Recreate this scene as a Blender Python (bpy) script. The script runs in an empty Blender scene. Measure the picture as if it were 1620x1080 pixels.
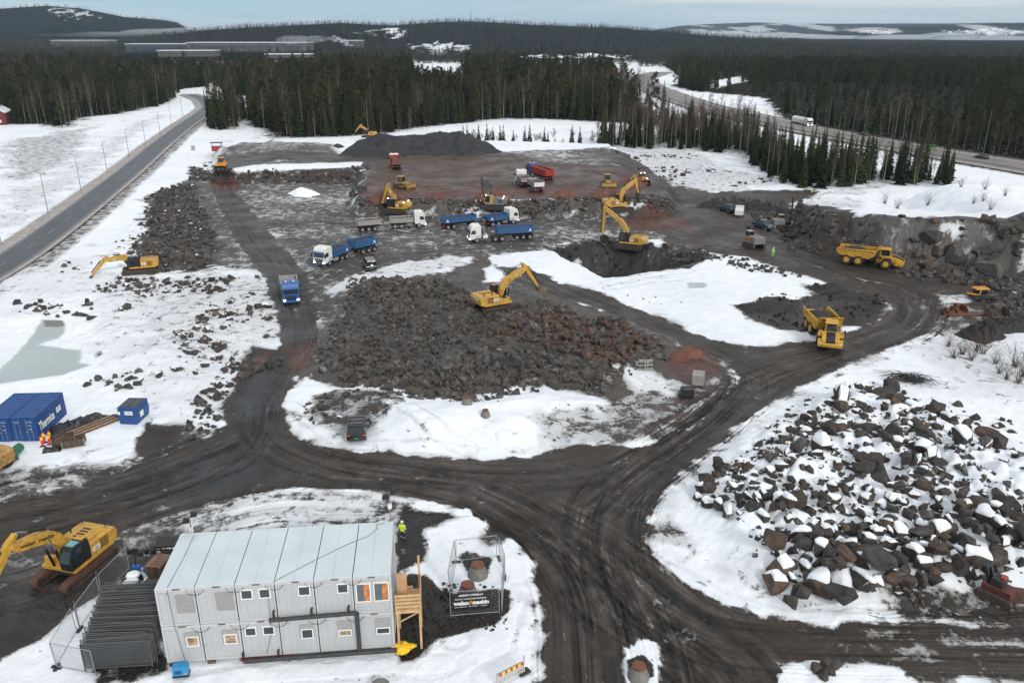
import bpy, bmesh, math, random
import numpy as np
from mathutils import Vector, Matrix, Euler

# ------------------------------------------------------------------ camera, world, sun, exposure
CAM_H = 38.0
PITCH = math.atan(490/1300.0)
F = 1300.0
scene = bpy.context.scene
cd = bpy.data.cameras.new("camera"); cam = bpy.data.objects.new("camera", cd)
scene.collection.objects.link(cam); scene.camera = cam
cam.location = (0, 0, CAM_H); cam.rotation_euler = (math.pi/2 - PITCH, 0, 0)
cd.sensor_width = 36; cd.lens = 36*F/1620; cd.clip_end = 40000; cd.clip_start = 0.5

w = bpy.data.worlds.new("World"); scene.world = w; w.use_nodes = True
nt = w.node_tree; nt.nodes.clear()
SUN_EL, SUN_ROT = math.radians(30), math.radians(150)
wo = nt.nodes.new('ShaderNodeOutputWorld'); bg = nt.nodes.new('ShaderNodeBackground')
sky = nt.nodes.new('ShaderNodeTexSky'); sky.sky_type = 'NISHITA'; sky.sun_disc = False
sky.sun_elevation = SUN_EL; sky.sun_rotation = SUN_ROT; sky.air_density = 1.0; sky.dust_density = 1.2; sky.ozone_density = 4.0
tc = nt.nodes.new('ShaderNodeTexCoord')
# pale winter air low down, long thin cloud streaks, and the overhead sky brighter than the horizon (overcast)
mp = nt.nodes.new('ShaderNodeMapping'); mp.inputs['Scale'].default_value = (1.0, 1.6, 22.0); mp.inputs['Rotation'].default_value = (0.0, 0.035, 0.2)
nz = nt.nodes.new('ShaderNodeTexNoise'); nz.inputs['Scale'].default_value = 2.1; nz.inputs['Detail'].default_value = 8; nz.inputs['Roughness'].default_value = 0.58; nz.inputs['Distortion'].default_value = 0.7
cr = nt.nodes.new('ShaderNodeValToRGB'); cr.color_ramp.elements[0].position = 0.44; cr.color_ramp.elements[0].color = (0, 0, 0, 1)
cr.color_ramp.elements[1].position = 0.66; cr.color_ramp.elements[1].color = (.9, .9, .9, 1)
def _mix(a, b, f, mode='MIX'):
    m = nt.nodes.new('ShaderNodeMix'); m.data_type = 'RGBA'; m.blend_type = mode
    for v, k in ((a, 'A'), (b, 'B'), (f, 'Factor')):
        if hasattr(v, 'is_linked'): nt.links.new(v, m.inputs[k])
        else: m.inputs[k].default_value = v
    return m.outputs['Result']
nt.links.new(tc.outputs['Generated'], mp.inputs[0]); nt.links.new(mp.outputs[0], nz.inputs['Vector']); nt.links.new(nz.outputs['Fac'], cr.inputs[0])
sx = nt.nodes.new('ShaderNodeSeparateXYZ'); nt.links.new(tc.outputs['Generated'], sx.inputs[0])
lr = nt.nodes.new('ShaderNodeMapRange'); lr.inputs['From Min'].default_value = -.45; lr.inputs['From Max'].default_value = .6; nt.links.new(sx.outputs['X'], lr.inputs['Value'])
air = _mix((2.2, 5.2, 7.0, 1), (5.0, 6.0, 6.8, 1), lr.outputs[0])
base_ = _mix(sky.outputs[0], air, .72)
hzr = nt.nodes.new('ShaderNodeMapRange'); hzr.inputs['From Min'].default_value = .0; hzr.inputs['From Max'].default_value = .05; hzr.inputs['To Min'].default_value = .55; hzr.inputs['To Max'].default_value = 0; nt.links.new(sx.outputs['Z'], hzr.inputs['Value'])
c1_ = _mix(base_, (5.9, 6.9, 7.4, 1), hzr.outputs[0]); c2_ = _mix(c1_, (6.6, 7.2, 7.5, 1), cr.outputs[0])
ov = nt.nodes.new('ShaderNodeMapRange'); ov.inputs['To Min'].default_value = 1.12; ov.inputs['To Max'].default_value = 1.72; nt.links.new(sx.outputs['Z'], ov.inputs['Value'])
ovm = nt.nodes.new('ShaderNodeMapRange'); ovm.inputs['From Max'].default_value = .35; nt.links.new(sx.outputs['Z'], ovm.inputs['Value']); c2_ = _mix(c2_, (5.75, 5.85, 6.05, 1), ovm.outputs[0])
vm = nt.nodes.new('ShaderNodeVectorMath'); vm.operation = 'SCALE'; nt.links.new(c2_, vm.inputs[0]); nt.links.new(ov.outputs[0], vm.inputs['Scale'])
nt.links.new(vm.outputs[0], bg.inputs[0]); bg.inputs[1].default_value = 0.085
nt.links.new(bg.outputs[0], wo.inputs[0])

sl = bpy.data.lights.new("sun", 'SUN'); sl.energy = 1.9; sl.angle = math.radians(12); sl.color = (1, .95, .88)
so = bpy.data.objects.new("sun", sl); scene.collection.objects.link(so)
_d = Vector((math.sin(SUN_ROT)*math.cos(SUN_EL), math.cos(SUN_ROT)*math.cos(SUN_EL), math.sin(SUN_EL)))
so.rotation_euler = _d.to_track_quat('Z', 'Y').to_euler()
vs = scene.view_settings; vs.view_transform = 'Standard'; vs.look = 'None'; vs.gamma = 1; vs.use_curve_mapping = False
vs.exposure = 0.2
scene.cycles.volume_bounces = 3; scene.cycles.volume_step_rate = 4

# ------------------------------------------------------------------ helpers
C = scene.collection
rnd = random.Random(7); rng = np.random.default_rng(11)
SP, CP = math.sin(PITCH), math.cos(PITCH)

def ray(px, py):
    a, b = (px-810)/F, (540-py)/F
    return np.array([a, CP + b*SP, -SP + b*CP])
def P(px, py, z=0.0):
    """the point of height z seen at a pixel of the photograph"""
    d = ray(px, py); t = (z-CAM_H)/d[2]
    return (d[0]*t, d[1]*t, z)

def _h(ix, iy, s):
    n = (ix*374761393 + iy*668265263 + s*2147483647) & 0xffffffff
    n = ((n ^ (n >> 13)) * 1274126177) & 0xffffffff
    return ((n ^ (n >> 16)) & 0xffff) / 65535.0
def vnoise(x, y, s=0):
    x = np.asarray(x, float); y = np.asarray(y, float)
    xi = np.floor(x).astype(np.int64); yi = np.floor(y).astype(np.int64)
    fx = x-xi; fy = y-yi; fx = fx*fx*(3-2*fx); fy = fy*fy*(3-2*fy)
    a = _h(xi, yi, s); b = _h(xi+1, yi, s); c = _h(xi, yi+1, s); d = _h(xi+1, yi+1, s)
    return (a*(1-fx)+b*fx)*(1-fy) + (c*(1-fx)+d*fx)*fy
def fbm(x, y, o=4, s=0, g=0.5):
    r = 0; a = 1; t = 0
    for k in range(o):
        r = r + a*vnoise(x*2**k+17.3*k, y*2**k-9.1*k, s+k); t += a; a *= g
    return r/t*2-1          # -1..1
def sstep(x, a, b):
    t = np.clip((x-a)/(b-a), 0, 1); return t*t*(3-2*t)

def segdist(x, y, pts, closed=True):
    n = len(pts); best = np.full(x.shape, 1e18)
    for i in range(n if closed else n-1):
        ax, ay = pts[i][:2]; bx, by = pts[(i+1) % n][:2]
        dx, dy = bx-ax, by-ay; L = dx*dx+dy*dy+1e-12
        t = np.clip(((x-ax)*dx+(y-ay)*dy)/L, 0, 1)
        best = np.minimum(best, (x-ax-t*dx)**2+(y-ay-t*dy)**2)
    return np.sqrt(best)
def inside(x, y, pts):
    r = np.zeros(x.shape, bool); n = len(pts); j = n-1
    for i in range(n):
        xi, yi = pts[i][:2]; xj, yj = pts[j][:2]
        c = ((yi > y) != (yj > y)) & (x < (xj-xi)*(y-yi)/((yj-yi) if yj != yi else 1e-12)+xi)
        r ^= c; j = i
    return r
def sdist(x, y, pts):
    d = segdist(x, y, pts); return np.where(inside(x, y, pts), d, -d)
def W(pix, z=0.0):
    return [P(a, b, z)[:2] for a, b in pix]

# ------------------------------------------------------------------ terrain height
PLAT = W([(352, 268), (575, 268), (574, 300), (568, 318), (700, 322), (860, 320), (1040, 316), (1062, 296), (1010, 255), (960, 228), (800, 222), (560, 224), (350, 224)], 3)
PIT = W([(872, 388), (960, 380), (1060, 388), (1105, 400), (1100, 412), (1060, 422), (990, 432), (955, 436), (925, 420), (890, 402)])
CLIFF = [P(a, b, c)[:2] for a, b, c in [(1345, 348, 6), (1400, 342, 8), (1480, 343, 8.5), (1540, 345, 8.5), (1620, 350, 8.5), (1800, 352, 8.5), (1900, 296, 8.5), (1620, 294, 8.5), (1400, 296, 7), (1310, 300, 4), (1275, 318, 4), (1285, 345, 4), (1310, 352, 5)]]
RUB = W([(540, 450), (640, 445), (740, 470), (830, 455), (900, 480), (960, 505), (1050, 540), (1020, 580), (960, 615), (860, 610), (700, 620), (600, 600), (510, 590), (500, 550), (540, 500)])
MND = W([(560, 625), (700, 645), (860, 625), (930, 640), (900, 680), (800, 700), (680, 700), (600, 680)])
PILE = W([(1140, 760), (1200, 690), (1340, 620), (1480, 660), (1560, 720), (1700, 760), (1750, 900), (1500, 930), (1330, 950), (1210, 900), (1160, 850)])
LFLD = W([(0, 470), (150, 420), (420, 430), (430, 500), (400, 560), (340, 620), (240, 640), (100, 600), (0, 620)])
ROADL = [P(a, b)[:2] for a, b in [(-160, 510), (0, 428), (66, 380), (130, 332), (200, 276), (250, 233), (292, 200), (318, 182), (332, 170), (322, 158), (300, 150)]]
HWY = [P(a, b)[:2] for a, b in [(1900, 318), (1760, 291), (1620, 266), (1500, 247), (1400, 229), (1280, 207), (1190, 187), (1120, 172), (1060, 152), (1020, 135), (1015, 123), (1045, 112)]]

def fpm(x, y, az, d, a0, a1, d0, d1):
    return 1.5*fbm(x/20, y/70, 6, 51, .65)+.30-1.1*((az-(a0+a1)/2)/(a1-a0)*2)**2*.5-.6*((d-(d0+d1)/2)/(d1-d0)*2)**2
def interp_az(az, tab):   # tab of (px, py_crest); az in photo px
    return np.interp(az, [t[0] for t in tab], [t[1] for t in tab])
def crest(py, d, tree=0.0):
    e = np.arctan((540-py)/F)-PITCH
    return CAM_H + d*np.tan(e) - tree
MID = [(-300, 60), (150, 62), (230, 55), (317, 43), (400, 38), (540, 31), (627, 34), (700, 29), (747, 28), (827, 33), (973, 38), (1073, 46), (1150, 53), (1300, 62), (2000, 70)]
LEFTH = [(-600, 30), (0, 16), (80, 11), (133, 14), (200, 26), (283, 31), (305, 42), (330, 56), (400, 62), (2000, 66)]
FARH = [(-300, 60), (900, 50), (1080, 40), (1177, 37), (1247, 38), (1400, 39), (1620, 38), (2200, 36)]
FAR2 = [(-300, 70), (1150, 66), (1267, 55), (1363, 43), (1480, 41), (1547, 38), (1620, 38), (2200, 36)]

def Hf(x, y):
    x = np.asarray(x, float); y = np.asarray(y, float)
    z = 0.25*fbm(x/14, y/14, 4, 3) * sstep(np.hypot(x, y), 30, 70)
    d = np.hypot(x, y)
    near = d < 600
    def app(poly, h, wi, wo):
        nonlocal z
        xs = [p[0] for p in poly]; ys = [p[1] for p in poly]
        m = near & (x > min(xs)-wo-5) & (x < max(xs)+wo+5) & (y > min(ys)-wo-5) & (y < max(ys)+wo+5)
        if m.any():
            s = sdist(x[m], y[m], poly) + 1.6*fbm(x[m]/5, y[m]/5, 4, 9)
            v = sstep(s, -wo, wi)*h if not callable(h) else h(x[m], y[m], sstep(s, -wo, wi))
            z[m] = z[m] + v
    z = z.reshape(-1) if z.ndim else z.reshape(1)
    shp = x.shape; x = x.reshape(-1); y = y.reshape(-1); d = d.reshape(-1); near = near.reshape(-1)
    app(PLAT, 3.0, 0.5, 3.5)
    app(PIT, lambda a, b, s: -s*(6.0+1.2*fbm(a/4, b/4, 4, 12)), 6.0, 1.8)
    app(CLIFF, lambda a, b, s: s*(np.maximum(np.interp(b, [138, 168, 300], [8.5, 4.0, 4.0]), 8.5*sstep(a, 72, 92))+0.6*fbm(a/9, b/9, 3, 5)) + s*(1-s)*(10*np.abs(fbm(a/6+b/12, b/5, 3, 6))-2.5+3.0*np.abs(fbm(a/1.6+b/3, b/1.6, 3, 8)))+.35*np.floor(3*fbm(a/3, b/3, 2, 14))*s*(1-s)*3, 1.5, 5.5)
    app(RUB, lambda a, b, s: s*(.7+2.0*np.abs(fbm(a/7, b/7, 4, 21))), 4, 3)
    app(MND, lambda a, b, s: s*(1.3+0.8*fbm(a/6, b/6, 3, 22)), 4, 3)
    app(PILE, lambda a, b, s: s*(0.9+1.5*np.abs(fbm(a/4.5, b/4.5, 3, 23))+.75*np.abs(fbm(a/1.5, b/1.5, 2, 24))), 3, 3)
    app(LFLD, lambda a, b, s: s*(0.7*fbm(a/6, b/6, 4, 25)+.35*np.abs(fbm(a/2.2, b/2.2, 3, 26))), 6, 3)
    # fine roughness off the roads is added with the masks
    far = d > 500
    if far.any():
        xx, yy, dd = x[far], y[far], d[far]
        az = 810+F*xx/np.maximum(yy, 1)/math.hypot(1, 0) * CP if False else 810 + F*xx/(np.maximum(yy, 1)*CP)
        zz = -6*sstep(dd, 600, 1500) + 3*fbm(xx/400, yy/400, 3, 31)*sstep(dd, 700, 1500)
        zz = zz + np.maximum(0, crest(interp_az(az, MID), 3000, 13)+6)*np.exp(-((dd-3000)/800)**2)*(1+.03*fbm(xx/120, yy/120, 3, 33))
        zz = zz + np.maximum(0, crest(interp_az(az, LEFTH), 4600, 10)+6)*np.exp(-((dd-4600)/700)**2)*sstep(-az, -420, -250)
        r = sstep(az, 950, 1100)
        zz = zz + r*np.maximum(0, crest(interp_az(az, FARH), 10500)+6)*np.exp(-((dd-10500)/1500)**2)*(1+.05*fbm(xx/300, yy/300, 4, 34))
        zz = zz + r*np.maximum(0, crest(interp_az(az, FAR2), 7000, 8)+6)*np.exp(-((dd-7000)/700)**2)
        z[far] += zz*sstep(dd, 500, 900)
    return z.reshape(shp)

def G(px, py):
    """where the line of sight through a pixel meets the modelled ground"""
    d = ray(px, py)
    t = np.geomspace(30, 9000, 900)
    hz = Hf(d[0]*t, d[1]*t) - (CAM_H + d[2]*t)
    i = int(np.argmax(hz > 0)) if (hz > 0).any() else len(t)-1
    i = max(i, 1); a, b = t[i-1], t[i]
    tt = np.linspace(a, b, 60); hh = Hf(d[0]*tt, d[1]*tt) - (CAM_H + d[2]*tt)
    k = int(np.argmax(hh > 0)) if (hh > 0).any() else 59
    return (d[0]*tt[k], d[1]*tt[k], CAM_H + d[2]*tt[k])
def hz(x, y): return float(Hf(np.array([x]), np.array([y]))[0])
def WG(pix): return [G(a, b)[:2] for a, b in pix]

# ------------------------------------------------------------------ materials
MATS = {}
def mat(name, col, rough=.6, metal=0., var=0.12, nscale=1.5, bump=0.0, dirt=0.0, dirtcol=(.09, .075, .06), emis=None, estr=0, coat=0, spec=.5, coords='Object', trans=0, alpha=1):
    """procedural paint / rubber / concrete: base colour broken up by noise, roughness variation, optional mud"""
    if name in MATS: return MATS[name]
    m = bpy.data.materials.new(name); m.use_nodes = True; n = m.node_tree; b = n.nodes['Principled BSDF']
    b.inputs['Roughness'].default_value = rough; b.inputs['Metallic'].default_value = metal
    b.inputs['Coat Weight'].default_value = coat; b.inputs['Specular IOR Level'].default_value = spec
    t = n.nodes.new('ShaderNodeTexCoord'); no = n.nodes.new('ShaderNodeTexNoise'); no.inputs['Scale'].default_value = nscale; no.inputs['Detail'].default_value = 6
    n.links.new(t.outputs[coords], no.inputs['Vector'])
    r = n.nodes.new('ShaderNodeValToRGB')
    r.color_ramp.elements[0].position = .3; r.color_ramp.elements[1].position = .7
    r.color_ramp.elements[0].color = (*[c*(1-var) for c in col], 1); r.color_ramp.elements[1].color = (*[min(1, c*(1+var)) for c in col], 1)
    n.links.new(no.outputs['Fac'], r.inputs[0]); last = r.outputs[0]
    if dirt > 0:
        n2 = n.nodes.new('ShaderNodeTexNoise'); n2.inputs['Scale'].default_value = nscale*2.3; n2.inputs['Detail'].default_value = 9; n2.inputs['Roughness'].default_value = .7
        n.links.new(t.outputs[coords], n2.inputs['Vector'])
        mr = n.nodes.new('ShaderNodeMapRange'); mr.inputs['From Min'].default_value = .62-dirt*.35; mr.inputs['From Max'].default_value = .8-dirt*.2; mr.inputs['To Max'].default_value = min(1., .4+dirt)
        n.links.new(n2.outputs['Fac'], mr.inputs['Value'])
        mi = n.nodes.new('ShaderNodeMix'); mi.data_type = 'RGBA'; mi.inputs['B'].default_value = (*dirtcol, 1)
        n.links.new(mr.outputs[0], mi.inputs['Factor']); n.links.new(last, mi.inputs['A']); last = mi.outputs['Result']
    n.links.new(last, b.inputs['Base Color'])
    if bump:
        bp = n.nodes.new('ShaderNodeBump'); bp.inputs['Strength'].default_value = bump; bp.inputs['Distance'].default_value = .05
        n.links.new(no.outputs['Fac'], bp.inputs['Height']); n.links.new(bp.outputs[0], b.inputs['Normal'])
    if emis: b.inputs['Emission Color'].default_value = (*emis, 1); b.inputs['Emission Strength'].default_value = estr
    if trans: b.inputs['Transmission Weight'].default_value = trans
    if alpha < 1: b.inputs['Alpha'].default_value = alpha
    MATS[name] = m; return m

SNOWC = (.80, .84, .88)
def ground_mat():
    m = bpy.data.materials.new("ground"); m.use_nodes = True; n = m.node_tree; b = n.nodes['Principled BSDF']
    N = n.nodes.new; L = n.links.new
    t = N('ShaderNodeTexCoord')
    ac = N('ShaderNodeAttribute'); ac.attribute_name = 'gcol'; asn = N('ShaderNodeAttribute'); asn.attribute_name = 'snow'; aw = N('ShaderNodeAttribute'); aw.attribute_name = 'ice'
    def noise(sc, det, ro, dist=0):
        o = N('ShaderNodeTexNoise'); o.inputs['Scale'].default_value = sc; o.inputs['Detail'].default_value = det; o.inputs['Roughness'].default_value = ro; o.inputs['Distortion'].default_value = dist
        L(t.outputs['Object'], o.inputs['Vector']); return o.outputs['Fac']
    def math_(op, a, b_=None, c=None, cl=False):
        o = N('ShaderNodeMath'); o.operation = op; o.use_clamp = cl
        for i, v in enumerate((a, b_, c)):
            if v is None: continue
            if hasattr(v, 'is_linked'): L(v, o.inputs[i])
            else: o.inputs[i].default_value = v
        return o.outputs[0]
    n1 = noise(.55, 10, .66, .4); n2 = noise(3.2, 6, .6); n3 = noise(.06, 5, .5)
    nn = math_('ADD', math_('MULTIPLY', n1, .75), math_('MULTIPLY', n2, .25))
    # snow factor: coverage value against noise
    th = math_('MULTIPLY_ADD', asn.outputs['Fac'], .34, .34)
    sf = math_('MULTIPLY_ADD', math_('SUBTRACT', th, nn), 11, .5, cl=True)
    # dirt colour with gravel breakup
    hs = N('ShaderNodeMix'); hs.data_type = 'RGBA'; hs.blend_type = 'MULTIPLY'; hs.inputs['Factor'].default_value = 1
    rp = N('ShaderNodeValToRGB'); rp.color_ramp.elements[0].position = .3; rp.color_ramp.elements[0].color = (.14, .14, .143, 1); rp.color_ramp.elements[1].position = .72; rp.color_ramp.elements[1].color = (1.06, .99, .93, 1)
    L(math_('ADD', math_('MULTIPLY', n1, .5), math_('MULTIPLY', noise(7, 5, .7), .5)), rp.inputs[0])
    L(ac.outputs['Color'], hs.inputs['A']); L(rp.outputs[0], hs.inputs['B'])
    # snow: slightly dirtied where coverage is partial
    sc = N('ShaderNodeMix'); sc.data_type = 'RGBA'; sc.inputs['A'].default_value = (.34, .335, .325, 1); sc.inputs['B'].default_value = (*SNOWC, 1)
    L(math_('MULTIPLY_ADD', asn.outputs['Fac'], 1.7, -.55, cl=True), sc.inputs['Factor'])
    s2 = N('ShaderNodeMix'); s2.data_type = 'RGBA'; s2.blend_type = 'MULTIPLY'; s2.inputs['Factor'].default_value = 1
    rs = N('ShaderNodeValToRGB'); rs.color_ramp.elements[0].position = .3; rs.color_ramp.elements[0].color = (.80, .82, .85, 1); rs.color_ramp.elements[1].position = .6; rs.color_ramp.elements[1].color = (1, 1, 1, 1)
    L(math_('ADD', math_('MULTIPLY', n3, .5), math_('MULTIPLY', n1, .5)), rs.inputs[0]); L(sc.outputs['Result'], s2.inputs['A']); L(rs.outputs[0], s2.inputs['B'])
    mxx = N('ShaderNodeMix'); mxx.data_type = 'RGBA'; L(sf, mxx.inputs['Factor']); L(hs.outputs['Result'], mxx.inputs['A']); L(s2.outputs['Result'], mxx.inputs['B'])
    ic = N('ShaderNodeMix'); ic.data_type = 'RGBA'; ic.inputs['B'].default_value = (.31, .37, .36, 1)
    L(math_('MULTIPLY', aw.outputs['Fac'], math_('MULTIPLY_ADD', n3, .5, .62, cl=True)), ic.inputs['Factor']); L(mxx.outputs['Result'], ic.inputs['A'])
    L(ic.outputs['Result'], b.inputs['Base Color'])
    ro = math_('SUBTRACT', math_('MULTIPLY_ADD', sf, .25, .62), math_('MULTIPLY', aw.outputs['Fac'], .45))
    wet = math_('MULTIPLY', math_('SUBTRACT', .58, noise(.16, 4, .5), cl=True), 1.6)
    L(math_('SUBTRACT', ro, math_('MULTIPLY', wet, math_('SUBTRACT', 1.0, sf)), cl=True), b.inputs['Roughness'])
    b.inputs['Specular IOR Level'].default_value = .35
    bp = N('ShaderNodeBump'); bp.inputs['Strength'].default_value = .9; bp.inputs['Distance'].default_value = .12
    hgt = math_('ADD', math_('MULTIPLY', math_('ADD', math_('MULTIPLY', n1, 1.4), math_('MULTIPLY', n2, .7)), math_('SUBTRACT', 1.45, sf)), math_('ADD', math_('MULTIPLY', sf, .5), math_('MULTIPLY', n2, .12)))
    L(math_('MULTIPLY', hgt, math_('SUBTRACT', 1.0, aw.outputs['Fac'])), bp.inputs['Height']); L(bp.outputs[0], b.inputs['Normal'])
    return m

def mesh_np(name, v, f, attrs=None, mats=(), smooth=False, matidx=None):
    """mesh from numpy: v (n,3), f (m,3|4)"""
    me = bpy.data.meshes.new(name); v = np.asarray(v, np.float32); f = np.asarray(f, np.int32)
    k = f.shape[1]
    me.vertices.add(len(v)); me.vertices.foreach_set('co', v.ravel())
    me.loops.add(f.size); me.loops.foreach_set('vertex_index', f.ravel())
    me.polygons.add(len(f)); me.polygons.foreach_set('loop_start', np.arange(0, f.size, k, dtype=np.int32))
    try: me.polygons.foreach_set('loop_total', np.full(len(f), k, np.int32))
    except Exception: pass
    me.polygons.foreach_set('use_smooth', np.full(len(f), smooth))
    if matidx is not None: me.polygons.foreach_set('material_index', np.asarray(matidx, np.int32))
    for nm, (ty, arr) in (attrs or {}).items():
        a = me.attributes.new(nm, ty, 'POINT')
        a.data.foreach_set('color' if ty == 'FLOAT_COLOR' else 'value', np.asarray(arr, np.float32).ravel())
    for mm in mats: me.materials.append(mm)
    me.update(calc_edges=True)
    return me
def tag(o, label=None, cat=None, group=None, kind=None):
    if label: o['label'] = label
    if cat: o['category'] = cat
    if group: o['group'] = group
    if kind: o['kind'] = kind
    return o
def link(o, parent=None):
    C.objects.link(o)
    if parent is not None: o.parent = parent
    return o

# ------------------------------------------------------------------ ground sheet
def build_ground():
    yp = [1150 - 1.45*i for i in range(int((1150-64)/1.45))]
    ys = [P(810, q)[1] for q in yp]
    y = ys[-1]; ylast = ys[-1]
    # from about 700 m outwards, ratio spacing so that rising hills keep enough rows
    ys = [a for a in ys if a < 900]; y = ys[-1]; r = 1.006
    while y < 13500: y *= r; ys.append(y)
    ys += [14500, 17000]
    ys = [-160, -100, -60, -25, 0, 12, 22, 30, 35] + ys
    ys = sorted(set(ys) | set(np.arange(124, 172, .24)) | set(np.arange(172, 206, .4)))   # closer rows where faces stand steep
    ys = np.array(ys); ys = ys[np.r_[True, np.diff(ys) > .03]]
    u = np.concatenate([np.linspace(-1.9, -.8, 34)[:-1], np.linspace(-.8, .8, 1180), np.linspace(.8, 1.9, 34)[1:]])
    U, Y = np.meshgrid(u, ys); X = U*np.maximum(Y, 45.0)
    x = X.ravel(); y = Y.ravel(); z = Hf(x, y)
    n = len(x); col = np.tile(np.array([.055, .047, .037]), (n, 1)); snow = np.full(n, 1.0); ice = np.zeros(n)
    d = np.hypot(x, y)
    n4 = fbm(x/4.5, y/4.5, 5, 41); n1 = fbm(x/1.3, y/1.3, 4, 42); n30 = fbm(x/45, y/45, 4, 43)
    lab = np.zeros(n, np.int8)       # 0 snow field, 1 dirt road, 2 work yard, 3 pond, 4 forest floor
    snow -= .30*sstep(n4, .2, .6)*sstep(n30, -.15, .3); snow -= .34*sstep(n1, .38, .62)*sstep(n4, -.05, .35)*sstep(n30, -.3, .1)
    def paint(poly, c, s, soft=.8, rough=1.2, lb=None, rg=True, ic=None, wg=True):
        nonlocal snow
        pts = WG(poly) if wg else poly
        xs = [p[0] for p in pts]; yy = [p[1] for p in pts]; mg = soft*2+rough*2
        m = np.where((x > min(xs)-mg) & (x < max(xs)+mg) & (y > min(yy)-mg) & (y < max(yy)+mg))[0]
        if not len(m): return
        s_ = sdist(x[m], y[m], pts) + rough*(n4[m]*.9+n1[m]*.5)
        wgt = sstep(s_, -soft, soft)
        if c is not None: col[m] = col[m]*(1-wgt[:, None]) + np.array(c)*wgt[:, None]
        if s is not None: snow[m] = snow[m]*(1-wgt)+s*wgt
        if ic is not None: ice[m] = ice[m]*(1-wgt)+ic*wgt
        if lb is not None: lab[m[wgt > .5]] = lb
    globals()['_paint_ctx'] = (x, y)
    MUD = (.062, .052, .044); GREY = (.085, .082, .08); RED = (.135, .060, .042); BRN = (.085, .062, .047); DARK = (.028, .027, .028)
    # forest floor
    fl = (d > 330) & (y > 0)
    # gravel shoulders and yard
    for k, poly in enumerate(FORESTS): paint(poly, (.024, .024, .019), .22 if k not in (3, 4) else .62, 6, 6, 4, wg=False)
    for poly in CLEAR: paint(poly, (.05, .045, .035), .93, 4, 5, 0, wg=False)
    fz = sstep(d, 1100, 1500); col[:] = col*(1-fz[:, None])+np.array([.020, .025, .022])*fz[:, None]
    snow = snow*(1-fz)+.0*fz; lab[d > 1400] = 4
    # snowy faces and fields on the far hills
    az = 810+F*x/(np.maximum(y, 1)*CP)
    def fpatch(a0, a1, d0, d1, s, th=0.0):
        nonlocal snow
        wv = sstep(fpm(x, y, az, d, a0, a1, d0, d1), th-.08, th+.08)
        snow = snow*(1-wv)+s*wv
    far = sstep(d, 5800, 6500); snow = snow*(1-far)+(.10+.5*sstep(fbm(x/260, y/900, 5, 52), .05, .3))*far
    fpatch(80, 165, 4100, 4500, .62, .15); fpatch(604, 642, 2280, 2700, .8, .0); fpatch(650, 742, 1700, 2150, .85, .0); fpatch(560, 605, 2300, 2600, .6, .25)
    fpatch(820, 1010, 1450, 1720, .95, .05); fpatch(1080, 1260, 6200, 9000, .95, .1); fpatch(1365, 1425, 6300, 6700, .95, .15); fpatch(1480, 1660, 6100, 6600, .95, .25)
    # valley shoulders along country road
    ds = segdist(x, y, ROADL, False) + .8*n4
    wv = 1-sstep(ds, 6.0, 8.5); wv[d > 700] = 0; col[:] = col*(1-wv[:, None])+np.array([.15, .12, .10])*wv[:, None]; snow = np.minimum(snow, 1-.52*wv)
    dh = segdist(x, y, HWY, False); wv = 1-sstep(dh+2*n4, 11, 15); col[:] = col*(1-wv[:, None])+np.array([.12, .10, .085])*wv[:, None]; snow = np.minimum(snow, 1-.62*wv)
    # vegetation poking through the field left of the road
    paint([(0, 225), (60, 215), (150, 200), (120, 260), (40, 290), (0, 285)], None, .62, 6, 8); paint([(0, 300), (60, 290), (140, 240), (220, 190), (260, 180), (180, 250), (60, 340), (0, 370)], None, .72, 5, 7)
    paint([(0, 440), (120, 410), (240, 436), (440, 430), (455, 540), (390, 620), (330, 680), (230, 640), (140, 600), (140, 470), (0, 500)], (.05, .045, .04), .80, 4, 5)
    paint([(190, 440), (330, 430), (430, 440), (440, 520), (330, 560), (250, 520)], None, .68, 4, 6)
    paint([(20, 430), (200, 395), (330, 245), (365, 232), (330, 290), (240, 340), (140, 440)], None, .76, 3, 5)
    paint([(970, 232), (1090, 238), (1240, 292), (1110, 306), (1000, 268)], (.05, .045, .04), .70, 3, 5)
    paint([(1180, 470), (1300, 450), (1300, 550), (1150, 545), (1080, 515)], None, .82, 3, 4)
    paint([(1470, 500), (1620, 520), (1700, 640), (1540, 650), (1440, 560)], (.07, .06, .045), .78, 3, 4)
    paint([(1080, 620), (1250, 600), (1620, 640), (1640, 1000), (1240, 985), (1040, 880), (1030, 820)], None, .90, 3, 4)
    # work yard
    paint([(300, 282), (575, 266), (575, 300), (560, 328), (760, 330), (1040, 330), (1062, 345), (1045, 376), (880, 388), (830, 400), (720, 408), (620, 422), (560, 445), (505, 475), (440, 480), (415, 432), (330, 420), (250, 430), (215, 404), (240, 340), (262, 305)], GREY, .36, 1.5, 2, 2)
    paint([(235, 305), (300, 290), (325, 330), (345, 400), (330, 425), (250, 432), (200, 412), (225, 370)], (.06, .05, .042), .16, 2, 3, 2)
    paint([(345, 240), (430, 222), (520, 228), (545, 246), (800, 240), (960, 234), (1010, 262), (1045, 318), (565, 318), (575, 268), (380, 272), (345, 262)], (.08, .07, .062), .36, 2, 2, 2)
    paint([(340, 262), (440, 240), (560, 244), (640, 244), (640, 262), (440, 252), (370, 268), (372, 280), (335, 280)], MUD, .05, 1.5, 1.5, 1)
    paint([(575, 290), (612, 250), (800, 246), (930, 250), (1000, 270), (1045, 300), (1050, 322), (568, 319)], (.110, .066, .046), .02, 2, 2, 2)
    paint([(800, 246), (850, 238), (920, 238), (985, 262), (930, 262), (860, 256)], (.1, .09, .08), .42, 2, 3, 2)
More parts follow.
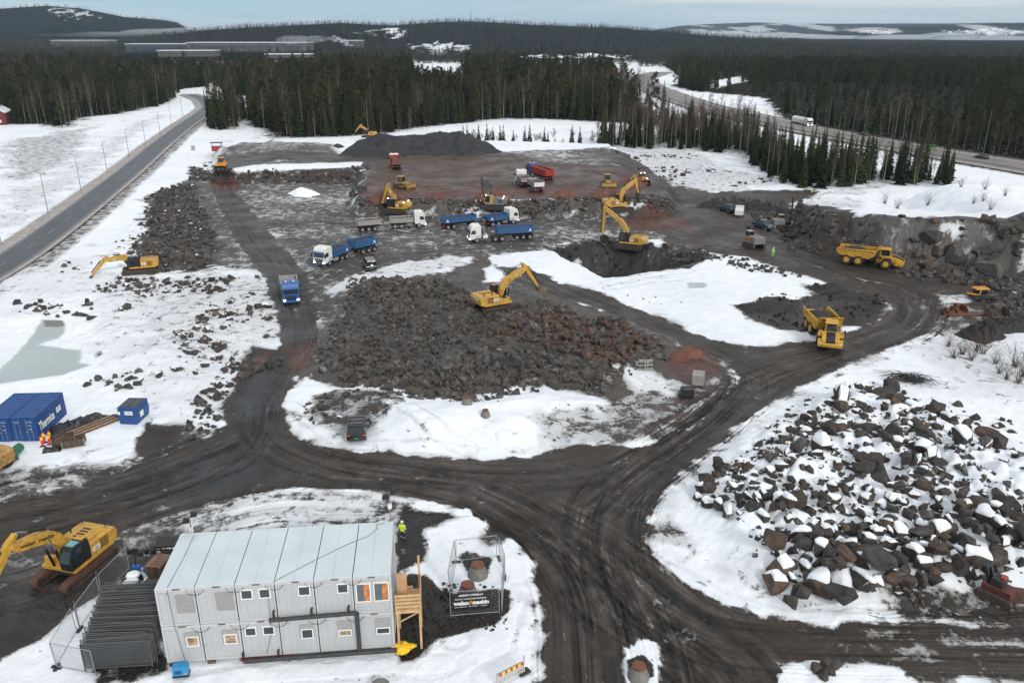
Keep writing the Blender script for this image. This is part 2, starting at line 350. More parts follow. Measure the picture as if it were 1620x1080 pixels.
    paint([(570, 300), (640, 293), (800, 298), (920, 296), (1005, 298), (1045, 318), (566, 320)], (.135, .060, .042), .0, 2, 2, 2)
    paint([(566, 316), (760, 320), (1045, 316), (1060, 334), (900, 336), (700, 334), (562, 330)], (.12, .11, .10), .12, 1, 1.5, 2)
    paint([(362, 268), (400, 261), (470, 259), (575, 256), (572, 264), (470, 268), (400, 276), (372, 278)], None, 1.0, .6, .8, 0)
    paint([(300, 262), (370, 280), (575, 266), (575, 275), (440, 284), (380, 290), (300, 285)], (.06, .05, .045), .2, 1, 1.5, 2)
    # eastern mud
    EAST = [(955, 235), (1000, 250), (1060, 290), (1120, 305), (1230, 300), (1290, 300), (1330, 320), (1350, 345), (1390, 350), (1420, 440), (1620, 440), (1620, 505), (1560, 512), (1480, 500), (1400, 472), (1330, 452), (1250, 427), (1180, 408), (1130, 402), (1050, 392), (1045, 320)]
    paint(EAST, (.07, .058, .048), .10, 1.5, 2.0, 2)
    paint([(985, 345), (1050, 332), (1110, 345), (1100, 362), (1000, 364)], RED, 0, 2, 2, 2)
    paint([(1010, 300), (1050, 306), (1090, 330), (1150, 360), (1240, 385), (1330, 412), (1420, 430), (1620, 430), (1620, 452), (1450, 455), (1330, 445), (1200, 400), (1120, 370), (1060, 335)], (.062, .056, .05), .02, 1.5, 1.5, 1)
    # cliff: rock with snow on top
    paint([(1345, 350), (1420, 342), (1500, 342), (1620, 345), (1620, 448), (1430, 440), (1400, 400), (1320, 372), (1300, 352)], (.090, .083, .079), .04, 1.5, 2, 2)
    paint([(1365, 360), (1420, 352), (1560, 350), (1565, 375), (1480, 395), (1440, 400), (1400, 385)], (.16, .158, .157), .25, 1.5, 2.5, 2)
    paint([(1470, 365), (1520, 358), (1500, 380), (1466, 392), (1460, 378)], None, .95, .8, 1.2, 2)
    paint([(1440, 400), (1500, 395), (1480, 440), (1440, 440)], (.10, .065, .04), .0, 1.5, 2, 2)
    paint([(1258, 318), (1320, 300), (1400, 292), (1400, 318), (1360, 330), (1270, 334), (1248, 330)], (.14, .13, .13), .72, 1.5, 2, 2)
    paint([(1370, 300), (1420, 294), (1620, 296), (1700, 296), (1700, 343), (1500, 340), (1400, 338), (1370, 320)], None, .98, 1, 2, 0)
    # pit
    paint([(856, 388), (960, 377), (1100, 394), (1130, 405), (1092, 425), (1000, 436), (955, 440), (915, 418), (880, 402)], (.030, .030, .033), .04, 1, 1.4, 2)
    paint([(1010, 395), (1090, 392), (1080, 412), (1030, 412)], (.055, .05, .046), .3, 1, 2, 2)
    # central rubble
    paint([(520, 445), (590, 432), (700, 432), (760, 408), (820, 430), (860, 448), (900, 470), (960, 492), (1040, 525), (1100, 545), (1165, 580), (1150, 615), (1100, 650), (1000, 700), (930, 690), (960, 640), (880, 622), (760, 640), (620, 622), (500, 625), (460, 610), (480, 545), (500, 510), (545, 480)], (.105, .097, .090), .18, 1.2, 2.4, 2)
    paint([(590, 425), (640, 415), (720, 405), (738, 418), (640, 440), (555, 455), (530, 500), (495, 560), (495, 500), (515, 455)], None, .72, 1, 2, 0)
    paint([(768, 446), (762, 425), (780, 418), (800, 432), (792, 446)], None, .97, .6, .8, 0)
    paint([(560, 500), (700, 480), (760, 500), (720, 560), (600, 580)], (.085, .08, .076), .05, 3, 3, 2)
    # snow east of centre, dark island
    paint([(808, 400), (870, 399), (920, 415), (950, 438), (1020, 432), (1095, 424), (1130, 405), (1170, 408), (1210, 425), (1280, 443), (1316, 458), (1300, 475), (1220, 472), (1170, 478), (1180, 505), (1290, 528), (1290, 545), (1210, 548), (1150, 545), (1080, 518), (990, 484), (940, 462), (880, 448), (840, 425)], None, 1.0, .7, 1.0, 0)
    paint([(1160, 482), (1230, 468), (1260, 474), (1300, 455), (1385, 460), (1408, 485), (1390, 508), (1350, 515), (1290, 525), (1230, 520), (1185, 502)], (.036, .025, .022), .03, .8, 1.5, 2)
    paint([(1280, 452), (1350, 456), (1400, 470), (1400, 500), (1345, 505), (1350, 480), (1300, 475)], (.015, .015, .017), .08, 1.5, 1.5, 2)
    paint([(1330, 452), (1420, 460), (1470, 468), (1560, 470), (1560, 482), (1470, 478), (1400, 468)], None, .62, .6, 1.5, 2)
    # south mound
    paint([(450, 645), (480, 592), (530, 610), (620, 610), (700, 632), (740, 628), (870, 610), (950, 628), (990, 660), (965, 695), (880, 712), (800, 720), (700, 714), (590, 704), (470, 694), (445, 668)], None, .97, .7, 1.0, 0)
    paint([(845, 660), (930, 636), (988, 665), (965, 695), (900, 705), (860, 690)], (.08, .07, .05), .60, 1.5, 2, 0)
    paint([(490, 620), (530, 612), (640, 618), (620, 650), (600, 690), (520, 692), (490, 665)], (.055, .047, .04), .50, 1, 2, 2)
    paint([(940, 640), (975, 640), (1000, 610), (1060, 612), (1110, 600), (1165, 590), (1160, 622), (1100, 672), (1010, 703), (950, 700), (985, 665)], (.085, .068, .058), .42, 1.5, 2, 2)
    paint([(1045, 580), (1090, 548), (1130, 560), (1135, 592), (1080, 602)], RED, .02, 1.2, 1.2, 2)
    paint([(972, 582), (1010, 575), (1070, 600), (1060, 622), (1005, 618)], None, .78, 1, 1.5, 0)
    # lower left
    paint([(0, 745), (70, 742), (215, 722), (235, 670), (290, 672), (355, 676), (310, 712), (80, 790), (0, 805)], GREY, .58, 1, 1.5, 2)
    paint([(225, 705), (232, 672), (285, 678), (275, 712), (210, 728)], (.045, .038, .034), .05, 1, 1, 2)
    paint([(0, 850), (200, 826), (330, 788), (560, 772), (650, 786), (690, 830), (630, 830), (290, 850), (250, 880), (200, 905), (120, 960), (60, 1010), (0, 1042), (-200, 1100), (-200, 880)], GREY, .46, 1, 1.2, 2)
    paint([(270, 815), (430, 775), (590, 785), (610, 815), (480, 825), (300, 845)], None, .70, 1.2, 1.5, 2)
    paint([(-200, 960), (0, 935), (95, 905), (190, 885), (240, 880), (120, 957), (60, 1008), (0, 1040), (-200, 1100)], (.048, .046, .044), .0, .6, .6, 2)
    paint([(640, 800), (720, 815), (740, 815), (672, 838), (676, 888), (628, 902), (622, 830)], DARK, .12, .5, .6, 2)
    paint([(624, 902), (672, 908), (700, 932), (800, 938), (806, 962), (786, 990), (730, 1002), (690, 1012), (655, 1046), (628, 1050), (624, 1000)], (.032, .027, .024), .0, .35, .7, 2)
    paint([(720, 880), (740, 870), (775, 885), (772, 905), (750, 912)], DARK, .0, .3, .5, 2)
    paint([(765, 832), (800, 830), (812, 845), (800, 860), (770, 868), (758, 850)], DARK, .25, .5, .9, 2)
    paint([(130, 1050), (250, 1000), (268, 1060), (230, 1070), (150, 1090)], DARK, .25, .5, .7, 2)
    # roads and tracks
    for q_ in (ROADPOLY, ROADPOLY2): paint(q_, (.07, .058, .048), .54, 2.2, 2.8, None); paint(q_, None, .30, .7, 1.1, None)
    paint(ROADPOLY, (.060, .050, .042), .05, .45, .55, 1)
    paint(ROADPOLY2, (.058, .054, .05), .05, .5, .6, 1)
    paint([(400, 545), (450, 560), (440, 640), (450, 700), (420, 760), (300, 780), (150, 800), (150, 770), (300, 722), (355, 680), (360, 640), (380, 590)], (.040, .041, .044), .0, 1.0, .8, 1)
    paint([(455, 548), (500, 540), (495, 575), (470, 590), (450, 580)], RED, .0, .8, .6, 1)
    paint([(385, 575), (425, 555), (420, 575), (372, 605)], RED, .05, .5, .6, 1)
    paint([(335, 285), (372, 283), (385, 300), (330, 302)], RED, .0, 1, 1, 1)
    paint([(430, 425), (500, 480), (490, 560), (530, 540), (560, 460), (520, 470)], None, .38, 1, 2, 2)
    paint([(985, 1022), (1010, 1008), (1040, 1013), (1052, 1060), (1045, 1130), (995, 1130), (984, 1070)], None, .97, .35, .45, 0)
    paint([(996, 1045), (1015, 1036), (1032, 1050), (1034, 1068), (1012, 1078), (996, 1066)], DARK, .0, .25, .3, 0)
    paint([(1070, 895), (1090, 870), (1020, 850), (1016, 830), (1060, 815), (1100, 850), (1108, 880)], None, .62, .6, 1.2, 0)
    paint([(1250, 990), (1400, 1000), (1620, 1012), (1620, 1030), (1400, 1030), (1290, 1018)], None, .40, .8, 1.5, 1)
    paint([(1130, 890), (1200, 895), (1290, 960), (1240, 975), (1150, 935)], (.07, .055, .045), .72, 1, 2, 0)
    paint([(1420, 930), (1480, 915), (1560, 925), (1620, 960), (1620, 998), (1500, 975), (1440, 970)], (.05, .045, .04), .34, 1, 1.6, 2)
    paint([(1460, 475), (1540, 485), (1620, 500), (1620, 520), (1500, 520), (1440, 540)], (.07, .06, .055), .42, 1, 1.5, 2)
    paint([(1560, 440), (1620, 435), (1700, 430), (1700, 520), (1600, 510), (1540, 480)], (.055, .05, .045), .12, 1, 1.5, 2)
    for a_, s_ in (([(958, 447), (1010, 437), (1090, 428)], .62), ([(962, 455), (1030, 443), (1080, 440)], .62), ([(300, 1080), (420, 1066), (600, 1052), (700, 1050)], .72), ([(640, 870), (690, 930), (720, 1010)], .66), ([(740, 710), (700, 690), (640, 640)], .62), ([(815, 705), (800, 690)], .55), ([(770, 1070), (830, 1040), (850, 960)], .72), ([(1060, 900), (1140, 945), (1240, 975), (1400, 982)], .70), ([(460, 640), (540, 700), (640, 706), (760, 718), (850, 715)], .60), ([(370, 290), (330, 340), (260, 330)], .6), ([(30, 780), (150, 740), (280, 700)], .6)):
        wl_ = WG(a_); m = np.where(segdist(x, y, wl_, False) < 2.2)[0]; ds_ = segdist(x[m], y[m], wl_, False); q_ = (1-sstep(np.abs(ds_-.95)+.25*n1[m], .10, .42)); snow[m] = np.minimum(snow[m], 1-(1-s_)*q_*(.6+.5*n4[m])); z[m] -= .05*q_
    # ponds
    PONDS = [[(0, 585), (28, 556), (50, 532), (66, 506), (102, 507), (104, 520), (92, 533), (60, 545), (126, 552), (128, 572), (146, 576), (100, 592), (0, 607), (-60, 612), (-60, 600)], [(1088, 447), (1112, 446), (1117, 450), (1112, 455), (1090, 455)], [(222, 560), (232, 535), (245, 530), (238, 552)]]
    for k, q in enumerate(PONDS):
        paint(q, (.16, .15, .12) if k == 0 else (.3, .3, .28), .86, .3, .35, 3, ic=1.0 if k < 2 else .5)
        pz = G(*np.mean(q, axis=0))
        wq = WG(q); m = sdist(x, y, wq) > -1.0
        if k == 0: z[m] = z[m]*.2 + (pz[2]-.1)*.8
    paint([(68, 508), (100, 507), (102, 515), (68, 518)], (.16, .11, .05), .2, .3, .3, 3, ic=.3)
    # tyre tracks
    yk = (lab == 2) & (snow > .2) & (snow < .8); snow[yk] += .24*fbm(x[yk]/13, y[yk]/9, 3, 77)
    for pts, hw, amp in TRACKS:
        q = WG(pts)
        # smooth polyline (Catmull-Rom)
        qq = []
        for i in range(len(q)-1):
            p0, p1, p2, p3 = [np.array(q[min(max(j, 0), len(q)-1)]) for j in (i-1, i, i+1, i+2)]
            for s in np.linspace(0, 1, 6, endpoint=False):
                qq.append(.5*((2*p1)+(-p0+p2)*s+(2*p0-5*p1+4*p2-p3)*s*s+(-p0+3*p1-3*p2+p3)*s**3))
        qq.append(np.array(q[-1])); q = qq
        xs = [p[0] for p in q]; yy = [p[1] for p in q]
        m = np.where((x > min(xs)-hw-2) & (x < max(xs)+hw+2) & (y > min(yy)-hw-2) & (y < max(yy)+hw+2))[0]
        bd = np.full(len(m), 1e9); lat = np.zeros(len(m)); al = np.zeros(len(m)); acc = 0
        for i in range(len(q)-1):
            ax, ay = q[i]; dx, dy = q[i+1][0]-ax, q[i+1][1]-ay; L = math.hypot(dx, dy)+1e-9
            t = np.clip(((x[m]-ax)*dx+(y[m]-ay)*dy)/L/L, 0, 1); ex = x[m]-ax-t*dx; ey = y[m]-ay-t*dy
            dd = ex*ex+ey*ey; k = dd < bd; bd[k] = dd[k]; lat[k] = ((ex*dy-ey*dx)/L)[k]; al[k] = (acc+t*L)[k]; acc += L
        bd = np.sqrt(bd); wv = 1-sstep(bd, hw*.7, hw)
        lat = lat + .25*fbm(al/9, lat/6, 2, 63)
        st = fbm(lat*1.9, al*.035, 4, 61, .66) ; fine = fbm(lat*7.0, al*.15, 2, 62)
        v = (st*.85+fine*.75)*wv*amp*(.75+.9*fbm(al*.22, lat*.5, 3, 64))+.22*wv*fbm(x[m]/.9, y[m]/.9, 3, 65)
        res = 1.0/(1+d[m]/160)
        col[m] *= np.clip(1+1.15*v, .45, 1.9)[:, None]; z[m] += (-.10*np.abs(v)+.06*v)*1.0
        mid = (snow[m] > .15) & (snow[m] < .9)
        snow[m] = np.where(mid, np.clip(snow[m]+.30*v-.06*wv, 0, 1), np.clip(snow[m]+np.maximum(0, v-.28)*.5*wv, 0, 1))
    # roughness: rubbly where bare and off road, soft where snow
    off = (lab != 1) & (lab != 3) & (d < 420)
    rough = np.where(lab == 2, .17, .10)
    z = z + np.where(off, rough*n1*np.where(snow < .3, 1.6, 1), 0)
    nr = len(ys); nc = len(u); idx = np.arange(nr*nc).reshape(nr, nc)
    f = np.stack([idx[:-1, :-1], idx[:-1, 1:], idx[1:, 1:], idx[1:, :-1]], -1).reshape(-1, 4)
    V = np.stack([x, y, z], 1)
    # vertex normals of the whole sheet, so that the pieces shade as one
    Zg = z.reshape(nr, nc)
    gx = V.reshape(nr, nc, 3); du = np.gradient(gx, axis=1); dv = np.gradient(gx, axis=0); nn = np.cross(du.reshape(-1, 3), dv.reshape(-1, 3)); nn /= np.linalg.norm(nn, axis=1)[:, None]+1e-12
    gm = ground_mat(); gf = gm.copy(); gf.name = 'forest_floor'; pb = gf.node_tree.nodes['Principled BSDF']; pb.inputs['Specular IOR Level'].default_value = 0
    fl = lab[f[:, 0]]
    names = {0: ('snow_ground', 'snow covered ground around the works'), 1: ('dirt_road', None), 2: ('quarry_ground', None), 3: ('frozen_pond', None), 4: ('forest_floor', None)}
    for k, (nm, _) in names.items():
        ff = f[fl == k]
        if not len(ff): continue
        used, inv = np.unique(ff, return_inverse=True); ff = inv.reshape(-1, 4)
        me = mesh_np(nm, V[used], ff, {'gcol': ('FLOAT_COLOR', np.c_[col[used], np.ones(len(used))]), 'snow': ('FLOAT', snow[used]), 'ice': ('FLOAT', ice[used])}, [gf if k == 4 else gm], smooth=True)
        me.normals_split_custom_set_from_vertices(nn[used])
        o = link(bpy.data.objects.new(nm, me)); o['kind'] = 'structure'
    return

ROADPOLY = [(0, 800), (80, 784), (200, 742), (300, 706), (352, 678), (395, 640), (445, 650), (450, 690), (520, 712), (620, 718), (720, 728), (850, 722), (920, 705), (1010, 705), (1090, 680), (1150, 632), (1175, 597), (1150, 572), (1080, 540), (960, 492), (870, 462), (812, 425), (835, 422), (880, 448), (950, 463), (1080, 520), (1150, 546), (1215, 550), (1330, 532), (1398, 505), (1414, 485), (1395, 470), (1330, 452), (1240, 425), (1260, 420), (1360, 444), (1430, 458), (1482, 470), (1484, 497), (1440, 534), (1350, 567), (1240, 622), (1140, 690), (1062, 755), (1022, 800), (1012, 850), (1050, 900), (1130, 950), (1240, 985), (1400, 990), (1620, 1000), (1900, 1005), (1900, 1070), (1620, 1064), (1400, 1052), (1290, 1038), (1235, 1055), (1218, 1100), (1215, 1300), (862, 1300), (868, 1080), (864, 980), (850, 890), (815, 845), (740, 802), (650, 786), (560, 774), (430, 770), (330, 790), (200, 830), (60, 850), (0, 860), (-200, 900), (-200, 850)]
ROADPOLY2 = [(335, 278), (365, 278), (378, 310), (424, 370), (478, 425), (500, 480), (502, 530), (472, 580), (442, 640), (450, 690), (350, 690), (366, 650), (405, 600), (448, 540), (442, 480), (412, 430), (370, 370), (345, 315)]
TRACKS = [
 ([(-60, 850), (100, 815), (250, 765), (360, 725), (430, 700), (520, 735), (640, 755), (760, 785), (850, 840), (905, 920), (925, 1000), (930, 1150)], 4.2, 1.0),
 ([(348, 275), (362, 320), (400, 375), (445, 430), (468, 490), (475, 540), (440, 590), (408, 645), (398, 690), (350, 740), (250, 780)], 3.0, .9),
 ([(408, 645), (420, 690), (480, 725), (580, 745)], 3.0, .7),
 ([(1460, 480), (1440, 520), (1330, 560), (1200, 615), (1110, 685), (1020, 745), (960, 800), (960, 900), (1000, 1000), (1020, 1150)], 4.5, 1.1),
 ([(1440, 470), (1455, 500), (1380, 545), (1200, 600), (1130, 640), (1000, 720), (900, 750), (760, 750), (600, 735)], 3.5, .9),
 ([(820, 430), (900, 465), (1000, 505), (1120, 560), (1180, 600), (1140, 660), (1060, 720), (980, 790)], 4.0, 1.0),
 ([(800, 800), (900, 850), (1000, 920), (1080, 985), (1200, 1020), (1400, 1028), (1700, 1035)], 5.0, 1.1),
 ([(1000, 800), (980, 860), (1010, 930), (1090, 990), (1180, 1060), (1220, 1150)], 4.0, .9),
 ([(880, 870), (960, 960), (1100, 1050), (1150, 1150)], 4.0, .8),
 ([(1010, 300), (1060, 330), (1150, 365), (1250, 400), (1340, 435), (1420, 455), (1470, 480)], 3.5, .9),
 ([(1330, 440), (1400, 465), (1435, 490), (1400, 520), (1300, 550), (1200, 570)], 2.5, .9),
 ([(300, 720), (200, 760), (80, 770), (-40, 790)], 6, .8),
 ([(650, 790), (560, 790), (450, 790), (330, 815), (200, 860), (60, 900), (-60, 930)], 5, .9),
 ([(860, 385), (760, 390), (640, 400), (540, 430), (480, 460)], 5, .8),
 ([(560, 350), (700, 355), (860, 350), (1000, 345)], 6, .6),
 ([(380, 250), (500, 236), (640, 240), (820, 240), (940, 244), (1010, 275)], 5, .7),
 ([(620, 300), (700, 282), (800, 278), (900, 290)], 8, .4),
]
FORESTS = [ W(q) for q in [
 [(-400, 215), (0, 196), (60, 196), (100, 204), (130, 186), (190, 180), (250, 168), (275, 158), (290, 142), (330, 138), (340, 120), (335, 100), (-400, 100)],
 [(360, 150), (395, 152), (392, 195), (440, 218), (520, 218), (600, 212), (700, 198), (800, 188), (900, 190), (985, 196), (1060, 200), (1010, 150), (990, 118), (960, 100), (350, 100), (335, 128)],
 [(1060, 150), (1110, 165), (1190, 186), (1205, 182), (1300, 203), (1400, 222), (1500, 240), (1640, 258), (1900, 300), (1900, 100), (1050, 100), (1090, 130), (1040, 138)],
 [(940, 222), (1000, 214), (1100, 208), (1180, 218), (1240, 256), (1330, 267), (1420, 272), (1505, 282), (1510, 296), (1400, 292), (1280, 300), (1225, 288), (1200, 268), (1170, 245), (1090, 238), (990, 236), (950, 232)],
 [(330, 170), (350, 165), (392, 190), (375, 205), (345, 207), (325, 200)],
]]
CLEAR = [ W(q) for q in [
 [(650, 99), (735, 97), (735, 140), (655, 142)], [(720, 208), (760, 196), (960, 194), (1060, 205), (1180, 195), (1180, 205), (1000, 214), (940, 222), (800, 232), (720, 222)],
 [(960, 122), (1010, 112), (1045, 106), (1060, 110), (1040, 130), (1100, 145), (1210, 155), (1215, 178), (1120, 170), (1060, 150), (1020, 140), (985, 128)],
 [(1080, 142), (1210, 158), (1240, 188), (1190, 192), (1090, 172)], [(1130, 128), (1170, 120), (1180, 128), (1130, 140)], 
 [(400, 92), (450, 88), (460, 98), (410, 98)], [(140, 92), (175, 88), (182, 100), (150, 102)], [(440, 222), (520, 219), (600, 214), (545, 232)],
 [(280, 142), (320, 137), (355, 142), (352, 150), (300, 160), (278, 170)], [(62, 125), (82, 118), (84, 140), (66, 150)],
]]

THIN = [(W(q), k) for q, k in [([(985, 206), (1062, 206), (1062, 106), (965, 106)], .22), ([(820, 120), (1010, 120), (1010, 82), (820, 82)], .12), ([(1120, 160), (1185, 160), (1185, 112), (1120, 112)], .1), ([(395, 112), (470, 112), (470, 84), (395, 84)], .0), ([(1170, 180), (1300, 194), (1420, 206), (1540, 224), (1540, 140), (1400, 134), (1240, 130), (1165, 134)], .10), ([(185, 118), (500, 118), (500, 84), (185, 84)], .0), ([(60, 150), (86, 148), (84, 112), (62, 112)], .05), ([(560, 130), (600, 128), (640, 96), (600, 96)], .3)]]
# ------------------------------------------------------------------ vegetation
def foliage_mat(name, c0, c1, rough=.85):
    m = bpy.data.materials.new(name); m.use_nodes = True; n = m.node_tree; b = n.nodes['Principled BSDF']; b.inputs['Roughness'].default_value = rough
    b.inputs['Specular IOR Level'].default_value = .0
    g = n.nodes.new('ShaderNodeNewGeometry'); oi = n.nodes.new('ShaderNodeObjectInfo'); r = n.nodes.new('ShaderNodeValToRGB')
    r.color_ramp.elements[0].color = (*c0, 1); r.color_ramp.elements[1].color = (*c1, 1)
    a = n.nodes.new('ShaderNodeMath'); a.operation = 'MULTIPLY_ADD'; a.inputs[1].default_value = .55; n.links.new(g.outputs['Random Per Island'], a.inputs[0]); q_ = n.nodes.new('ShaderNodeMath'); q_.operation = 'MULTIPLY'; q_.inputs[1].default_value = 1.45; n.links.new(oi.outputs['Random'], q_.inputs[0]); n.links.new(q_.outputs[0], a.inputs[2])
    h = n.nodes.new('ShaderNodeMath'); h.operation = 'MULTIPLY'; h.inputs[1].default_value = .5; n.links.new(a.outputs[0], h.inputs[0])
    n.links.new(h.outputs[0], r.inputs[0]); n.links.new(r.outputs[0], b.inputs['Base Color']); return m
M_spruce = foliage_mat('spruce_needles', (.011, .019, .010), (.042, .055, .025))
M_pine = foliage_mat('pine_needles', (.017, .024, .012), (.066, .066, .030))
M_twig = foliage_mat('birch_twigs', (.055, .036, .031), (.14, .10, .082))
M_farfol = foliage_mat('distant_needles', (.005, .010, .008), (.060, .068, .048))
M_bark = mat('bark_brown', (.075, .055, .042), .9, var=.35, nscale=4)
M_birch = mat('bark_birch', (.25, .235, .21), .8, var=.45, nscale=3)
M_pbark = mat('bark_pine', (.085, .055, .038), .9, var=.35, nscale=3)

def cone_trunk(h, r0, r1, n=6, lean=(0, 0), segs=4):
    V = []; Fc = []
    for i in range(segs+1):
        t = i/segs; r = r0*(1-t)+r1*t; cx = lean[0]*t*t+.12*math.sin(3*t+lean[0]); cy = lean[1]*t*t
        for k in range(n): V.append((cx+r*math.cos(6.283*k/n), cy+r*math.sin(6.283*k/n), h*t-.4*(i == 0)))
    for i in range(segs):
        for k in range(n):
            a = i*n+k; b2 = i*n+(k+1) % n; Fc += [(a, b2, b2+n), (a, b2+n, a+n)]
    return V, Fc
def spruce(h, seed, wr=.17, levels=32, per=9, base=.06):
    r = random.Random(seed); V = []; Fc = []
    for i in range(levels):
        t = i/(levels-1); z = h*(base+(1-base)*t); R = h*wr*(1-t)**.85*(.8+.35*r.random())+.12
        n = max(4, int(per*(1-.4*t)))
        ph = r.random()*6.28
        for k in range(n):
            a = ph+6.283*k/n+r.uniform(-.3, .3); L = R*r.uniform(.65, 1.15)
            if r.random() < .08: continue
            ca, sa = math.cos(a), math.sin(a); dz = -L*r.uniform(.25, .55); w0 = L*r.uniform(.22, .38)
            px, py = -sa, ca
            v0 = len(V)
            V += [(ca*.05, sa*.05, z+.15), (ca*L*.55+px*w0, sa*L*.55+py*w0, z+dz*.5-.1), (ca*L, sa*L, z+dz*.8), (ca*L*.55-px*w0, sa*L*.55-py*w0, z+dz*.5-.1), (ca*L*.6, sa*L*.6, z+dz*.3+.14)]
            Fc += [(v0, v0+1, v0+4), (v0+1, v0+2, v0+4), (v0+2, v0+3, v0+4), (v0+3, v0, v0+4)]
    V += [(0, 0, h+.5), (.1, 0, h-.4), (-.05, .09, h-.4), (-.05, -.09, h-.4)]; k = len(V)-4; Fc += [(k, k+1, k+2), (k, k+2, k+3), (k, k+3, k+1)]
    return V, Fc
def clumps(centres, seed, n, size):
    r = random.Random(seed); V = []; Fc = []
    for (cx, cy, cz, R) in centres:
        for _ in range(n):
            d = Vector((r.gauss(0, 1), r.gauss(0, 1), r.gauss(0, .6))).normalized()*R*r.random()**.4
            p = Vector((cx, cy, cz))+d
            a = Vector((r.gauss(0, 1), r.gauss(0, 1), r.gauss(0, .5))).normalized()*size*r.uniform(.6, 1.3); b = a.cross(Vector((r.gauss(0, 1), r.gauss(0, 1), r.gauss(0, 1)))).normalized()*size*.5
            v = len(V); V += [tuple(p-a), tuple(p+b), tuple(p+a), tuple(p-b)]; Fc += [(v, v+1, v+2), (v, v+2, v+3)]
    return V, Fc
def pine(h, seed):
    r = random.Random(seed); cs = []
    for i in range(24):
        t = .20+.78*i/23; a = r.random()*6.28; R = h*.14*(1.05-t)**.55*1.6
        d = R*r.uniform(.2, 1.0); cs.append((d*math.cos(a), d*math.sin(a), h*t, h*.055+.4*r.random()))
    cs.append((0, 0, h*.97, h*.05))
    return clumps(cs, seed, 26, .42)
def tubes(paths, n=3):
    V = []; Fc = []
    for pts, r0, r1 in paths:
        v0 = len(V); m = len(pts)
        for i, p in enumerate(pts):
            p = Vector(p); q = Vector(pts[min(i+1, m-1)]); o = Vector(pts[max(i-1, 0)]); d = (q-o).normalized()
            a = d.orthogonal().normalized(); b = d.cross(a); r = r0+(r1-r0)*i/(m-1)
            for k in range(n): t = 6.283*k/n; V.append(tuple(p+a*r*math.cos(t)+b*r*math.sin(t)))
        for i in range(m-1):
            for k in range(n):
                a = v0+i*n+k; b = v0+i*n+(k+1) % n; Fc += [(a, b, b+n), (a, b+n, a+n)]
    return V, Fc
def birch_twigs(h, seed, nb=26, spread=.16):
    r = random.Random(seed); paths = []
    for i in range(nb):
        t = r.uniform(.35, .97); a = r.random()*6.28; L = h*spread*(1.25-t)*r.uniform(.7, 1.5)
        p0 = Vector((0, 0, h*t)); p1 = p0+Vector((math.cos(a)*L*.5, math.sin(a)*L*.5, L*.55)); p2 = p0+Vector((math.cos(a)*L*.85, math.sin(a)*L*.85, L*1.15))
        paths.append(([p0, p1, p2], .035, .012))
        for j in range(7):
            q = p0.lerp(p2, r.uniform(.3, 1)); e = q+Vector((r.gauss(0, 1), r.gauss(0, 1), abs(r.gauss(0, .8))+.1)).normalized()*L*r.uniform(.25, .6)
            paths.append(([q, e], .02, .01))
    return tubes(paths)
def tri_mesh(name, vf, m, extra=None, m2=None, smooth=False):
    V, Fc = vf; mi = [0]*len(Fc)
    if extra:
        k = len(V); V = V+extra[0]; Fc = Fc+[tuple(i+k for i in f) for f in extra[1]]; mi += [1]*len(extra[1])
    return mesh_np(name, np.array(V), np.array(Fc), None, [m]+([m2] if m2 else []), smooth, mi)

KINDS = {}
def proto(kind, crown_vf, crown_m, trunk_vf, trunk_m):
    KINDS.setdefault(kind, []).append(dict(crown=tri_mesh('crown', crown_vf, crown_m), trunk=tri_mesh('trunk', trunk_vf, trunk_m, smooth=True), both=tri_mesh(kind, crown_vf, crown_m, trunk_vf, trunk_m)))
for s in range(5):
    h = [14, 16, 12.5, 15, 17][s]; proto('spruce_tree', spruce(h, s, [.16, .14, .19, .13, .155][s], 30+s), M_spruce, cone_trunk(h*.97, .19, .03), M_bark)
for s in range(4):
    h = [15, 17, 14, 16][s]; proto('pine_tree', pine(h, 50+s), M_pine, cone_trunk(h*.96, .19, .05, lean=(rnd.uniform(-.6, .6), .3)), M_pbark)
for s in range(4):
    h = [15, 17, 13, 18][s]; proto('birch_tree', birch_twigs(h, 90+s, 40), M_twig, cone_trunk(h*.97, .13, .02, 5, lean=(rnd.uniform(-.2, .2), 0)), M_birch)
M_farbirch = foliage_mat('distant_birch', (.040, .030, .028), (.095, .075, .068))
FAR = [tri_mesh('distant_tree', spruce(15, 200+s, .19, 9, 6, .15), M_farfol) for s in range(3)]+[tri_mesh('distant_tree', clumps([(0, 0, 6, 2.2), (.5, 0, 9, 2.2), (0, .4, 11.5, 1.5)], 77, 16, .7), M_farbirch)]

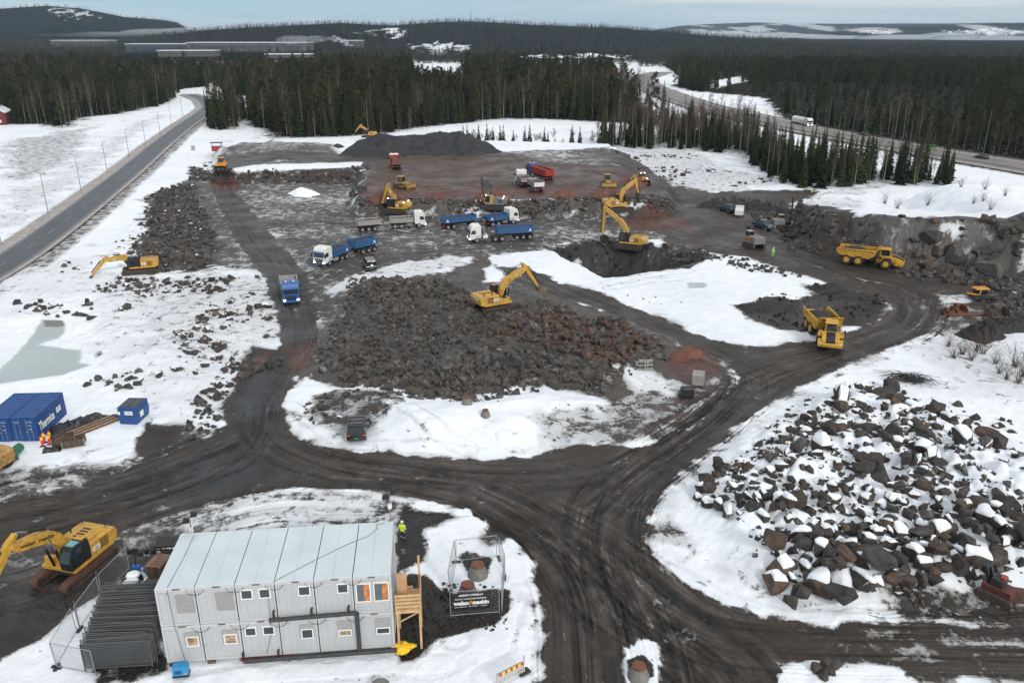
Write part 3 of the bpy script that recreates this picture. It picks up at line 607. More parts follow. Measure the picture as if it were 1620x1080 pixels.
def build_points(name, pts, protos, label, seed=0):
    """one object that scatters tree meshes over its own points with geometry nodes"""
    r = np.random.default_rng(seed); n = len(pts)
    me = bpy.data.meshes.new(name); me.vertices.add(n); me.vertices.foreach_set('co', np.asarray(pts, np.float32)[:, :3].ravel())
    a = me.attributes.new('k', 'INT', 'POINT'); a.data.foreach_set('value', r.integers(0, len(protos), n).astype(np.int32))
    a = me.attributes.new('rot', 'FLOAT_VECTOR', 'POINT'); a.data.foreach_set('vector', np.c_[r.normal(0, .03, n), r.normal(0, .03, n), r.uniform(0, 6.28, n)].astype(np.float32).ravel())
    P_ = np.asarray(pts); sc = r.uniform(.62, 1.22, n)*(1+.16*fbm(P_[:, 0]/45, P_[:, 1]/45, 2, 5))*(P_[:, 3] if P_.shape[1] > 3 else 1); a = me.attributes.new('sc', 'FLOAT_VECTOR', 'POINT'); a.data.foreach_set('vector', np.c_[sc, sc, sc*r.uniform(.9, 1.12, n)].astype(np.float32).ravel())
    o = link(bpy.data.objects.new(name, me)); tag(o, label, name.split('_')[0], None, 'stuff')
    g = bpy.data.node_groups.new(name, 'GeometryNodeTree'); g.interface.new_socket('Geometry', in_out='INPUT', socket_type='NodeSocketGeometry'); g.interface.new_socket('Geometry', in_out='OUTPUT', socket_type='NodeSocketGeometry')
    gi = g.nodes.new('NodeGroupInput'); go = g.nodes.new('NodeGroupOutput'); j = g.nodes.new('GeometryNodeJoinGeometry')
    def at(nm, ty):
        q = g.nodes.new('GeometryNodeInputNamedAttribute'); q.data_type = ty; q.inputs['Name'].default_value = nm; return q.outputs['Attribute']
    for i, pm in enumerate(protos):
        po = bpy.data.objects.new(pm.name, pm)
        oi = g.nodes.new('GeometryNodeObjectInfo'); oi.inputs['Object'].default_value = po; oi.inputs['As Instance'].default_value = True
        ip = g.nodes.new('GeometryNodeInstanceOnPoints'); cmp = g.nodes.new('FunctionNodeCompare'); cmp.data_type = 'INT'; cmp.operation = 'EQUAL'
        ki = at('k', 'INT'); g.links.new(ki, cmp.inputs[2]); cmp.inputs[3].default_value = i
        g.links.new(cmp.outputs[0], ip.inputs['Selection']); g.links.new(gi.outputs[0], ip.inputs['Points']); g.links.new(oi.outputs['Geometry'], ip.inputs['Instance'])
        er = g.nodes.new('FunctionNodeEulerToRotation'); g.links.new(at('rot', 'FLOAT_VECTOR'), er.inputs[0]); g.links.new(er.outputs[0], ip.inputs['Rotation'])
        g.links.new(at('sc', 'FLOAT_VECTOR'), ip.inputs['Scale']); g.links.new(ip.outputs[0], j.inputs[0])
    g.links.new(j.outputs[0], go.inputs[0]); md = o.modifiers.new('scatter', 'NODES'); md.node_group = g
    return o

def grid_in(poly, sp, jit=.45):
    xs = [p[0] for p in poly]; ys = [p[1] for p in poly]
    gx, gy = np.meshgrid(np.arange(min(xs), max(xs), sp), np.arange(min(ys), max(ys), sp)); x = gx.ravel()+rng.uniform(-jit, jit, gx.size)*sp; y = gy.ravel()+rng.uniform(-jit, jit, gx.size)*sp
    k = inside(x, y, poly) & (np.abs(x) < .80*y+30)
    return x[k], y[k]
def clear_mask(x, y):
    k = np.ones(len(x), bool)
    for c in CLEAR: k &= ~(sdist(x, y, c) > 2*fbm(x/12, y/12, 3, 71)*2)
    for c, q in THIN: k &= ~inside(x, y, c) | (rng.random(len(x)) < q)
    k &= segdist(x, y, ROADL, False) > 9
    k &= segdist(x, y, HWY, False) > 14
    return k
def build_forest():
    near = []     # (x, y, kind, region)
    far_pts = []; mid = {'spruce_tree': [], 'pine_tree': [], 'birch_tree': []}
    REG = ['edge of the forest left of the country road', 'edge of the pine forest behind the quarry', 'forest edge along the far side of the highway', 'strip of trees between quarry and highway', 'clump beside the country road bend']
    for ri, poly in enumerate(FORESTS):
        sp = [4.4, 4.3, 4.6, 3.0, 3.6][ri]
        x, y = grid_in(poly, sp); d = np.hypot(x, y)
        k = (rng.random(len(x)) < np.clip(1-(d-500)/900*.75, .14, 1)) & clear_mask(x, y) & (d < 1500)
        x, y, d = x[k], y[k], d[k]
        rr = rng.random(len(x)); front = d < 10
        edge = sdist(x, y, poly) < 14; bz = fbm(x/55, y/55, 3, 87)
        for i in range(len(x)):
            if ri == 3: kd = 'birch_tree' if rr[i] < (.55 if y[i] > 262 else .3) else 'spruce_tree'
            elif ri == 4: kd = 'spruce_tree' if rr[i] < .8 else 'birch_tree'
            elif ri == 2: kd = 'birch_tree' if (rr[i] < .5 and edge[i] and d[i] < 700) else ('pine_tree' if rr[i] < .7 else 'spruce_tree')
            elif rr[i] > .95-.4*(bz[i] > .25): kd = 'birch_tree'
            else: kd = ('birch_tree' if rr[i] < .22 else 'pine_tree') if (edge[i] and rr[i] < .7) else ('pine_tree' if rr[i] < .55 else 'spruce_tree')
            near.append((x[i], y[i], kd, ri))
    near.sort(key=lambda t: math.hypot(t[0], t[1])*(1 if abs(t[0]) < .66*t[1] else 9))
    cnt = {'spruce_tree': 300, 'pine_tree': 110, 'birch_tree': 150}
    zs = Hf(np.array([t[0] for t in near]), np.array([t[1] for t in near]))
    nm_lab = {'spruce_tree': 'dark narrow spruce in the ', 'pine_tree': 'tall bare stemmed pine in the ', 'birch_tree': 'leafless pale birch in the '}
    for (x, y, kd, ri), z in zip(near, zs):
        if cnt[kd] > 0 and abs(x) < .66*y:
            cnt[kd] -= 1; p = rnd.choice(KINDS[kd]); e = bpy.data.objects.new(kd, None); link(e)
            e.location = (x, y, z); e.rotation_euler = (rnd.gauss(0, .02), rnd.gauss(0, .02), rnd.random()*6.28); s = rnd.uniform(.5, 1.1)*(.95, .95, .80, .82, .9)[ri]
            e.scale = (s, s, s*rnd.uniform(.92, 1.1)); tag(e, nm_lab[kd]+REG[ri], 'tree', nm_lab[kd].split(' in the')[0]+'s at the '+REG[ri])
            link(bpy.data.objects.new('trunk', p['trunk']), e); link(bpy.data.objects.new('crown', p['crown']), e)
        else: mid[kd].append((x, y, z-.1, (.9, .92, .76, .8, .9)[ri]))
    allp = []; protos = []
    M = np.array(mid['spruce_tree']+mid['pine_tree']+mid['birch_tree'])
    # split per kind so that each scatter knows its meshes
    build_points('forest', np.array(mid['spruce_tree']+mid['pine_tree']), [q['both'] for q in KINDS['spruce_tree']]+[q['both'] for q in KINDS['pine_tree']], 'dense dark conifer forest behind and around the quarry', 1)
    if mid['birch_tree']: build_points('birch_wood', np.array(mid['birch_tree']), [q['both'] for q in KINDS['birch_tree']], 'bare birches mixed into the conifer forest', 2)
    # distant woods on the plain and the hills
    n = 42000; dd = np.exp(rng.uniform(math.log(1050), math.log(4900), n)); az = rng.uniform(-.72, .72, n); x = dd*az; y = dd*np.sqrt(np.maximum(1-az*az*.0, .1)); y = dd
    k = rng.random(n) < .93; x, y = x[k], y[k]
    px = 810+F*x/(y*CP); d = np.hypot(x, y)
    hill_l = (px < 420) & (d > 3900)
    keep = clear_mask(x, y) & ~((d > 3600) & ~hill_l)
    for a0, a1, d0, d1 in ((80, 165, 4100, 4500), (608, 640, 2280, 2700), (655, 738, 1700, 2150), (820, 1010, 1450, 1720)):
        keep &= fpm(x, y, px, d, a0, a1, d0, d1) < .05
    keep &= ~((px > 185) & (px < 500) & (d > 1040) & (d < 1330))
    x, y = x[keep], y[keep]; z = Hf(x, y)
    build_points('distant_woods', np.c_[x, y, z-.5], FAR, 'far off wooded plain and hills below the horizon', 3)

def build_bushes():
    # reddish young birches and small spruces in the snow behind the gravel heap, and thickets
    tw = [tri_mesh('twigs', birch_twigs(3.2, 300+s, 16, .28), M_twig) for s in range(3)]
    sm = [tri_mesh('crown', spruce(4.2, 320+s, .2, 14, 7, .02), M_spruce) for s in range(2)]
    q = W([(720, 232), (742, 222), (800, 226), (1000, 226), (1010, 232), (800, 234)])
    x, y = grid_in(q, 3.4); k = rng.random(len(x)) < .75; x, y = x[k], y[k]; z = Hf(x, y)
    for i in range(len(x)):
        b = rnd.random() < .68; o = link(bpy.data.objects.new('young_birch' if b else 'young_spruce', rnd.choice(tw if b else sm)))
        o.location = (x[i], y[i], z[i]); o.rotation_euler = (0, 0, rnd.random()*6.28); s = rnd.uniform(.6, 1.3)*1.3; o.scale = (s, s, s)
        tag(o, ('small leafless reddish birch' if b else 'small dark spruce')+' in the snow behind the gravel heap', 'tree', 'young birches and spruces behind the gravel heap')
    # bare thicket at right, by the wire heap
    big = [tri_mesh('bare_bush', tubes(sum([[([(rnd.gauss(0, .2), rnd.gauss(0, .2), 0), (rnd.gauss(0, .5), rnd.gauss(0, .5), 1.3), (rnd.gauss(0, 1.0), rnd.gauss(0, 1.0), rnd.uniform(2, 3.4))], .022, .006)] for _ in range(30)], [])), M_twig) for s in range(3)]
    spots = [(1522, 560), (1508, 566), (1500, 548), (1536, 570), (1580, 590), (1592, 600), (1575, 575), (1610, 606), (1618, 595), (1555, 560), (1604, 580), (1545, 555), (1400, 322), (1420, 330), (1540, 322), (1555, 318), (1566, 332), (1500, 285), (1520, 296), (1558, 300), (1590, 310), (1467, 325)]
    for i, (a, b) in enumerate(spots):
        g = G(a, b); o = link(bpy.data.objects.new('bare_bush', big[i % 3])); o.location = g; o.rotation_euler = (0, 0, rnd.random()*6.28); s = rnd.uniform(.75, 1.15) if i < 12 else rnd.uniform(.6, .9); o.scale = (s, s, s)
        tag(o, 'leafless many stemmed bush in the snow '+('right of the wire heap' if i < 12 else 'on top of the rock ledge'), 'bush', 'bare bushes '+('right of the wire heap' if i < 12 else 'on the rock ledge'))

# ------------------------------------------------------------------ rocks
def rock_mat(name, attr):
    m = bpy.data.materials.new(name); m.use_nodes = True; n = m.node_tree; b = n.nodes['Principled BSDF']; N = n.nodes.new; L = n.links.new
    b.inputs['Roughness'].default_value = .8; b.inputs['Specular IOR Level'].default_value = .3
    t = N('ShaderNodeTexCoord'); no = N('ShaderNodeTexNoise'); no.inputs['Scale'].default_value = 2.4; no.inputs['Detail'].default_value = 9; no.inputs['Roughness'].default_value = .65; L(t.outputs['Object'], no.inputs['Vector'])
    if attr:
        a = N('ShaderNodeAttribute'); a.attribute_name = 'gcol'; base = a.outputs['Color']; s = N('ShaderNodeAttribute'); s.attribute_name = 'snow'; sn = s.outputs['Fac']
    else:
        oi = N('ShaderNodeObjectInfo'); r = N('ShaderNodeValToRGB'); e = r.color_ramp.elements; e[0].color = (.070, .068, .066, 1); e[1].color = (.105, .104, .102, 1); e[0].position = 0; e[1].position = 1
        for p_, c in ((.3, (.085, .076, .070)), (.5, (.060, .055, .053)), (.78, (.145, .105, .078)), (.86, (.075, .071, .069))): q = e.new(p_); q.color = (*c, 1)
        L(oi.outputs['Random'], r.inputs[0]); base = r.outputs[0]; v = N('ShaderNodeValue'); v.outputs[0].default_value = 0.0; sn = v.outputs[0]
    rp = N('ShaderNodeValToRGB'); rp.color_ramp.elements[0].position = .3; rp.color_ramp.elements[0].color = (.24, .24, .245, 1); rp.color_ramp.elements[1].position = .72; rp.color_ramp.elements[1].color = (1.14, 1.09, 1.04, 1); L(no.outputs['Fac'], rp.inputs[0])
    mu = N('ShaderNodeMix'); mu.data_type = 'RGBA'; mu.blend_type = 'MULTIPLY'; mu.inputs['Factor'].default_value = 1; L(base, mu.inputs['A']); L(rp.outputs[0], mu.inputs['B'])
    g = N('ShaderNodeNewGeometry'); sx = N('ShaderNodeSeparateXYZ'); L(g.outputs['Normal'], sx.inputs[0])
    # snow lies on faces that look up
    ad = N('ShaderNodeMath'); ad.operation = 'MULTIPLY_ADD'; ad.inputs[1].default_value = .35; L(no.outputs['Fac'], ad.inputs[0]); L(sx.outputs['Z'], ad.inputs[2])
    th = N('ShaderNodeMath'); th.operation = 'MULTIPLY_ADD'; th.inputs[1].default_value = -.75; th.inputs[2].default_value = 1.36; L(sn, th.inputs[0])
    gt = N('ShaderNodeMath'); gt.operation = 'SUBTRACT'; L(ad.outputs[0], gt.inputs[0]); L(th.outputs[0], gt.inputs[1])
    mm = N('ShaderNodeMath'); mm.operation = 'MULTIPLY'; mm.use_clamp = True; mm.inputs[1].default_value = 14; L(gt.outputs[0], mm.inputs[0])
    mi = N('ShaderNodeMix'); mi.data_type = 'RGBA'; mi.inputs['B'].default_value = (*SNOWC, 1); L(mu.outputs['Result'], mi.inputs['A'])
    if attr: L(mm.outputs[0], mi.inputs['Factor'])
    else: mi.inputs['Factor'].default_value = 0
    L(mi.outputs['Result'], b.inputs['Base Color'])
    bp = N('ShaderNodeBump'); bp.inputs['Strength'].default_value = .7; bp.inputs['Distance'].default_value = .06; L(no.outputs['Fac'], bp.inputs['Height']); L(bp.outputs[0], b.inputs['Normal'])
    return m
M_rock = rock_mat('rock', False); M_rubble = rock_mat('rubble', True)
M_snow = mat('snow', SNOWC, .75, var=.04, nscale=.8, bump=.25)

def hull(n, seed, flat=.75):
    r = random.Random(seed); bm = bmesh.new()
    for _ in range(n):
        v = Vector((r.uniform(-1, 1), r.uniform(-1, 1), r.uniform(-1, 1)))
        v = v.normalized()*r.uniform(.78, 1.0)*.62 if r.random() < .6 else v*.5
        bm.verts.new((v.x*1.1, v.y*.95, v.z*flat))
    q = bmesh.ops.convex_hull(bm, input=bm.verts); bmesh.ops.delete(bm, geom=list({g for g in q['geom_interior']+q['geom_unused'] if isinstance(g, bmesh.types.BMVert)}), context='VERTS')
    bmesh.ops.recalc_face_normals(bm, faces=bm.faces); return bm
HULLS = []
for s in range(20):
    bm = hull(13+s % 5, s, .7+.1*(s % 3)); bm.verts.ensure_lookup_table()
    HULLS.append((np.array([v.co[:] for v in bm.verts]), np.array([[v.index for v in f.verts] for f in bm.faces if len(f.verts) == 3]))); bm.free()

def rubble_field(poly, dens, smin, smax, cols, snow, sink=.25, power=2.0, wg=True, lim=None, mask=None):
    """list of (x, y, z, size, colour, snow)"""
    q = WG(poly) if wg else poly; xs = [p[0] for p in q]; ys = [p[1] for p in q]
    n = int((max(xs)-min(xs))*(max(ys)-min(ys))*dens); x = rng.uniform(min(xs), max(xs), n); y = rng.uniform(min(ys), max(ys), n)
    k = sdist(x, y, q) + 2*fbm(x/4, y/4, 3, 81) > 0; x, y = x[k], y[k]
    if mask is not None: k = mask(x, y); x, y = x[k], y[k]
    if lim: x, y = x[:lim], y[:lim]
    s = smin+(smax-smin)*rng.random(len(x))**power; z = Hf(x, y)
    c = np.array(cols)[rng.integers(0, len(cols), len(x))]*rng.uniform(.7, 1.25, (len(x), 1))
    return x, y, z+s*(.5-sink)*.6, s, c, np.full(len(x), snow)+rng.normal(0, .12, len(x))
ROCKC = [(.085, .082, .080), (.098, .090, .084), (.062, .061, .060), (.100, .080, .068), (.095, .093, .092), (.125, .120, .115)]
REDC = [(.125, .085, .066), (.105, .075, .062), (.085, .075, .068), (.14, .095, .068)]
GREYC = [(.15, .145, .14), (.12, .117, .114), (.095, .09, .086)]

BOULD = []    # individual boulders (x, y, size)
def build_rocks():
    # 1. the big boulders of the snowy heap: individuals
    bms = []; caps = []
    for s in range(14):
        bm = hull(14+s % 5, 400+s, .78+.12*(s % 3))
        bmesh.ops.bevel(bm, geom=bm.edges, offset=.04, segments=2, affect='EDGES', profile=.6)
        me = bpy.data.meshes.new('boulder'); bm.to_mesh(me); me.materials.append(M_rock); bms.append(me)
        # the snow lying on top: upward faces lifted, closed and rounded
        cb = bmesh.new(); cb.from_mesh(me); cb.normal_update()
        bmesh.ops.delete(cb, geom=[f for f in cb.faces if f.normal.z < .48 or f.calc_center_median().z < -.02], context='FACES')
        if len(cb.faces):
            bmesh.ops.triangulate(cb, faces=cb.faces); bmesh.ops.subdivide_edges(cb, edges=[e for e in cb.edges if e.calc_length() > .08], cuts=2, use_grid_fill=True)
            be = {v for e in cb.edges if e.is_boundary for v in e.verts}
            bmesh.ops.triangulate(cb, faces=cb.faces)
            for v in cb.verts:
                v.co.z += .012 if v in be else .12+.03*math.sin(v.co.x*9+s)+.02*math.sin(v.co.y*11)
                if v in be: v.co.x *= .93; v.co.y *= .93
            for _ in range(4): bmesh.ops.smooth_vert(cb, verts=[v for v in cb.verts if v not in be], factor=.4, use_axis_x=True, use_axis_y=True, use_axis_z=True)
            for f in cb.faces: f.smooth = True
        cm = bpy.data.meshes.new('snow_cap'); cb.to_mesh(cm); cm.materials.append(M_snow); caps.append(cm); cb.free(); bm.free()
    groups = [  # (px polygon, count, smin, smax, capprob, label)
     ([(1080, 800), (1110, 770), (1180, 770), (1240, 790), (1200, 810), (1110, 818)], 14, 1.0, 1.7, .5, 'snow dusted boulder at the left end of the boulder heap'),
     ([(1170, 705), (1240, 680), (1300, 630), (1400, 600), (1440, 640), (1540, 680), (1620, 700), (1500, 730), (1440, 750), (1330, 765), (1200, 740)], 84, 1.0, 2.5, .55, 'big angular boulder on the upper part of the snowy boulder heap'),
     ([(1130, 740), (1220, 740), (1320, 770), (1330, 800), (1200, 830), (1180, 790), (1110, 760)], 34, .9, 1.8, .6, 'boulder half capped with snow in the left part of the heap'),
     ([(1215, 870), (1290, 850), (1400, 880), (1500, 900), (1480, 930), (1390, 950), (1250, 960), (1215, 920)], 48, 1.1, 2.6, .5, 'large round edged boulder along the lower front of the heap'),
     ([(1290, 840), (1400, 830), (1560, 850), (1590, 900), (1500, 910), (1400, 880), (1300, 870)], 46, 1.0, 2.2, .55, 'dark boulder in the lower middle of the snowy heap'),
     ([(1520, 800), (1620, 800), (1660, 870), (1560, 880), (1510, 830)], 26, 1.0, 2.2, .5, 'boulder at the right edge of the snowy heap'),
     ([(1320, 770), (1500, 760), (1540, 830), (1400, 830), (1300, 810)], 30, .8, 1.6, .95, 'boulder almost buried in snow in the middle of the heap'),
     ([(1290, 1048), (1320, 1048), (1330, 1070), (1290, 1070)], 5, .8, 1.3, .2, 'dark boulder in the snow below the lower right track'),
    ]
    for poly, n, a, b, cp, lab in groups:
        q = WG(poly); xs = [p[0] for p in q]; ys = [p[1] for p in q]; k = 0; tries = 0; mine = []
        while k < n and tries < 6000:
            tries += 1; x = rnd.uniform(min(xs), max(xs)); y = rnd.uniform(min(ys), max(ys))
            if not inside(np.array([x]), np.array([y]), q)[0]: continue
            s = (a+(b-a)*rnd.random()**1.7)*.9
            if any((x-u)**2+(y-v)**2 < (.31*(s+t))**2 for u, v, t in BOULD): continue
            BOULD.append((x, y, s)); k += 1; i = rnd.randrange(14)
            o = link(bpy.data.objects.new('boulder', bms[i])); o.location = (x, y, hz(x, y)+s*.20+(.55 if rnd.random() < .22 else 0)); o.rotation_euler = (rnd.gauss(0, .12), rnd.gauss(0, .12), rnd.random()*6.28)
            o.scale = (s*rnd.uniform(.85, 1.25), s*rnd.uniform(.8, 1.1), s*rnd.uniform(.8, 1.1)); tag(o, lab, 'boulder', 'boulders: '+lab)
            if rnd.random() < cp*.62 and len(caps[i].polygons): link(bpy.data.objects.new('snow_cap', caps[i]), o)
    # 2. everything smaller: one rubble object
    def seg(poly, *a, **k): out.append(rubble_field(poly, *a, **k))
    out = []
    CEN = [(510, 555), (545, 500), (545, 450), (600, 440), (700, 438), (760, 470), (770, 500), (860, 470), (905, 485), (960, 505), (1050, 545), (1070, 560), (1000, 590), (960, 625), (880, 618), (760, 636), (620, 618), (520, 610)]
    seg(CEN, 3.6, .12, .95, ROCKC+GREYC, -.1, power=2.8)
    seg([(520, 605), (560, 560), (700, 570), (800, 560), (950, 575), (960, 620), (860, 615), (700, 632), (600, 615)], .7, .4, 1.5, ROCKC, -.2, power=1.5)
    seg([(560, 450), (700, 440), (740, 470), (640, 500), (560, 480)], .6, .4, 1.5, ROCKC, -.2)
    seg([(860, 490), (960, 505), (1050, 550), (960, 590), (880, 560), (780, 520)], 1.3, .45, 1.5, REDC, -.3, power=1.3)
    seg([(700, 500), (760, 500), (720, 560), (600, 560), (620, 520)], 3.0, .15, .5, GREYC, -.2)
    seg([(490, 622), (640, 620), (600, 650), (540, 680), (500, 682), (485, 660)], 1.0, .2, .9, ROCKC, .25)
    seg([(570, 330), (760, 335), (1045, 334), (1060, 318), (800, 320), (566, 318)], 1.4, .45, 1.5, GREYC+ROCKC, .12, power=1.4)
    seg([(300, 263), (372, 280), (575, 268), (575, 276), (440, 287), (380, 292), (300, 285)], .8, .4, 1.5, ROCKC, .1)
    seg([(560, 262), (580, 262), (572, 330), (545, 325), (560, 300)], .8, .4, 1.4, ROCKC, .1)
    seg([(235, 305), (300, 290), (325, 330), (340, 400), (325, 425), (250, 432), (200, 412), (225, 370)], 1.0, .3, 1.3, ROCKC, .15)
    seg([(120, 420), (240, 440), (420, 440), (430, 540), (380, 600), (300, 590), (280, 520), (120, 470)], .75, .18, 1.5, ROCKC, .35, power=2.2, mask=lambda x, y: fbm(x/7, y/7, 3, 91) > -.05)
    seg([(20, 475), (170, 480), (150, 505), (60, 500), (20, 490)], .55, .4, 1.5, ROCKC, .25)
    seg([(130, 600), (280, 575), (270, 620), (140, 625)], .5, .3, 1.2, ROCKC, .3, mask=lambda x, y: fbm(x/5, y/5, 3, 92) > 0)
    seg([(300, 640), (340, 590), (440, 555), (450, 570), (350, 620), (310, 660)], 1.6, .3, 1.2, ROCKC, .15)
    seg([(285, 680), (320, 640), (350, 655), (340, 690), (290, 700)], 1.4, .3, 1.0, ROCKC, .2)
    seg([(20, 430), (200, 400), (330, 250), (360, 235), (320, 290), (240, 340), (130, 430)], .16, .3, 1.4, ROCKC, .4, mask=lambda x, y: segdist(x, y, ROADL, False) > 10)
    seg([(1110, 310), (1240, 322), (1330, 340), (1380, 350), (1400, 400), (1300, 385), (1240, 378), (1190, 340)], 1.1, .35, 1.5, ROCKC, .05, power=1.6)
    seg([(1240, 380), (1330, 370), (1400, 400), (1430, 435), (1330, 405), (1250, 395)], 1.4, .3, 1.3, ROCKC, .0)
    # big blocks of the rock face
    out.append(rubble_field([P(a, b, c)[:2] for a, b, c in [(1400, 350, 7), (1480, 346, 8), (1620, 350, 8), (1680, 350, 8), (1690, 436, 0), (1480, 436, 0), (1420, 405, 0)]], .13, 2.6, 6.2, [(.10, .097, .095), (.085, .078, .072), (.13, .128, .125), (.095, .082, .070)], .18, sink=.66, power=1.2, wg=False, mask=lambda x, y: x > 70))
    out.append(rubble_field([P(a, b, c)[:2] for a, b, c in [(1345, 352, 5), (1400, 344, 7), (1480, 345, 8), (1620, 352, 8), (1640, 440, 0), (1440, 438, 0), (1400, 412, 0), (1350, 385, 1)]], .14, .7, 2.2, [(.10, .095, .09), (.085, .07, .06), (.12, .11, .105), (.075, .07, .068), (.11, .085, .065)], .2, sink=.36, power=1.6, wg=False, mask=lambda x, y: x > 62))
    seg([(1430, 430), (1500, 425), (1620, 430), (1620, 452), (1440, 446)], 1.5, .3, 1.2, GREYC+ROCKC, .05)
    seg([(1560, 450), (1620, 440), (1640, 520), (1560, 500)], 1.5, .4, 1.5, ROCKC, .15)
    seg([(1000, 390), (1090, 388), (1130, 402), (1180, 410), (1280, 440), (1220, 440), (1140, 418), (1040, 405)], .8, .3, 1.2, ROCKC, .2)
    seg([(860, 388), (960, 380), (1000, 388), (1010, 420), (960, 434), (900, 412)], .5, .3, 1.1, [(.03, .03, .032)], .0)
    seg([(1010, 310), (1060, 320), (1070, 334), (1010, 332)], 1.2, .4, 1.2, ROCKC, .1)
    seg([(970, 235), (1090, 240), (1230, 290), (1110, 300), (1000, 265)], .25, .3, 1.5, ROCKC, .4, mask=lambda x, y: fbm(x/9, y/9, 3, 93) > 0)
    seg([(1165, 485), (1230, 468), (1385, 462), (1408, 485), (1385, 505), (1290, 525), (1230, 520)], .5, .2, .7, [(.03, .026, .024), (.05, .035, .03)], .05)
    seg([(1140, 760), (1200, 690), (1340, 625), (1480, 665), (1560, 720), (1620, 800), (1620, 900), (1500, 925), (1330, 950), (1210, 900), (1150, 800)], 1.2, .2, .9, ROCKC, .35, sink=.45, power=2.2)
    seg([(1100, 790), (1190, 690), (1330, 610), (1400, 590), (1500, 640), (1620, 680), (1640, 800), (1500, 760), (1300, 750), (1180, 800)], .45, .2, 1.1, ROCKC, .4, sink=.4, power=2)
    for rp in (ROADPOLY, ROADPOLY2): seg(rp, .22, .06, .26, ROCKC, -.2, power=2, mask=lambda x, y: (y < 150) & (fbm(x/3, y/3, 3, 95) > .05))
    seg([(630, 905), (690, 935), (880, 1000), (880, 1080), (640, 1060)], .02, .1, .3, ROCKC, .2)
    seg([(1100, 780), (1200, 690), (1340, 625), (1480, 665), (1560, 720), (1640, 800), (1640, 900), (1500, 925), (1330, 950), (1210, 900)], .42, .5, 1.35, ROCKC, .32, sink=.3, power=1.5)
    seg([(1500, 900), (1620, 930), (1620, 990), (1440, 960)], .5, .2, .7, ROCKC, .3)
    seg([(1030, 560), (1000, 480), (960, 455), (1100, 470)], .05, .2, .8, ROCKC, .2)
    seg([(630, 905), (690, 935), (800, 942), (804, 962), (786, 988), (730, 1000), (640, 1040)], 6, .1, .34, [(.04, .034, .030), (.03, .027, .025)], .0)
    seg([(950, 640), (1000, 610), (1100, 610), (1060, 680), (960, 700)], .5, .1, .4, ROCKC, .2)
    seg([(570, 640), (960, 640), (940, 700), (600, 700)], .03, .2, .6, ROCKC, .3)
    X, Y, Z, S, Cc, Sn = [np.concatenate([o[i] for o in out]) for i in range(6)]
    n = len(X); kk = rng.integers(0, len(HULLS), n); VV = []; FF = []; CC = []; SS = []; off = 0
    for k in range(len(HULLS)):
        m = np.where(kk == k)[0]
        if not len(m): continue
        hv, hf = HULLS[k]; nm = len(m); nv = len(hv)
        a = rng.uniform(0, 6.28, nm); b = rng.normal(0, .5, nm); v = np.tile(hv[None], (nm, 1, 1))*rng.uniform(.75, 1.2, (nm, 1, 3))
        yb = v[..., 1]*np.cos(b)[:, None]-v[..., 2]*np.sin(b)[:, None]; zb = v[..., 1]*np.sin(b)[:, None]+v[..., 2]*np.cos(b)[:, None]
        xa = v[..., 0]*np.cos(a)[:, None]-yb*np.sin(a)[:, None]; ya = v[..., 0]*np.sin(a)[:, None]+yb*np.cos(a)[:, None]
        w_ = np.stack([xa*S[m][:, None]+X[m][:, None], ya*S[m][:, None]+Y[m][:, None], zb*S[m][:, None]+Z[m][:, None]], -1).reshape(-1, 3)
        VV.append(w_); FF.append((hf[None]+(np.arange(nm)*nv)[:, None, None]).reshape(-1, 3)+off); off += nm*nv
        CC.append(np.repeat(Cc[m], nv, 0)); SS.append(np.repeat(Sn[m], nv))
    V = np.concatenate(VV); me = mesh_np('rock_rubble', V, np.concatenate(FF), {'gcol': ('FLOAT_COLOR', np.c_[np.concatenate(CC), np.ones(len(V))]), 'snow': ('FLOAT', np.concatenate(SS))}, [M_rubble])
    o = link(bpy.data.objects.new('rock_rubble', me)); tag(o, 'loose blasted rock and stones strewn over the quarry and the snow', 'rubble', None, 'stuff')
    print('rubble', n, 'boulders', len(BOULD))

def heap(name, px_poly_base, h, m, label, group=None, ridge=0.5, noise=.6, seed=0, res=.8, cat='heap'):
    """a dumped heap with its own mesh: outline on the ground, slopes at the angle of repose"""
    q = WG(px_poly_base) if px_poly_base[0][0] > 5 or True else px_poly_base
    xs = [p[0] for p in q]; ys = [p[1] for p in q]; cx, cy = sum(xs)/len(xs), sum(ys)/len(ys)
    gx, gy = np.meshgrid(np.arange(min(xs)-res, max(xs)+res*2, res), np.arange(min(ys)-res, max(ys)+res*2, res)); x = gx.ravel(); y = gy.ravel()
    s = sdist(x, y, q); k = .68
    z = np.minimum(np.maximum(s, 0)*k*(1+.35*fbm(x/3.5, y/9, 3, seed)), h*(.92+.45*fbm(x/7, y/14, 3, seed+1))) + np.where(s > 0, noise*.35*fbm(x/1.6, y/1.6, 4, seed+2)*np.minimum(1, np.maximum(s, 0)/1.5), 0)
    gz = Hf(x, y); zz = gz+np.where(s > -.3, z, -0.5) - .12*(s < .2)
    nr, nc = gx.shape; idx = np.arange(nr*nc).reshape(nr, nc); f = np.stack([idx[:-1, :-1], idx[:-1, 1:], idx[1:, 1:], idx[1:, :-1]], -1).reshape(-1, 4)
    f = f[(s[f] > -.4).any(1)]; used, inv = np.unique(f, return_inverse=True); V = np.c_[x, y, zz][used]; V -= (cx, cy, 0)
    me = mesh_np(name, V, inv.reshape(-1, 4), None, [m], smooth=True); o = link(bpy.data.objects.new(name, me)); o.location = (cx, cy, 0); tag(o, label, cat, group); return o
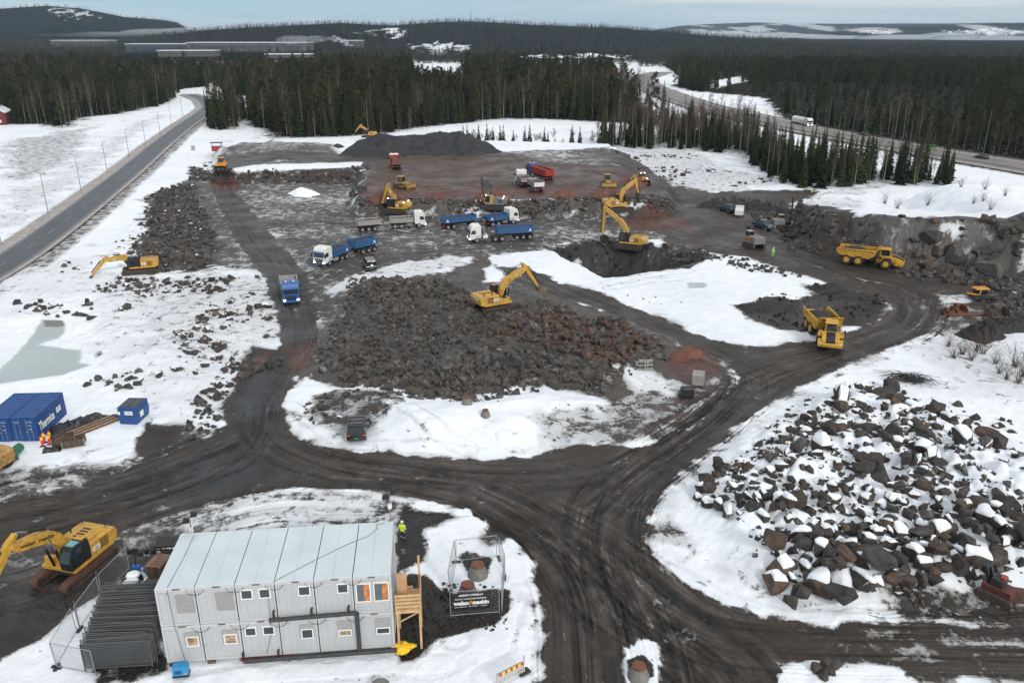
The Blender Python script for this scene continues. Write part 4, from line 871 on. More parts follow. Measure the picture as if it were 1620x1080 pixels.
# ------------------------------------------------------------------ mesh builder
class MB:
    def __init__(s): s.V = []; s.F = []; s.M = []
    def add(s, V, Fc, m=0):
        k = len(s.V); s.V += [tuple(v) for v in V]; s.F += [tuple(i+k for i in f) for f in Fc]; s.M += [m]*len(Fc); return s
    def box(s, x0, x1, y0, y1, z0, z1, m=0, t=(0, 0, 0, 0)):
        """t: how far the top moves in at x0, x1, y0, y1"""
        V = [(x0, y0, z0), (x1, y0, z0), (x1, y1, z0), (x0, y1, z0), (x0+t[0], y0+t[2], z1), (x1-t[1], y0+t[2], z1), (x1-t[1], y1-t[3], z1), (x0+t[0], y1-t[3], z1)]
        return s.add(V, [(3, 2, 1, 0), (4, 5, 6, 7), (0, 1, 5, 4), (1, 2, 6, 5), (2, 3, 7, 6), (3, 0, 4, 7)], m)
    def prism(s, pts, y0, y1, m=0):
        n = len(pts); a = sum(pts[i][0]*pts[(i+1) % n][1]-pts[(i+1) % n][0]*pts[i][1] for i in range(n))
        if a < 0: pts = pts[::-1]
        V = [(p[0], y0, p[1]) for p in pts]+[(p[0], y1, p[1]) for p in pts]
        return s.add(V, [tuple(range(n)), tuple(range(2*n-1, n-1, -1))]+[(i, i+n, (i+1) % n+n, (i+1) % n) for i in range(n)], m)
    def cyl(s, p0, p1, r0, r1=None, n=12, m=0):
        r1 = r0 if r1 is None else r1; p0 = Vector(p0); p1 = Vector(p1); d = (p1-p0).normalized(); a = d.orthogonal().normalized(); b = d.cross(a)
        V = [tuple(p0+a*r0*math.cos(6.2832*k/n)+b*r0*math.sin(6.2832*k/n)) for k in range(n)]+[tuple(p1+a*r1*math.cos(6.2832*k/n)+b*r1*math.sin(6.2832*k/n)) for k in range(n)]
        return s.add(V, [tuple(range(n-1, -1, -1)), tuple(range(n, 2*n))]+[(k, (k+1) % n, (k+1) % n+n, k+n) for k in range(n)], m)
    def beam(s, p0, p1, w, h=None, m=0, up=(0, 0, 1)):
        h = h or w; p0 = Vector(p0); p1 = Vector(p1); d = (p1-p0).normalized(); u = Vector(up)
        if abs(d.dot(u)) > .99: u = Vector((1, 0, 0))
        a = d.cross(u).normalized()*w/2; b = a.cross(d).normalized()*h/2
        V = [tuple(p+q) for p in (p0, p1) for q in (-a-b, a-b, a+b, -a+b)]
        return s.add(V, [(0, 1, 2, 3), (7, 6, 5, 4), (0, 4, 5, 1), (1, 5, 6, 2), (2, 6, 7, 3), (3, 7, 4, 0)], m)
    def tube(s, pts, r, n=6, m=0):
        V, Fc = tubes([(pts, r, r)], n); return s.add(V, Fc, m)
    def mesh(s, name, mats, smooth=False):
        me = bpy.data.meshes.new(name); me.from_pydata(s.V, [], s.F); me.update()
        for q in (mats if isinstance(mats, (list, tuple)) else [mats]): me.materials.append(q)
        me.polygons.foreach_set('material_index', s.M)
        if smooth: me.polygons.foreach_set('use_smooth', [True]*len(me.polygons))
        bm = bmesh.new(); bm.from_mesh(me); bmesh.ops.recalc_face_normals(bm, faces=bm.faces); bm.to_mesh(me); bm.free()
        return me
    def build(s, name, mats, parent=None, loc=(0, 0, 0), rz=0, bevel=0, label=None, smooth=False):
        o = bpy.data.objects.new(name, s.mesh(name, mats, smooth)); link(o, parent); o.location = loc; o.rotation_euler = (0, 0, rz)
        if bevel:
            b = o.modifiers.new('bevel', 'BEVEL'); b.width = bevel; b.segments = 2; b.limit_method = 'ANGLE'; b.angle_limit = .6
        if label: o['label'] = label
        return o
def empty(name, loc, rz, label, cat, group=None):
    e = bpy.data.objects.new(name, None); link(e); e.location = loc; e.rotation_euler = (0, 0, rz); e.empty_display_size = .5; return tag(e, label, cat, group)
def head(pa, pb):
    a = G(*pa); b = G(*pb); return Vector(((a[0]+b[0])/2, (a[1]+b[1])/2, (a[2]+b[2])/2)), math.atan2(b[1]-a[1], b[0]-a[0]), math.hypot(b[0]-a[0], b[1]-a[1])
def tree_copy(src, loc, rz, label):
    r = src.copy(); C.objects.link(r); r.location = loc; r.rotation_euler = (0, 0, rz); r['label'] = label
    def rec(a, b):
        for ch in KID.get(a.name, []):
            c = ch.copy(); C.objects.link(c); c.parent = b; rec(ch, c)
    rec(src, r); return r
KID = {}
def text_part(s, size_w, size_h, m, parent, M, name='lettering', depth=.012, bold=.0, shear=0):
    """lettering as thin raised mesh, fitted to a width and height; M places it (X right, Y up, Z out)"""
    cu = bpy.data.curves.new(name, 'FONT'); cu.body = s; cu.extrude = .01; cu.offset = bold; cu.resolution_u = 2; cu.shear = shear
    o = bpy.data.objects.new(name, cu); C.objects.link(o); bpy.context.view_layer.update()
    me = bpy.data.meshes.new_from_object(o.evaluated_get(bpy.context.evaluated_depsgraph_get())); C.objects.unlink(o); bpy.data.objects.remove(o)
    v = np.zeros(len(me.vertices)*3); me.vertices.foreach_get('co', v); v = v.reshape(-1, 3)
    if not len(v): return None
    lo, hi = v.min(0), v.max(0); v = (v-(lo+hi)/2)*np.array([size_w/(hi[0]-lo[0]), size_h/(hi[1]-lo[1]), depth/max(hi[2]-lo[2], 1e-6)])
    me.vertices.foreach_set('co', v.ravel()); me.materials.clear(); me.materials.append(m); me.name = name
    q = bpy.data.objects.new(name, me); link(q, parent); q.matrix_local = M; return q
def frame(origin, right, up):
    r = Vector(right).normalized(); u = Vector(up).normalized(); n = r.cross(u).normalized(); u = n.cross(r)
    M = Matrix((( r.x, u.x, n.x, origin[0]), (r.y, u.y, n.y, origin[1]), (r.z, u.z, n.z, origin[2]), (0, 0, 0, 1))); return M

# paints
Y_ = mat('machine_yellow', (.52, .285, .03), .5, var=.16, nscale=1.4, dirt=.46, coat=.05)
Y2 = mat('hauler_yellow', (.56, .31, .025), .5, var=.13, nscale=1.4, dirt=.42, coat=.05)
YD = mat('worn_yellow', (.42, .24, .06), .6, var=.2, nscale=1.5, dirt=.5)
YO = mat('orange_yellow', (.55, .23, .02), .5, var=.12, nscale=1.5, dirt=.25)
DK = mat('dark_steel', (.022, .022, .022), .6, var=.3, nscale=2, dirt=.25)
BK = mat('black_plastic', (.012, .012, .013), .5, var=.2, nscale=3)
TR = mat('track_steel', (.050, .036, .028), .75, var=.4, nscale=5, dirt=.4)
TRR = mat('track_rust', (.085, .040, .026), .8, var=.4, nscale=6, dirt=.2)
RUB_ = mat('tyre_rubber', (.020, .019, .018), .85, var=.3, nscale=4, dirt=.35)
GL = mat('glass_dark', (.015, .022, .025), .08, var=.2, nscale=1, spec=.8)
GLB = mat('glass_teal', (.10, .30, .34), .1, var=.15, nscale=1, spec=.8)
WH = mat('paint_white', (.66, .67, .67), .4, var=.05, nscale=1.2, dirt=.18, coat=.3)
BL = mat('paint_blue', (.014, .095, .29), .45, var=.08, nscale=1.2, dirt=.15, coat=.3)
BLD = mat('body_blue', (.020, .10, .26), .5, var=.14, nscale=1.2, dirt=.36)
RD = mat('paint_red', (.33, .03, .022), .45, var=.1, nscale=1.2, dirt=.3)
GRY = mat('paint_grey', (.16, .16, .165), .5, var=.15, nscale=1.5, dirt=.3)
LGR = mat('alloy_grey', (.36, .36, .36), .45, metal=.3, var=.12, nscale=2, dirt=.4)
RUST = mat('rust', (.14, .058, .032), .85, var=.4, nscale=3, bump=.3)
SOIL = mat('load_dark_soil', (.035, .030, .028), .95, var=.5, nscale=4, bump=.8)
SOILR = mat('load_red_soil', (.11, .055, .042), .95, var=.5, nscale=4, bump=.8)
HL = mat('headlamp_lit', (1, 1, 1), .3, emis=(1, .93, .85), estr=9)
BCN = mat('beacon_lit', (1, .45, .05), .3, emis=(1, .45, .05), estr=1.2)
TL = mat('tail_lamp', (.6, .02, .02), .3, emis=(1, .04, .02), estr=.5)
LAMP0 = mat('lamp_unlit', (.55, .55, .55), .2, var=.05)
CHR = mat('steel_bright', (.5, .5, .5), .25, metal=.9, var=.1)
WTXT = mat('lettering_white', (.75, .75, .75), .5, var=.03)
KTXT = mat('lettering_black', (.012, .012, .012), .5, var=.03)
OTXT = mat('lettering_orange', (.8, .30, .02), .5, var=.03)

def wheel(parent, x, y, r, wd, rimm=None, dual=False, tyre=None, n=18):
    sgn = 1 if y > 0 else -1
    w = MB(); prof = [(0, .86), (.12, .97), (.3, 1), (.7, 1), (.88, .97), (1, .86)]
    V = []; Fc = []
    for (a, q) in prof:
        for k in range(n): t = 6.2832*k/n; V.append((r*q*math.cos(t), (a-.5)*wd, r*q*math.sin(t)))
    for i in range(len(prof)-1):
        for k in range(n): Fc.append((i*n+k, i*n+(k+1) % n, (i+1)*n+(k+1) % n, (i+1)*n+k))
    Fc += [tuple(range(n-1, -1, -1)), tuple(range((len(prof)-1)*n, len(prof)*n))]
    w.add(V, Fc)
    o = w.build('wheel', tyre or RUB_, parent, (x, y, r))
    rm = MB(); yy = sgn*wd*.5; rm.cyl((0, yy-sgn*.02, 0), (0, yy+sgn*.03, 0), r*.56, r*.5, 16); rm.cyl((0, yy, 0), (0, yy+sgn*.09, 0), r*.2, r*.16, 8)
    rm.build('rim', rimm or LGR, o)
    return o
def lamp(parent, x, y, z, s=.12, m=None, name='headlight', d=.04):
    return MB().box(x-d, x+d, y-s, y+s, z-s*.6, z+s*.6).build(name, m or HL, parent)
def load_heap(x0, x1, y0, y1, z, h, seed=1):
    nx, ny = 14, 7; V = []; Fc = []; r = random.Random(seed)
    for i in range(nx+1):
        for j in range(ny+1):
            u, v = i/nx, j/ny; b = min(1, 4*min(u, 1-u, v, 1-v)); V.append((x0+(x1-x0)*u, y0+(y1-y0)*v, z+h*b*(.55+.35*math.sin(u*7+seed)+.25*r.random())))
    for i in range(nx):
        for j in range(ny): a = i*(ny+1)+j; Fc.append((a, a+ny+1, a+ny+2, a+1))
    return MB().add(V, Fc)
def dump_body(parent, x0, x1, wd, z0, h, m, ribs=7, load=None, seed=1, logo=None, rear_gate=None, name='dump_body', flare=.06):
    t = .07; b = MB(); y = wd/2
    b.box(x0, x1, -y, y, z0, z0+.12)
    for s in (-1, 1): b.box(x0, x1, s*y-(t if s > 0 else 0), s*y+(0 if s > 0 else t), z0+.12, z0+h); b.box(x0-.02, x1+.02, s*(y+.02)-.06, s*(y+.02)+.06, z0+h-.02, z0+h+.08)
    b.box(x1-t, x1, -y+t, y-t, z0+.12, z0+h+.25); b.box(x0, x0+t, -y+t, y-t, z0+.12, z0+h-.1)
    for i in range(ribs):
        x = x0+.15+(x1-x0-.3)*i/(ribs-1)
        for s in (-1, 1): b.box(x-.045, x+.045, s*(y+.03)-.03, s*(y+.03)+.03, z0+.02, z0+h-.03)
    o = b.build(name, m, parent, bevel=.012)
    if rear_gate: MB().box(x0-.05, x0-.005, -y+.03, y-.03, z0+.05, z0+h-.08).build('tailgate', rear_gate, o)
    if logo:
        for s in (-1, 1): text_part(logo, .55, .6, WTXT, o, frame((x0+.75 if s < 0 else x0+.9, s*(y+.075), z0+h*.5), (-s, 0, 0) if s > 0 else (1, 0, 0), (0, 0, 1)), bold=.05)
    if load is not None: load_heap(x0+t, x1-t, -y+t, y-t, z0+h*.72, .32, seed).build('load', load, parent, smooth=True)
    return o
def cab_truck(e, xf, m, accent, lights=True, high=1.0, visor=None, flat=False):
    """truck cab whose front is at xf"""
    L = 2.25; x0 = xf-L; zt = 3.05+.35*high; y = 1.23
    b = MB(); b.prism([(x0, .95), (xf-.02, .55), (xf, .75), (xf+.03, 1.55), (xf-.10, 2.45), (xf-.35, zt-.28), (xf-.75, zt-.05), (x0+.25, zt), (x0, zt-.15)], -y, y)
    cab = b.build('cab', m, e, bevel=.06)
    MB().prism([(xf+.02, 1.68), (xf+.045, 1.66), (xf-.08, 2.46), (xf-.11, 2.46)], -1.08, 1.08).build('windscreen', GL, cab)
    for s in (-1, 1):
        MB().prism([(xf-.22, 1.72), (xf-1.15, 1.72), (xf-1.15, 2.42), (xf-.42, 2.42)], s*(y+.012)-.01, s*(y+.012)+.01).build('side_window', GL, cab)
        MB().box(xf-.05, xf+.12, s*1.42-.1, s*1.42+.1, 1.75, 2.35).build('mirror', BK, cab)
        lamp(e, xf+.04, s*.98, .78, .16, HL if lights else LAMP0)
        MB().box(x0+.1, xf-1.25, s*(y+.01)-.015, s*(y+.01)+.015, 1.2, 1.33).build('stripe', accent, cab)
    g = MB()
    for k in range(5): g.box(xf+.015, xf+.06, -.8, .8, .78+k*.15, .87+k*.15)
    g.build('grille', BK if not flat else accent, e); MB().box(xf-.2, xf+.10, -1.24, 1.24, .38, .70).build('bumper', accent if not flat else m, e, bevel=.04)
    MB().prism([(xf-.10, 2.48), (xf+.14, 2.40), (xf+.16, 2.47), (xf-.12, 2.66)], -1.15, 1.15).build('sun_visor', visor or accent, cab)
    bb = MB(); 
    for s in (-.55, .55): bb.cyl((xf-.9, s, zt-.02), (xf-.9, s, zt+.12), .09, .07, 8)
    bb.build('beacon', BCN, cab)
    return cab
def truck(name, pa, pb, label, cabm, accent, bodym, load, group='tipper trucks in the quarry', lights=True, bed=5.6, body_h=1.15, axles=2, semi=False, rear_gate=None, zb=1.25, seed=3, visor=None, flip_h=0):
    c, rz, L = head(pa, pb); e = empty(name, c, rz, label, 'truck', group); T = 2.35+.25+bed; xf = T/2; xr = -T/2
    ch = MB(); ch.box(xr+.1, xf-.6, -.45, .45, .62, .95); ch.box(xr+.3, xr+.6, -1.15, 1.15, .55, .7); ch.build('chassis', DK, e, bevel=.02)
    cab_truck(e, xf, cabm, accent, lights, visor=visor)
    dump_body(e, xr, xf-2.55, 2.5, zb, body_h, bodym, load=load, seed=seed, rear_gate=rear_gate, logo='A' if bodym is BLD else None)
    for s in (-1, 1):
        wheel(e, xf-1.35, s*1.08, .52, .34)
        for k in range(axles): wheel(e, xr+1.0+k*1.35, s*1.02, .52, .5)
        MB().box(xf-3.9, xf-2.7, s*1.0-.25, s*1.0+.25, .5, 1.05).build('fuel_tank', LGR if s > 0 else GRY, e, bevel=.05)
        mg = MB(); mg.prism([(xr+.3, 1.08), (xr+.45, 1.16), (xr+1.0+(axles-1)*1.35+.6, 1.16), (xr+1.0+(axles-1)*1.35+.75, 1.08)], s*1.02-.26, s*1.02+.26); mg.build('mudguard', BK, e)
        lamp(e, xr-.03, s*.95, .8, .13, TL, 'tail_light')
    return e
def trailer(name, pa, pb, label, bodym, load, front_axle=False, bed=5.6, body_h=1.2, group='tipper trailers in the quarry', seed=4, rear_gate=None, axles=3, zb=1.35, bar=True):
    c, rz, L = head(pa, pb); e = empty(name, c, rz, label, 'trailer', group); x0 = -bed/2; x1 = bed/2
    ch = MB(); ch.box(x0+.1, x1-.1, -.45, .45, .8, 1.1); ch.box(x0+.05, x0+.3, -1.1, 1.1, .6, .8)
    if bar: ch.beam((x1-.6, .35, .85), (x1+1.9, 0, .75), .12); ch.beam((x1-.6, -.35, .85), (x1+1.9, 0, .75), .12)
    ch.build('chassis', DK, e)
    dump_body(e, x0, x1, 2.5, zb, body_h, bodym, load=load, seed=seed, rear_gate=rear_gate, logo='A' if bodym is BLD else None)
    ax = [x0+.9+k*1.3 for k in range(axles)]
    if front_axle: ax = [x0+.9, x0+2.2, x1-.9]
    for a in ax:
        for s in (-1, 1): wheel(e, a, s*1.02, .48, .44)
    for s in (-1, 1): lamp(e, x0-.03, s*.95, .8, .13, TL, 'tail_light')
    return e

def plane_pt(c, rz, px, off=0):
    """the point at a photo pixel in the upright plane through a machine's boom: (forward, height)"""
    d = Vector(ray(*px)); o = Vector((0, 0, CAM_H)); n = Vector((-math.sin(rz), math.cos(rz), 0)); q = c+n*off
    t = (q-o).dot(n)/d.dot(n); p = o+d*t; f = Vector((math.cos(rz), math.sin(rz), 0)); return ((p-c).dot(f), p.z-c.z)
def excavator(name, pos, rz, track_rz, label, boom_tip, stick_tip, s=1.0, body=None, boomm=None, track=None, tool='bucket', arch=.62, lights=False, bucket_out=0, group='crawler excavators in the quarry', decal=True, text=None, stickm=None, cabm=None, rear=None, bucket_m=None, tool_dir=None):
    body = body or Y_; boomm = boomm or body; track = track or TR; cabm = cabm or BK; rear = rear or body
    c = Vector(pos); e = empty(name, c, rz, label, 'excavator', group); S = s
    # undercarriage
    for sd in (-1, 1):
        tb = MB(); Lh = 2.35*S; r = .42*S; pts = []
        for k in range(9): a = -math.pi/2-math.pi*k/8; pts.append((-Lh+r*math.cos(a), r+r*math.sin(a)))
        for k in range(9): a = math.pi/2-math.pi*k/8; pts.append((Lh+r*math.cos(a), r*1.05+r*math.sin(a)))
        y0, y1 = (1.0*S, 1.6*S) if sd > 0 else (-1.6*S, -1.0*S); tb.prism(pts, y0, y1)
        m = len(pts)
        for i in range(m):   # grouser plates
            (ax, az), (bx, bz) = pts[i], pts[(i+1) % m]; LL = math.hypot(bx-ax, bz-az); k = max(1, int(LL/(.22*S)))
            for j in range(k):
                u = (j+.5)/k; x = ax+(bx-ax)*u; z = az+(bz-az)*u; nx, nz = (bz-az)/LL, -(bx-ax)/LL
                if abs(nx) < .3 or True: tb.beam((x-nx*.03*S*-1, y0-.015, z-nz*.03*S*-1), (x-nx*.03*S*-1, y1+.015, z-nz*.03*S*-1), .05*S, .07*S, up=(nx, 0, nz))
        o = tb.build('track', track, e); o.rotation_euler = (0, 0, track_rz-rz)
        fr = MB(); fr.box(-Lh*.9, Lh*.9, sd*1.3*S-.33*S, sd*1.3*S+.33*S, .32*S, .52*S); fr.cyl((-Lh, sd*.98*S, r), (-Lh, sd*1.64*S, r), r*.62, n=14); fr.cyl((Lh, sd*.98*S, r), (Lh, sd*1.64*S, r), r*.62, n=14); fr.build('track_frame', DK, o)
    car = MB(); car.box(-1.1*S, 1.1*S, -1.0*S, 1.0*S, .45*S, .85*S); car.cyl((0, 0, .8*S), (0, 0, 1.08*S), .8*S, n=20); o = car.build('carbody', DK, e); o.rotation_euler = (0, 0, track_rz-rz)
    z0 = 1.08*S
    # house: platform, engine hood with counterweight, side boxes
    h = MB(); h.box(-2.6*S, 1.5*S, -1.48*S, 1.48*S, z0, z0+.28*S); house = h.build('platform', body, e, bevel=.03)
    cw = MB(); cw.prism([(-3.05*S, z0+.15*S), (-2.2*S, z0+.05*S), (-2.2*S, z0+1.32*S), (-2.95*S, z0+1.25*S), (-3.12*S, z0+.9*S)], -1.46*S, 1.46*S); cw.build('counterweight', rear, e, bevel=.10*S)
    hd = MB(); hd.box(-2.2*S, -.35*S, -1.45*S, 1.45*S, z0+.28*S, z0+1.28*S); hd.box(-2.15*S, -.6*S, -.9*S, .95*S, z0+1.28*S, z0+1.42*S); hd.box(-.35*S, 1.2*S, -1.45*S, -.62*S, z0+.28*S, z0+.78*S); hood = hd.build('engine_hood', body, e, bevel=.04*S)
    vt = MB()
    for k in range(5):
        for sd in (-1, 1): vt.box(-2.1*S, -1.25*S, sd*1.455*S-.012, sd*1.455*S+.012, z0+(.42+.16*k)*S, z0+(.50+.16*k)*S)
    for k in range(4): vt.box((-2.0+.35*k)*S, (-1.82+.35*k)*S, -.5*S, .2*S, z0+1.415*S, z0+1.435*S)
    vt.build('vent', BK, hood); MB().cyl((-1.2*S, -1.0*S, z0+1.4*S), (-1.2*S, -1.0*S, z0+1.85*S), .07*S).build('exhaust', DK, hood)
    hr = MB()
    for yy in (-1.3, -.75): hr.tube([(-.3*S, yy*S, z0+1.3*S), (-.3*S, yy*S, z0+1.85*S), (.4*S, yy*S, z0+1.7*S), (.5*S, yy*S, z0+.8*S)], .025)
    for yy in (-1.2, .9): hr.cyl((-2.6*S, yy*S, z0+1.3*S), (-2.6*S, yy*S, z0+1.75*S), .03*S, n=6); hr.cyl((-2.6*S, yy*S, z0+1.72*S), (-2.6*S, yy*S, z0+1.80*S), .07*S, n=8)
    hr.build('handrail', BK, house)
    MB().box(.2*S, .75*S, -1.47*S, -.64*S, z0+.78*S, z0+.84*S).build('step', BK, hood)
    # cab at the left front
    cb = MB(); cb.prism([(-.25*S, z0+.28*S), (1.7*S, z0+.28*S), (1.78*S, z0+1.0*S), (1.45*S, z0+1.95*S), (1.2*S, z0+2.05*S), (-.2*S, z0+2.02*S), (-.3*S, z0+1.4*S)], .5*S, 1.46*S); cab = cb.build('cab', cabm, e, bevel=.05*S)
    MB().prism([(1.72*S, z0+.42*S), (1.80*S, z0+1.0*S), (1.49*S, z0+1.85*S), (1.46*S, z0+1.85*S), (1.76*S, z0+1.0*S), (1.69*S, z0+.42*S)], .58*S, 1.38*S).build('windscreen', GL, cab)
    for sd in (.485, 1.475): MB().prism([(.55*S, z0+.55*S), (1.5*S, z0+.55*S), (1.6*S, z0+1.0*S), (1.35*S, z0+1.85*S), (.5*S, z0+1.85*S)], sd*S-.008, sd*S+.008).build('side_window', GL, cab)
    MB().box(.45*S, 1.15*S, .62*S, 1.32*S, z0+2.04*S, z0+2.065*S).build('roof_window', GLB, cab); MB().box(-.15*S, .25*S, .62*S, 1.32*S, z0+2.02*S, z0+2.10*S).build('roof_hatch', YO if decal else GRY, cab, bevel=.03)
    # boom, stick, bucket
    foot = Vector((.55*S, 0, z0+.75*S)); bt = Vector((boom_tip[0], 0, boom_tip[1])); st = Vector((stick_tip[0], 0, stick_tip[1]))
    d = bt-foot; Lb = d.length; n = Vector((-d.z, 0, d.x)).normalized()
    if n.z < 0 and abs(d.x) > abs(d.z)*.2: n = -n
    if abs(d.x) <= abs(d.z)*.2: n = Vector((-1, 0, 0))
    # the knee of a boom stands off the foot-tip line
    cl = []
    for k in range(11):
        t = k/10; a = .145*Lb*arch/.62*(math.sin(math.pi*min(1, t/.88)**.8) if t < .88 else 0); cl.append((foot+d*t+n*a, (.27+.17*math.sin(math.pi*t)**1.0*(1.15-.5*t))*S*1.05))
    cl[0] = (foot, .24*S); cl[-1] = (bt, .20*S); up = []; dn = []
    for i, (p, hw) in enumerate(cl):
        q = cl[min(i+1, 10)][0]-cl[max(i-1, 0)][0]; nn = Vector((-q.z, 0, q.x)).normalized()
        if nn.dot(n) < 0: nn = -nn
        up.append((p.x+nn.x*hw, p.z+nn.z*hw)); dn.append((p.x-nn.x*hw, p.z-nn.z*hw))
    V = []; wv = .30*S
    bm_ = MB()
    for i in range(11): V += [(up[i][0], -wv, up[i][1]), (up[i][0], wv, up[i][1]), (dn[i][0], wv, dn[i][1]), (dn[i][0], -wv, dn[i][1])]
    Fc = [(0, 1, 2, 3), (43, 42, 41, 40)]
    for i in range(10):
        for k in range(4): a = i*4+k; b2 = i*4+(k+1) % 4; Fc.append((a, b2, b2+4, a+4))
    bm_.add(V, Fc); boom = bm_.build('boom', boomm, e, bevel=.03*S)
    # boom cylinders and stick cylinder
    mid = cl[5][0]
    for sd in (-1, 1):
        bc = MB(); a = Vector((1.35*S, sd*.42*S, z0+.25*S)); q = Vector((mid.x, sd*.42*S, mid.z)); bc.cyl(a, a.lerp(q, .58), .10*S, n=10); bc.cyl(a.lerp(q, .55), q, .055*S, n=8, m=1); bc.build('boom_cylinder', [BK, CHR], boom)
    ds = st-bt; Ls = ds.length; ns = Vector((-ds.z, 0, ds.x)).normalized(); u = ds.normalized()
    back = bt-u*.9*S; tb = bt
    # side of the stick facing away from the machine
    if ns.dot(bt-foot) < 0: ns = -ns
    sp = [back+ns*.10*S, bt+ns*.42*S, bt+u*1.0*S+ns*.34*S, st+ns*.16*S, st-ns*.14*S, bt+u*.8*S-ns*.22*S, bt-ns*.22*S, back-ns*.12*S]
    stick = MB().prism([(p.x, p.z) for p in sp], -.19*S, .19*S).build('stick', stickm or boomm, e, bevel=.03*S)
    a = up[5]; sc = MB(); pa_ = Vector((a[0], 0, a[1]))+n*.12*S; pb_ = back+ns*.05*S; sc.cyl(pa_, pa_.lerp(pb_, .6), .10*S, n=10); sc.cyl(pa_.lerp(pb_, .55), pb_, .055*S, n=8, m=1); sc.build('stick_cylinder', [BK, CHR], boom)
    hs = MB(); hs.tube([tuple(pa_+n*.15*S), tuple(pa_.lerp(pb_, .5)+n*.35*S), tuple(bt-u*.2*S+n*.3*S), tuple(bt+u*.7*S-ns*.45*S), tuple(bt+u*1.3*S-ns*.2*S)], .035*S); hs.build('hose', BK, boom)
    q1 = bt+u*.5*S+ns*.48*S; q2 = st-u*.45*S+ns*.38*S; MB().cyl(q1, q2, .085*S, n=10).build('bucket_cylinder', [BK], stick)
    # tool
    if tool == 'bucket':
        td = tool_dir if tool_dir is not None else None
        bd = Vector((td[0], 0, td[1])).normalized() if td else (u*.75-ns*.7).normalized(); bn = Vector((-bd.z, 0, bd.x))
        if bn.dot(-ns) < 0 and not td: bn = -bn
        if td and len(td) > 2: bn = bn*td[2]
        pts = [st-bn*.25*S, st+bd*.25*S-bn*.45*S, st+bd*.85*S-bn*.40*S, st+bd*1.30*S+bn*.05*S, st+bd*1.40*S+bn*.60*S, st+bd*1.30*S+bn*.62*S, st+bd*1.12*S+bn*.12*S, st+bd*.75*S-bn*.22*S, st+bd*.3*S-bn*.25*S, st+bn*.15*S]
        bk = MB(); w2 = .65*S; bk.prism([(p.x, p.z) for p in pts], -w2, w2)
        side = [pts[1], pts[2], pts[3], pts[4], st+bd*.45*S+bn*.25*S, st+bn*.1*S]
        for sd in (-1, 1): bk.prism([(p.x, p.z) for p in side], sd*w2-.03, sd*w2+.03)
        for k in range(5): y = -w2+.08+k*(2*w2-.16)/4; p = pts[4]; bk.beam((p.x, y, p.z), (p.x+bn.x*.28*S, y, p.z+bn.z*.28*S), .08*S)
        bk.build('bucket', bucket_m or DK, e)
    else:
        bk = MB(); q = Vector((.06, 0, -1)).normalized(); bk.cyl(st, st+q*1.5*S, .24*S, .24*S, 8); bk.box(st.x-.34*S, st.x+.34*S, -.28*S, .28*S, st.z-.5*S, st.z+.15*S); bk.build('hydraulic_hammer', DK, e); MB().cyl(st+q*1.5*S, st+q*2.6*S, .07*S, .04*S, 8).build('chisel', CHR, e)
    if lights:
        lamp(e, 1.35*S, 1.3*S, z0+2.12*S, .10, HL, 'work_light', d=.08); lamp(e, -2.3*S, -1.2*S, z0+1.45*S, .10, HL, 'work_light', d=.08); lamp(e, -2.3*S, 1.2*S, z0+1.45*S, .10, HL, 'work_light', d=.08)
    if decal:
        for sd in (-1, 1):
            M = frame((-.85*S, sd*1.47*S, z0+.75*S), (-sd, 0, 0) if sd > 0 else (1, 0, 0), (0, 0, 1)); pl = MB().box(-.36*S, .36*S, -.17*S, .17*S, -.004, .004).build('badge', WTXT, e); pl.matrix_local = M
            text_part('CAT', .5*S, .22*S, KTXT, e, frame((-.85*S, sd*1.485*S, z0+.75*S), (-sd, 0, 0) if sd > 0 else (1, 0, 0), (0, 0, 1)), bold=.02)
        M = frame((-3.13*S, 0, z0+.85*S), (0, -1, 0), (0.02, 0, 1)); pl = MB().box(-.5*S, .5*S, -.2*S, .2*S, -.004, .004).build('badge', WTXT, e); pl.matrix_local = M
        text_part('CAT', .6*S, .26*S, KTXT, e, frame((-3.145*S, 0, z0+.85*S), (0, -1, 0), (0.02, 0, 1)), bold=.02)
        if not text:
            p = cl[7][0]; dd = (cl[9][0]-cl[5][0]).normalized()
            for sd in (-1, 1): text_part('CAT', .55*S, .25*S, WTXT, boom, frame((p.x, sd*(wv+.01), p.z), dd if (sd < 0) == (dd.x > 0) or False else -dd, (dd.z*-1, 0, dd.x) if dd.x > 0 else (dd.z, 0, -dd.x)), bold=.02)
    if text:
        p = cl[7][0]*.55+cl[6][0]*.45; dd = (cl[9][0]-cl[5][0]).normalized(); upv = Vector((-dd.z, 0, dd.x)); upv = upv if upv.z > 0 else -upv
        for sd in (-1, 1):
            r = dd if sd < 0 else -dd
            if dd.x < 0: r = -r
            for tx, off, wdt, mm in ((text[0], -.78, 1.25, KTXT), ('//', .02, .25, OTXT), (text[1], .88, 1.35, KTXT)):
                text_part(tx, wdt*S, .30*S if tx != '//' else .26*S, mm, boom, frame(p+r*off*S+Vector((0, sd*(wv+.012), 0))-upv*.02, r, upv), bold=.02)
    return e
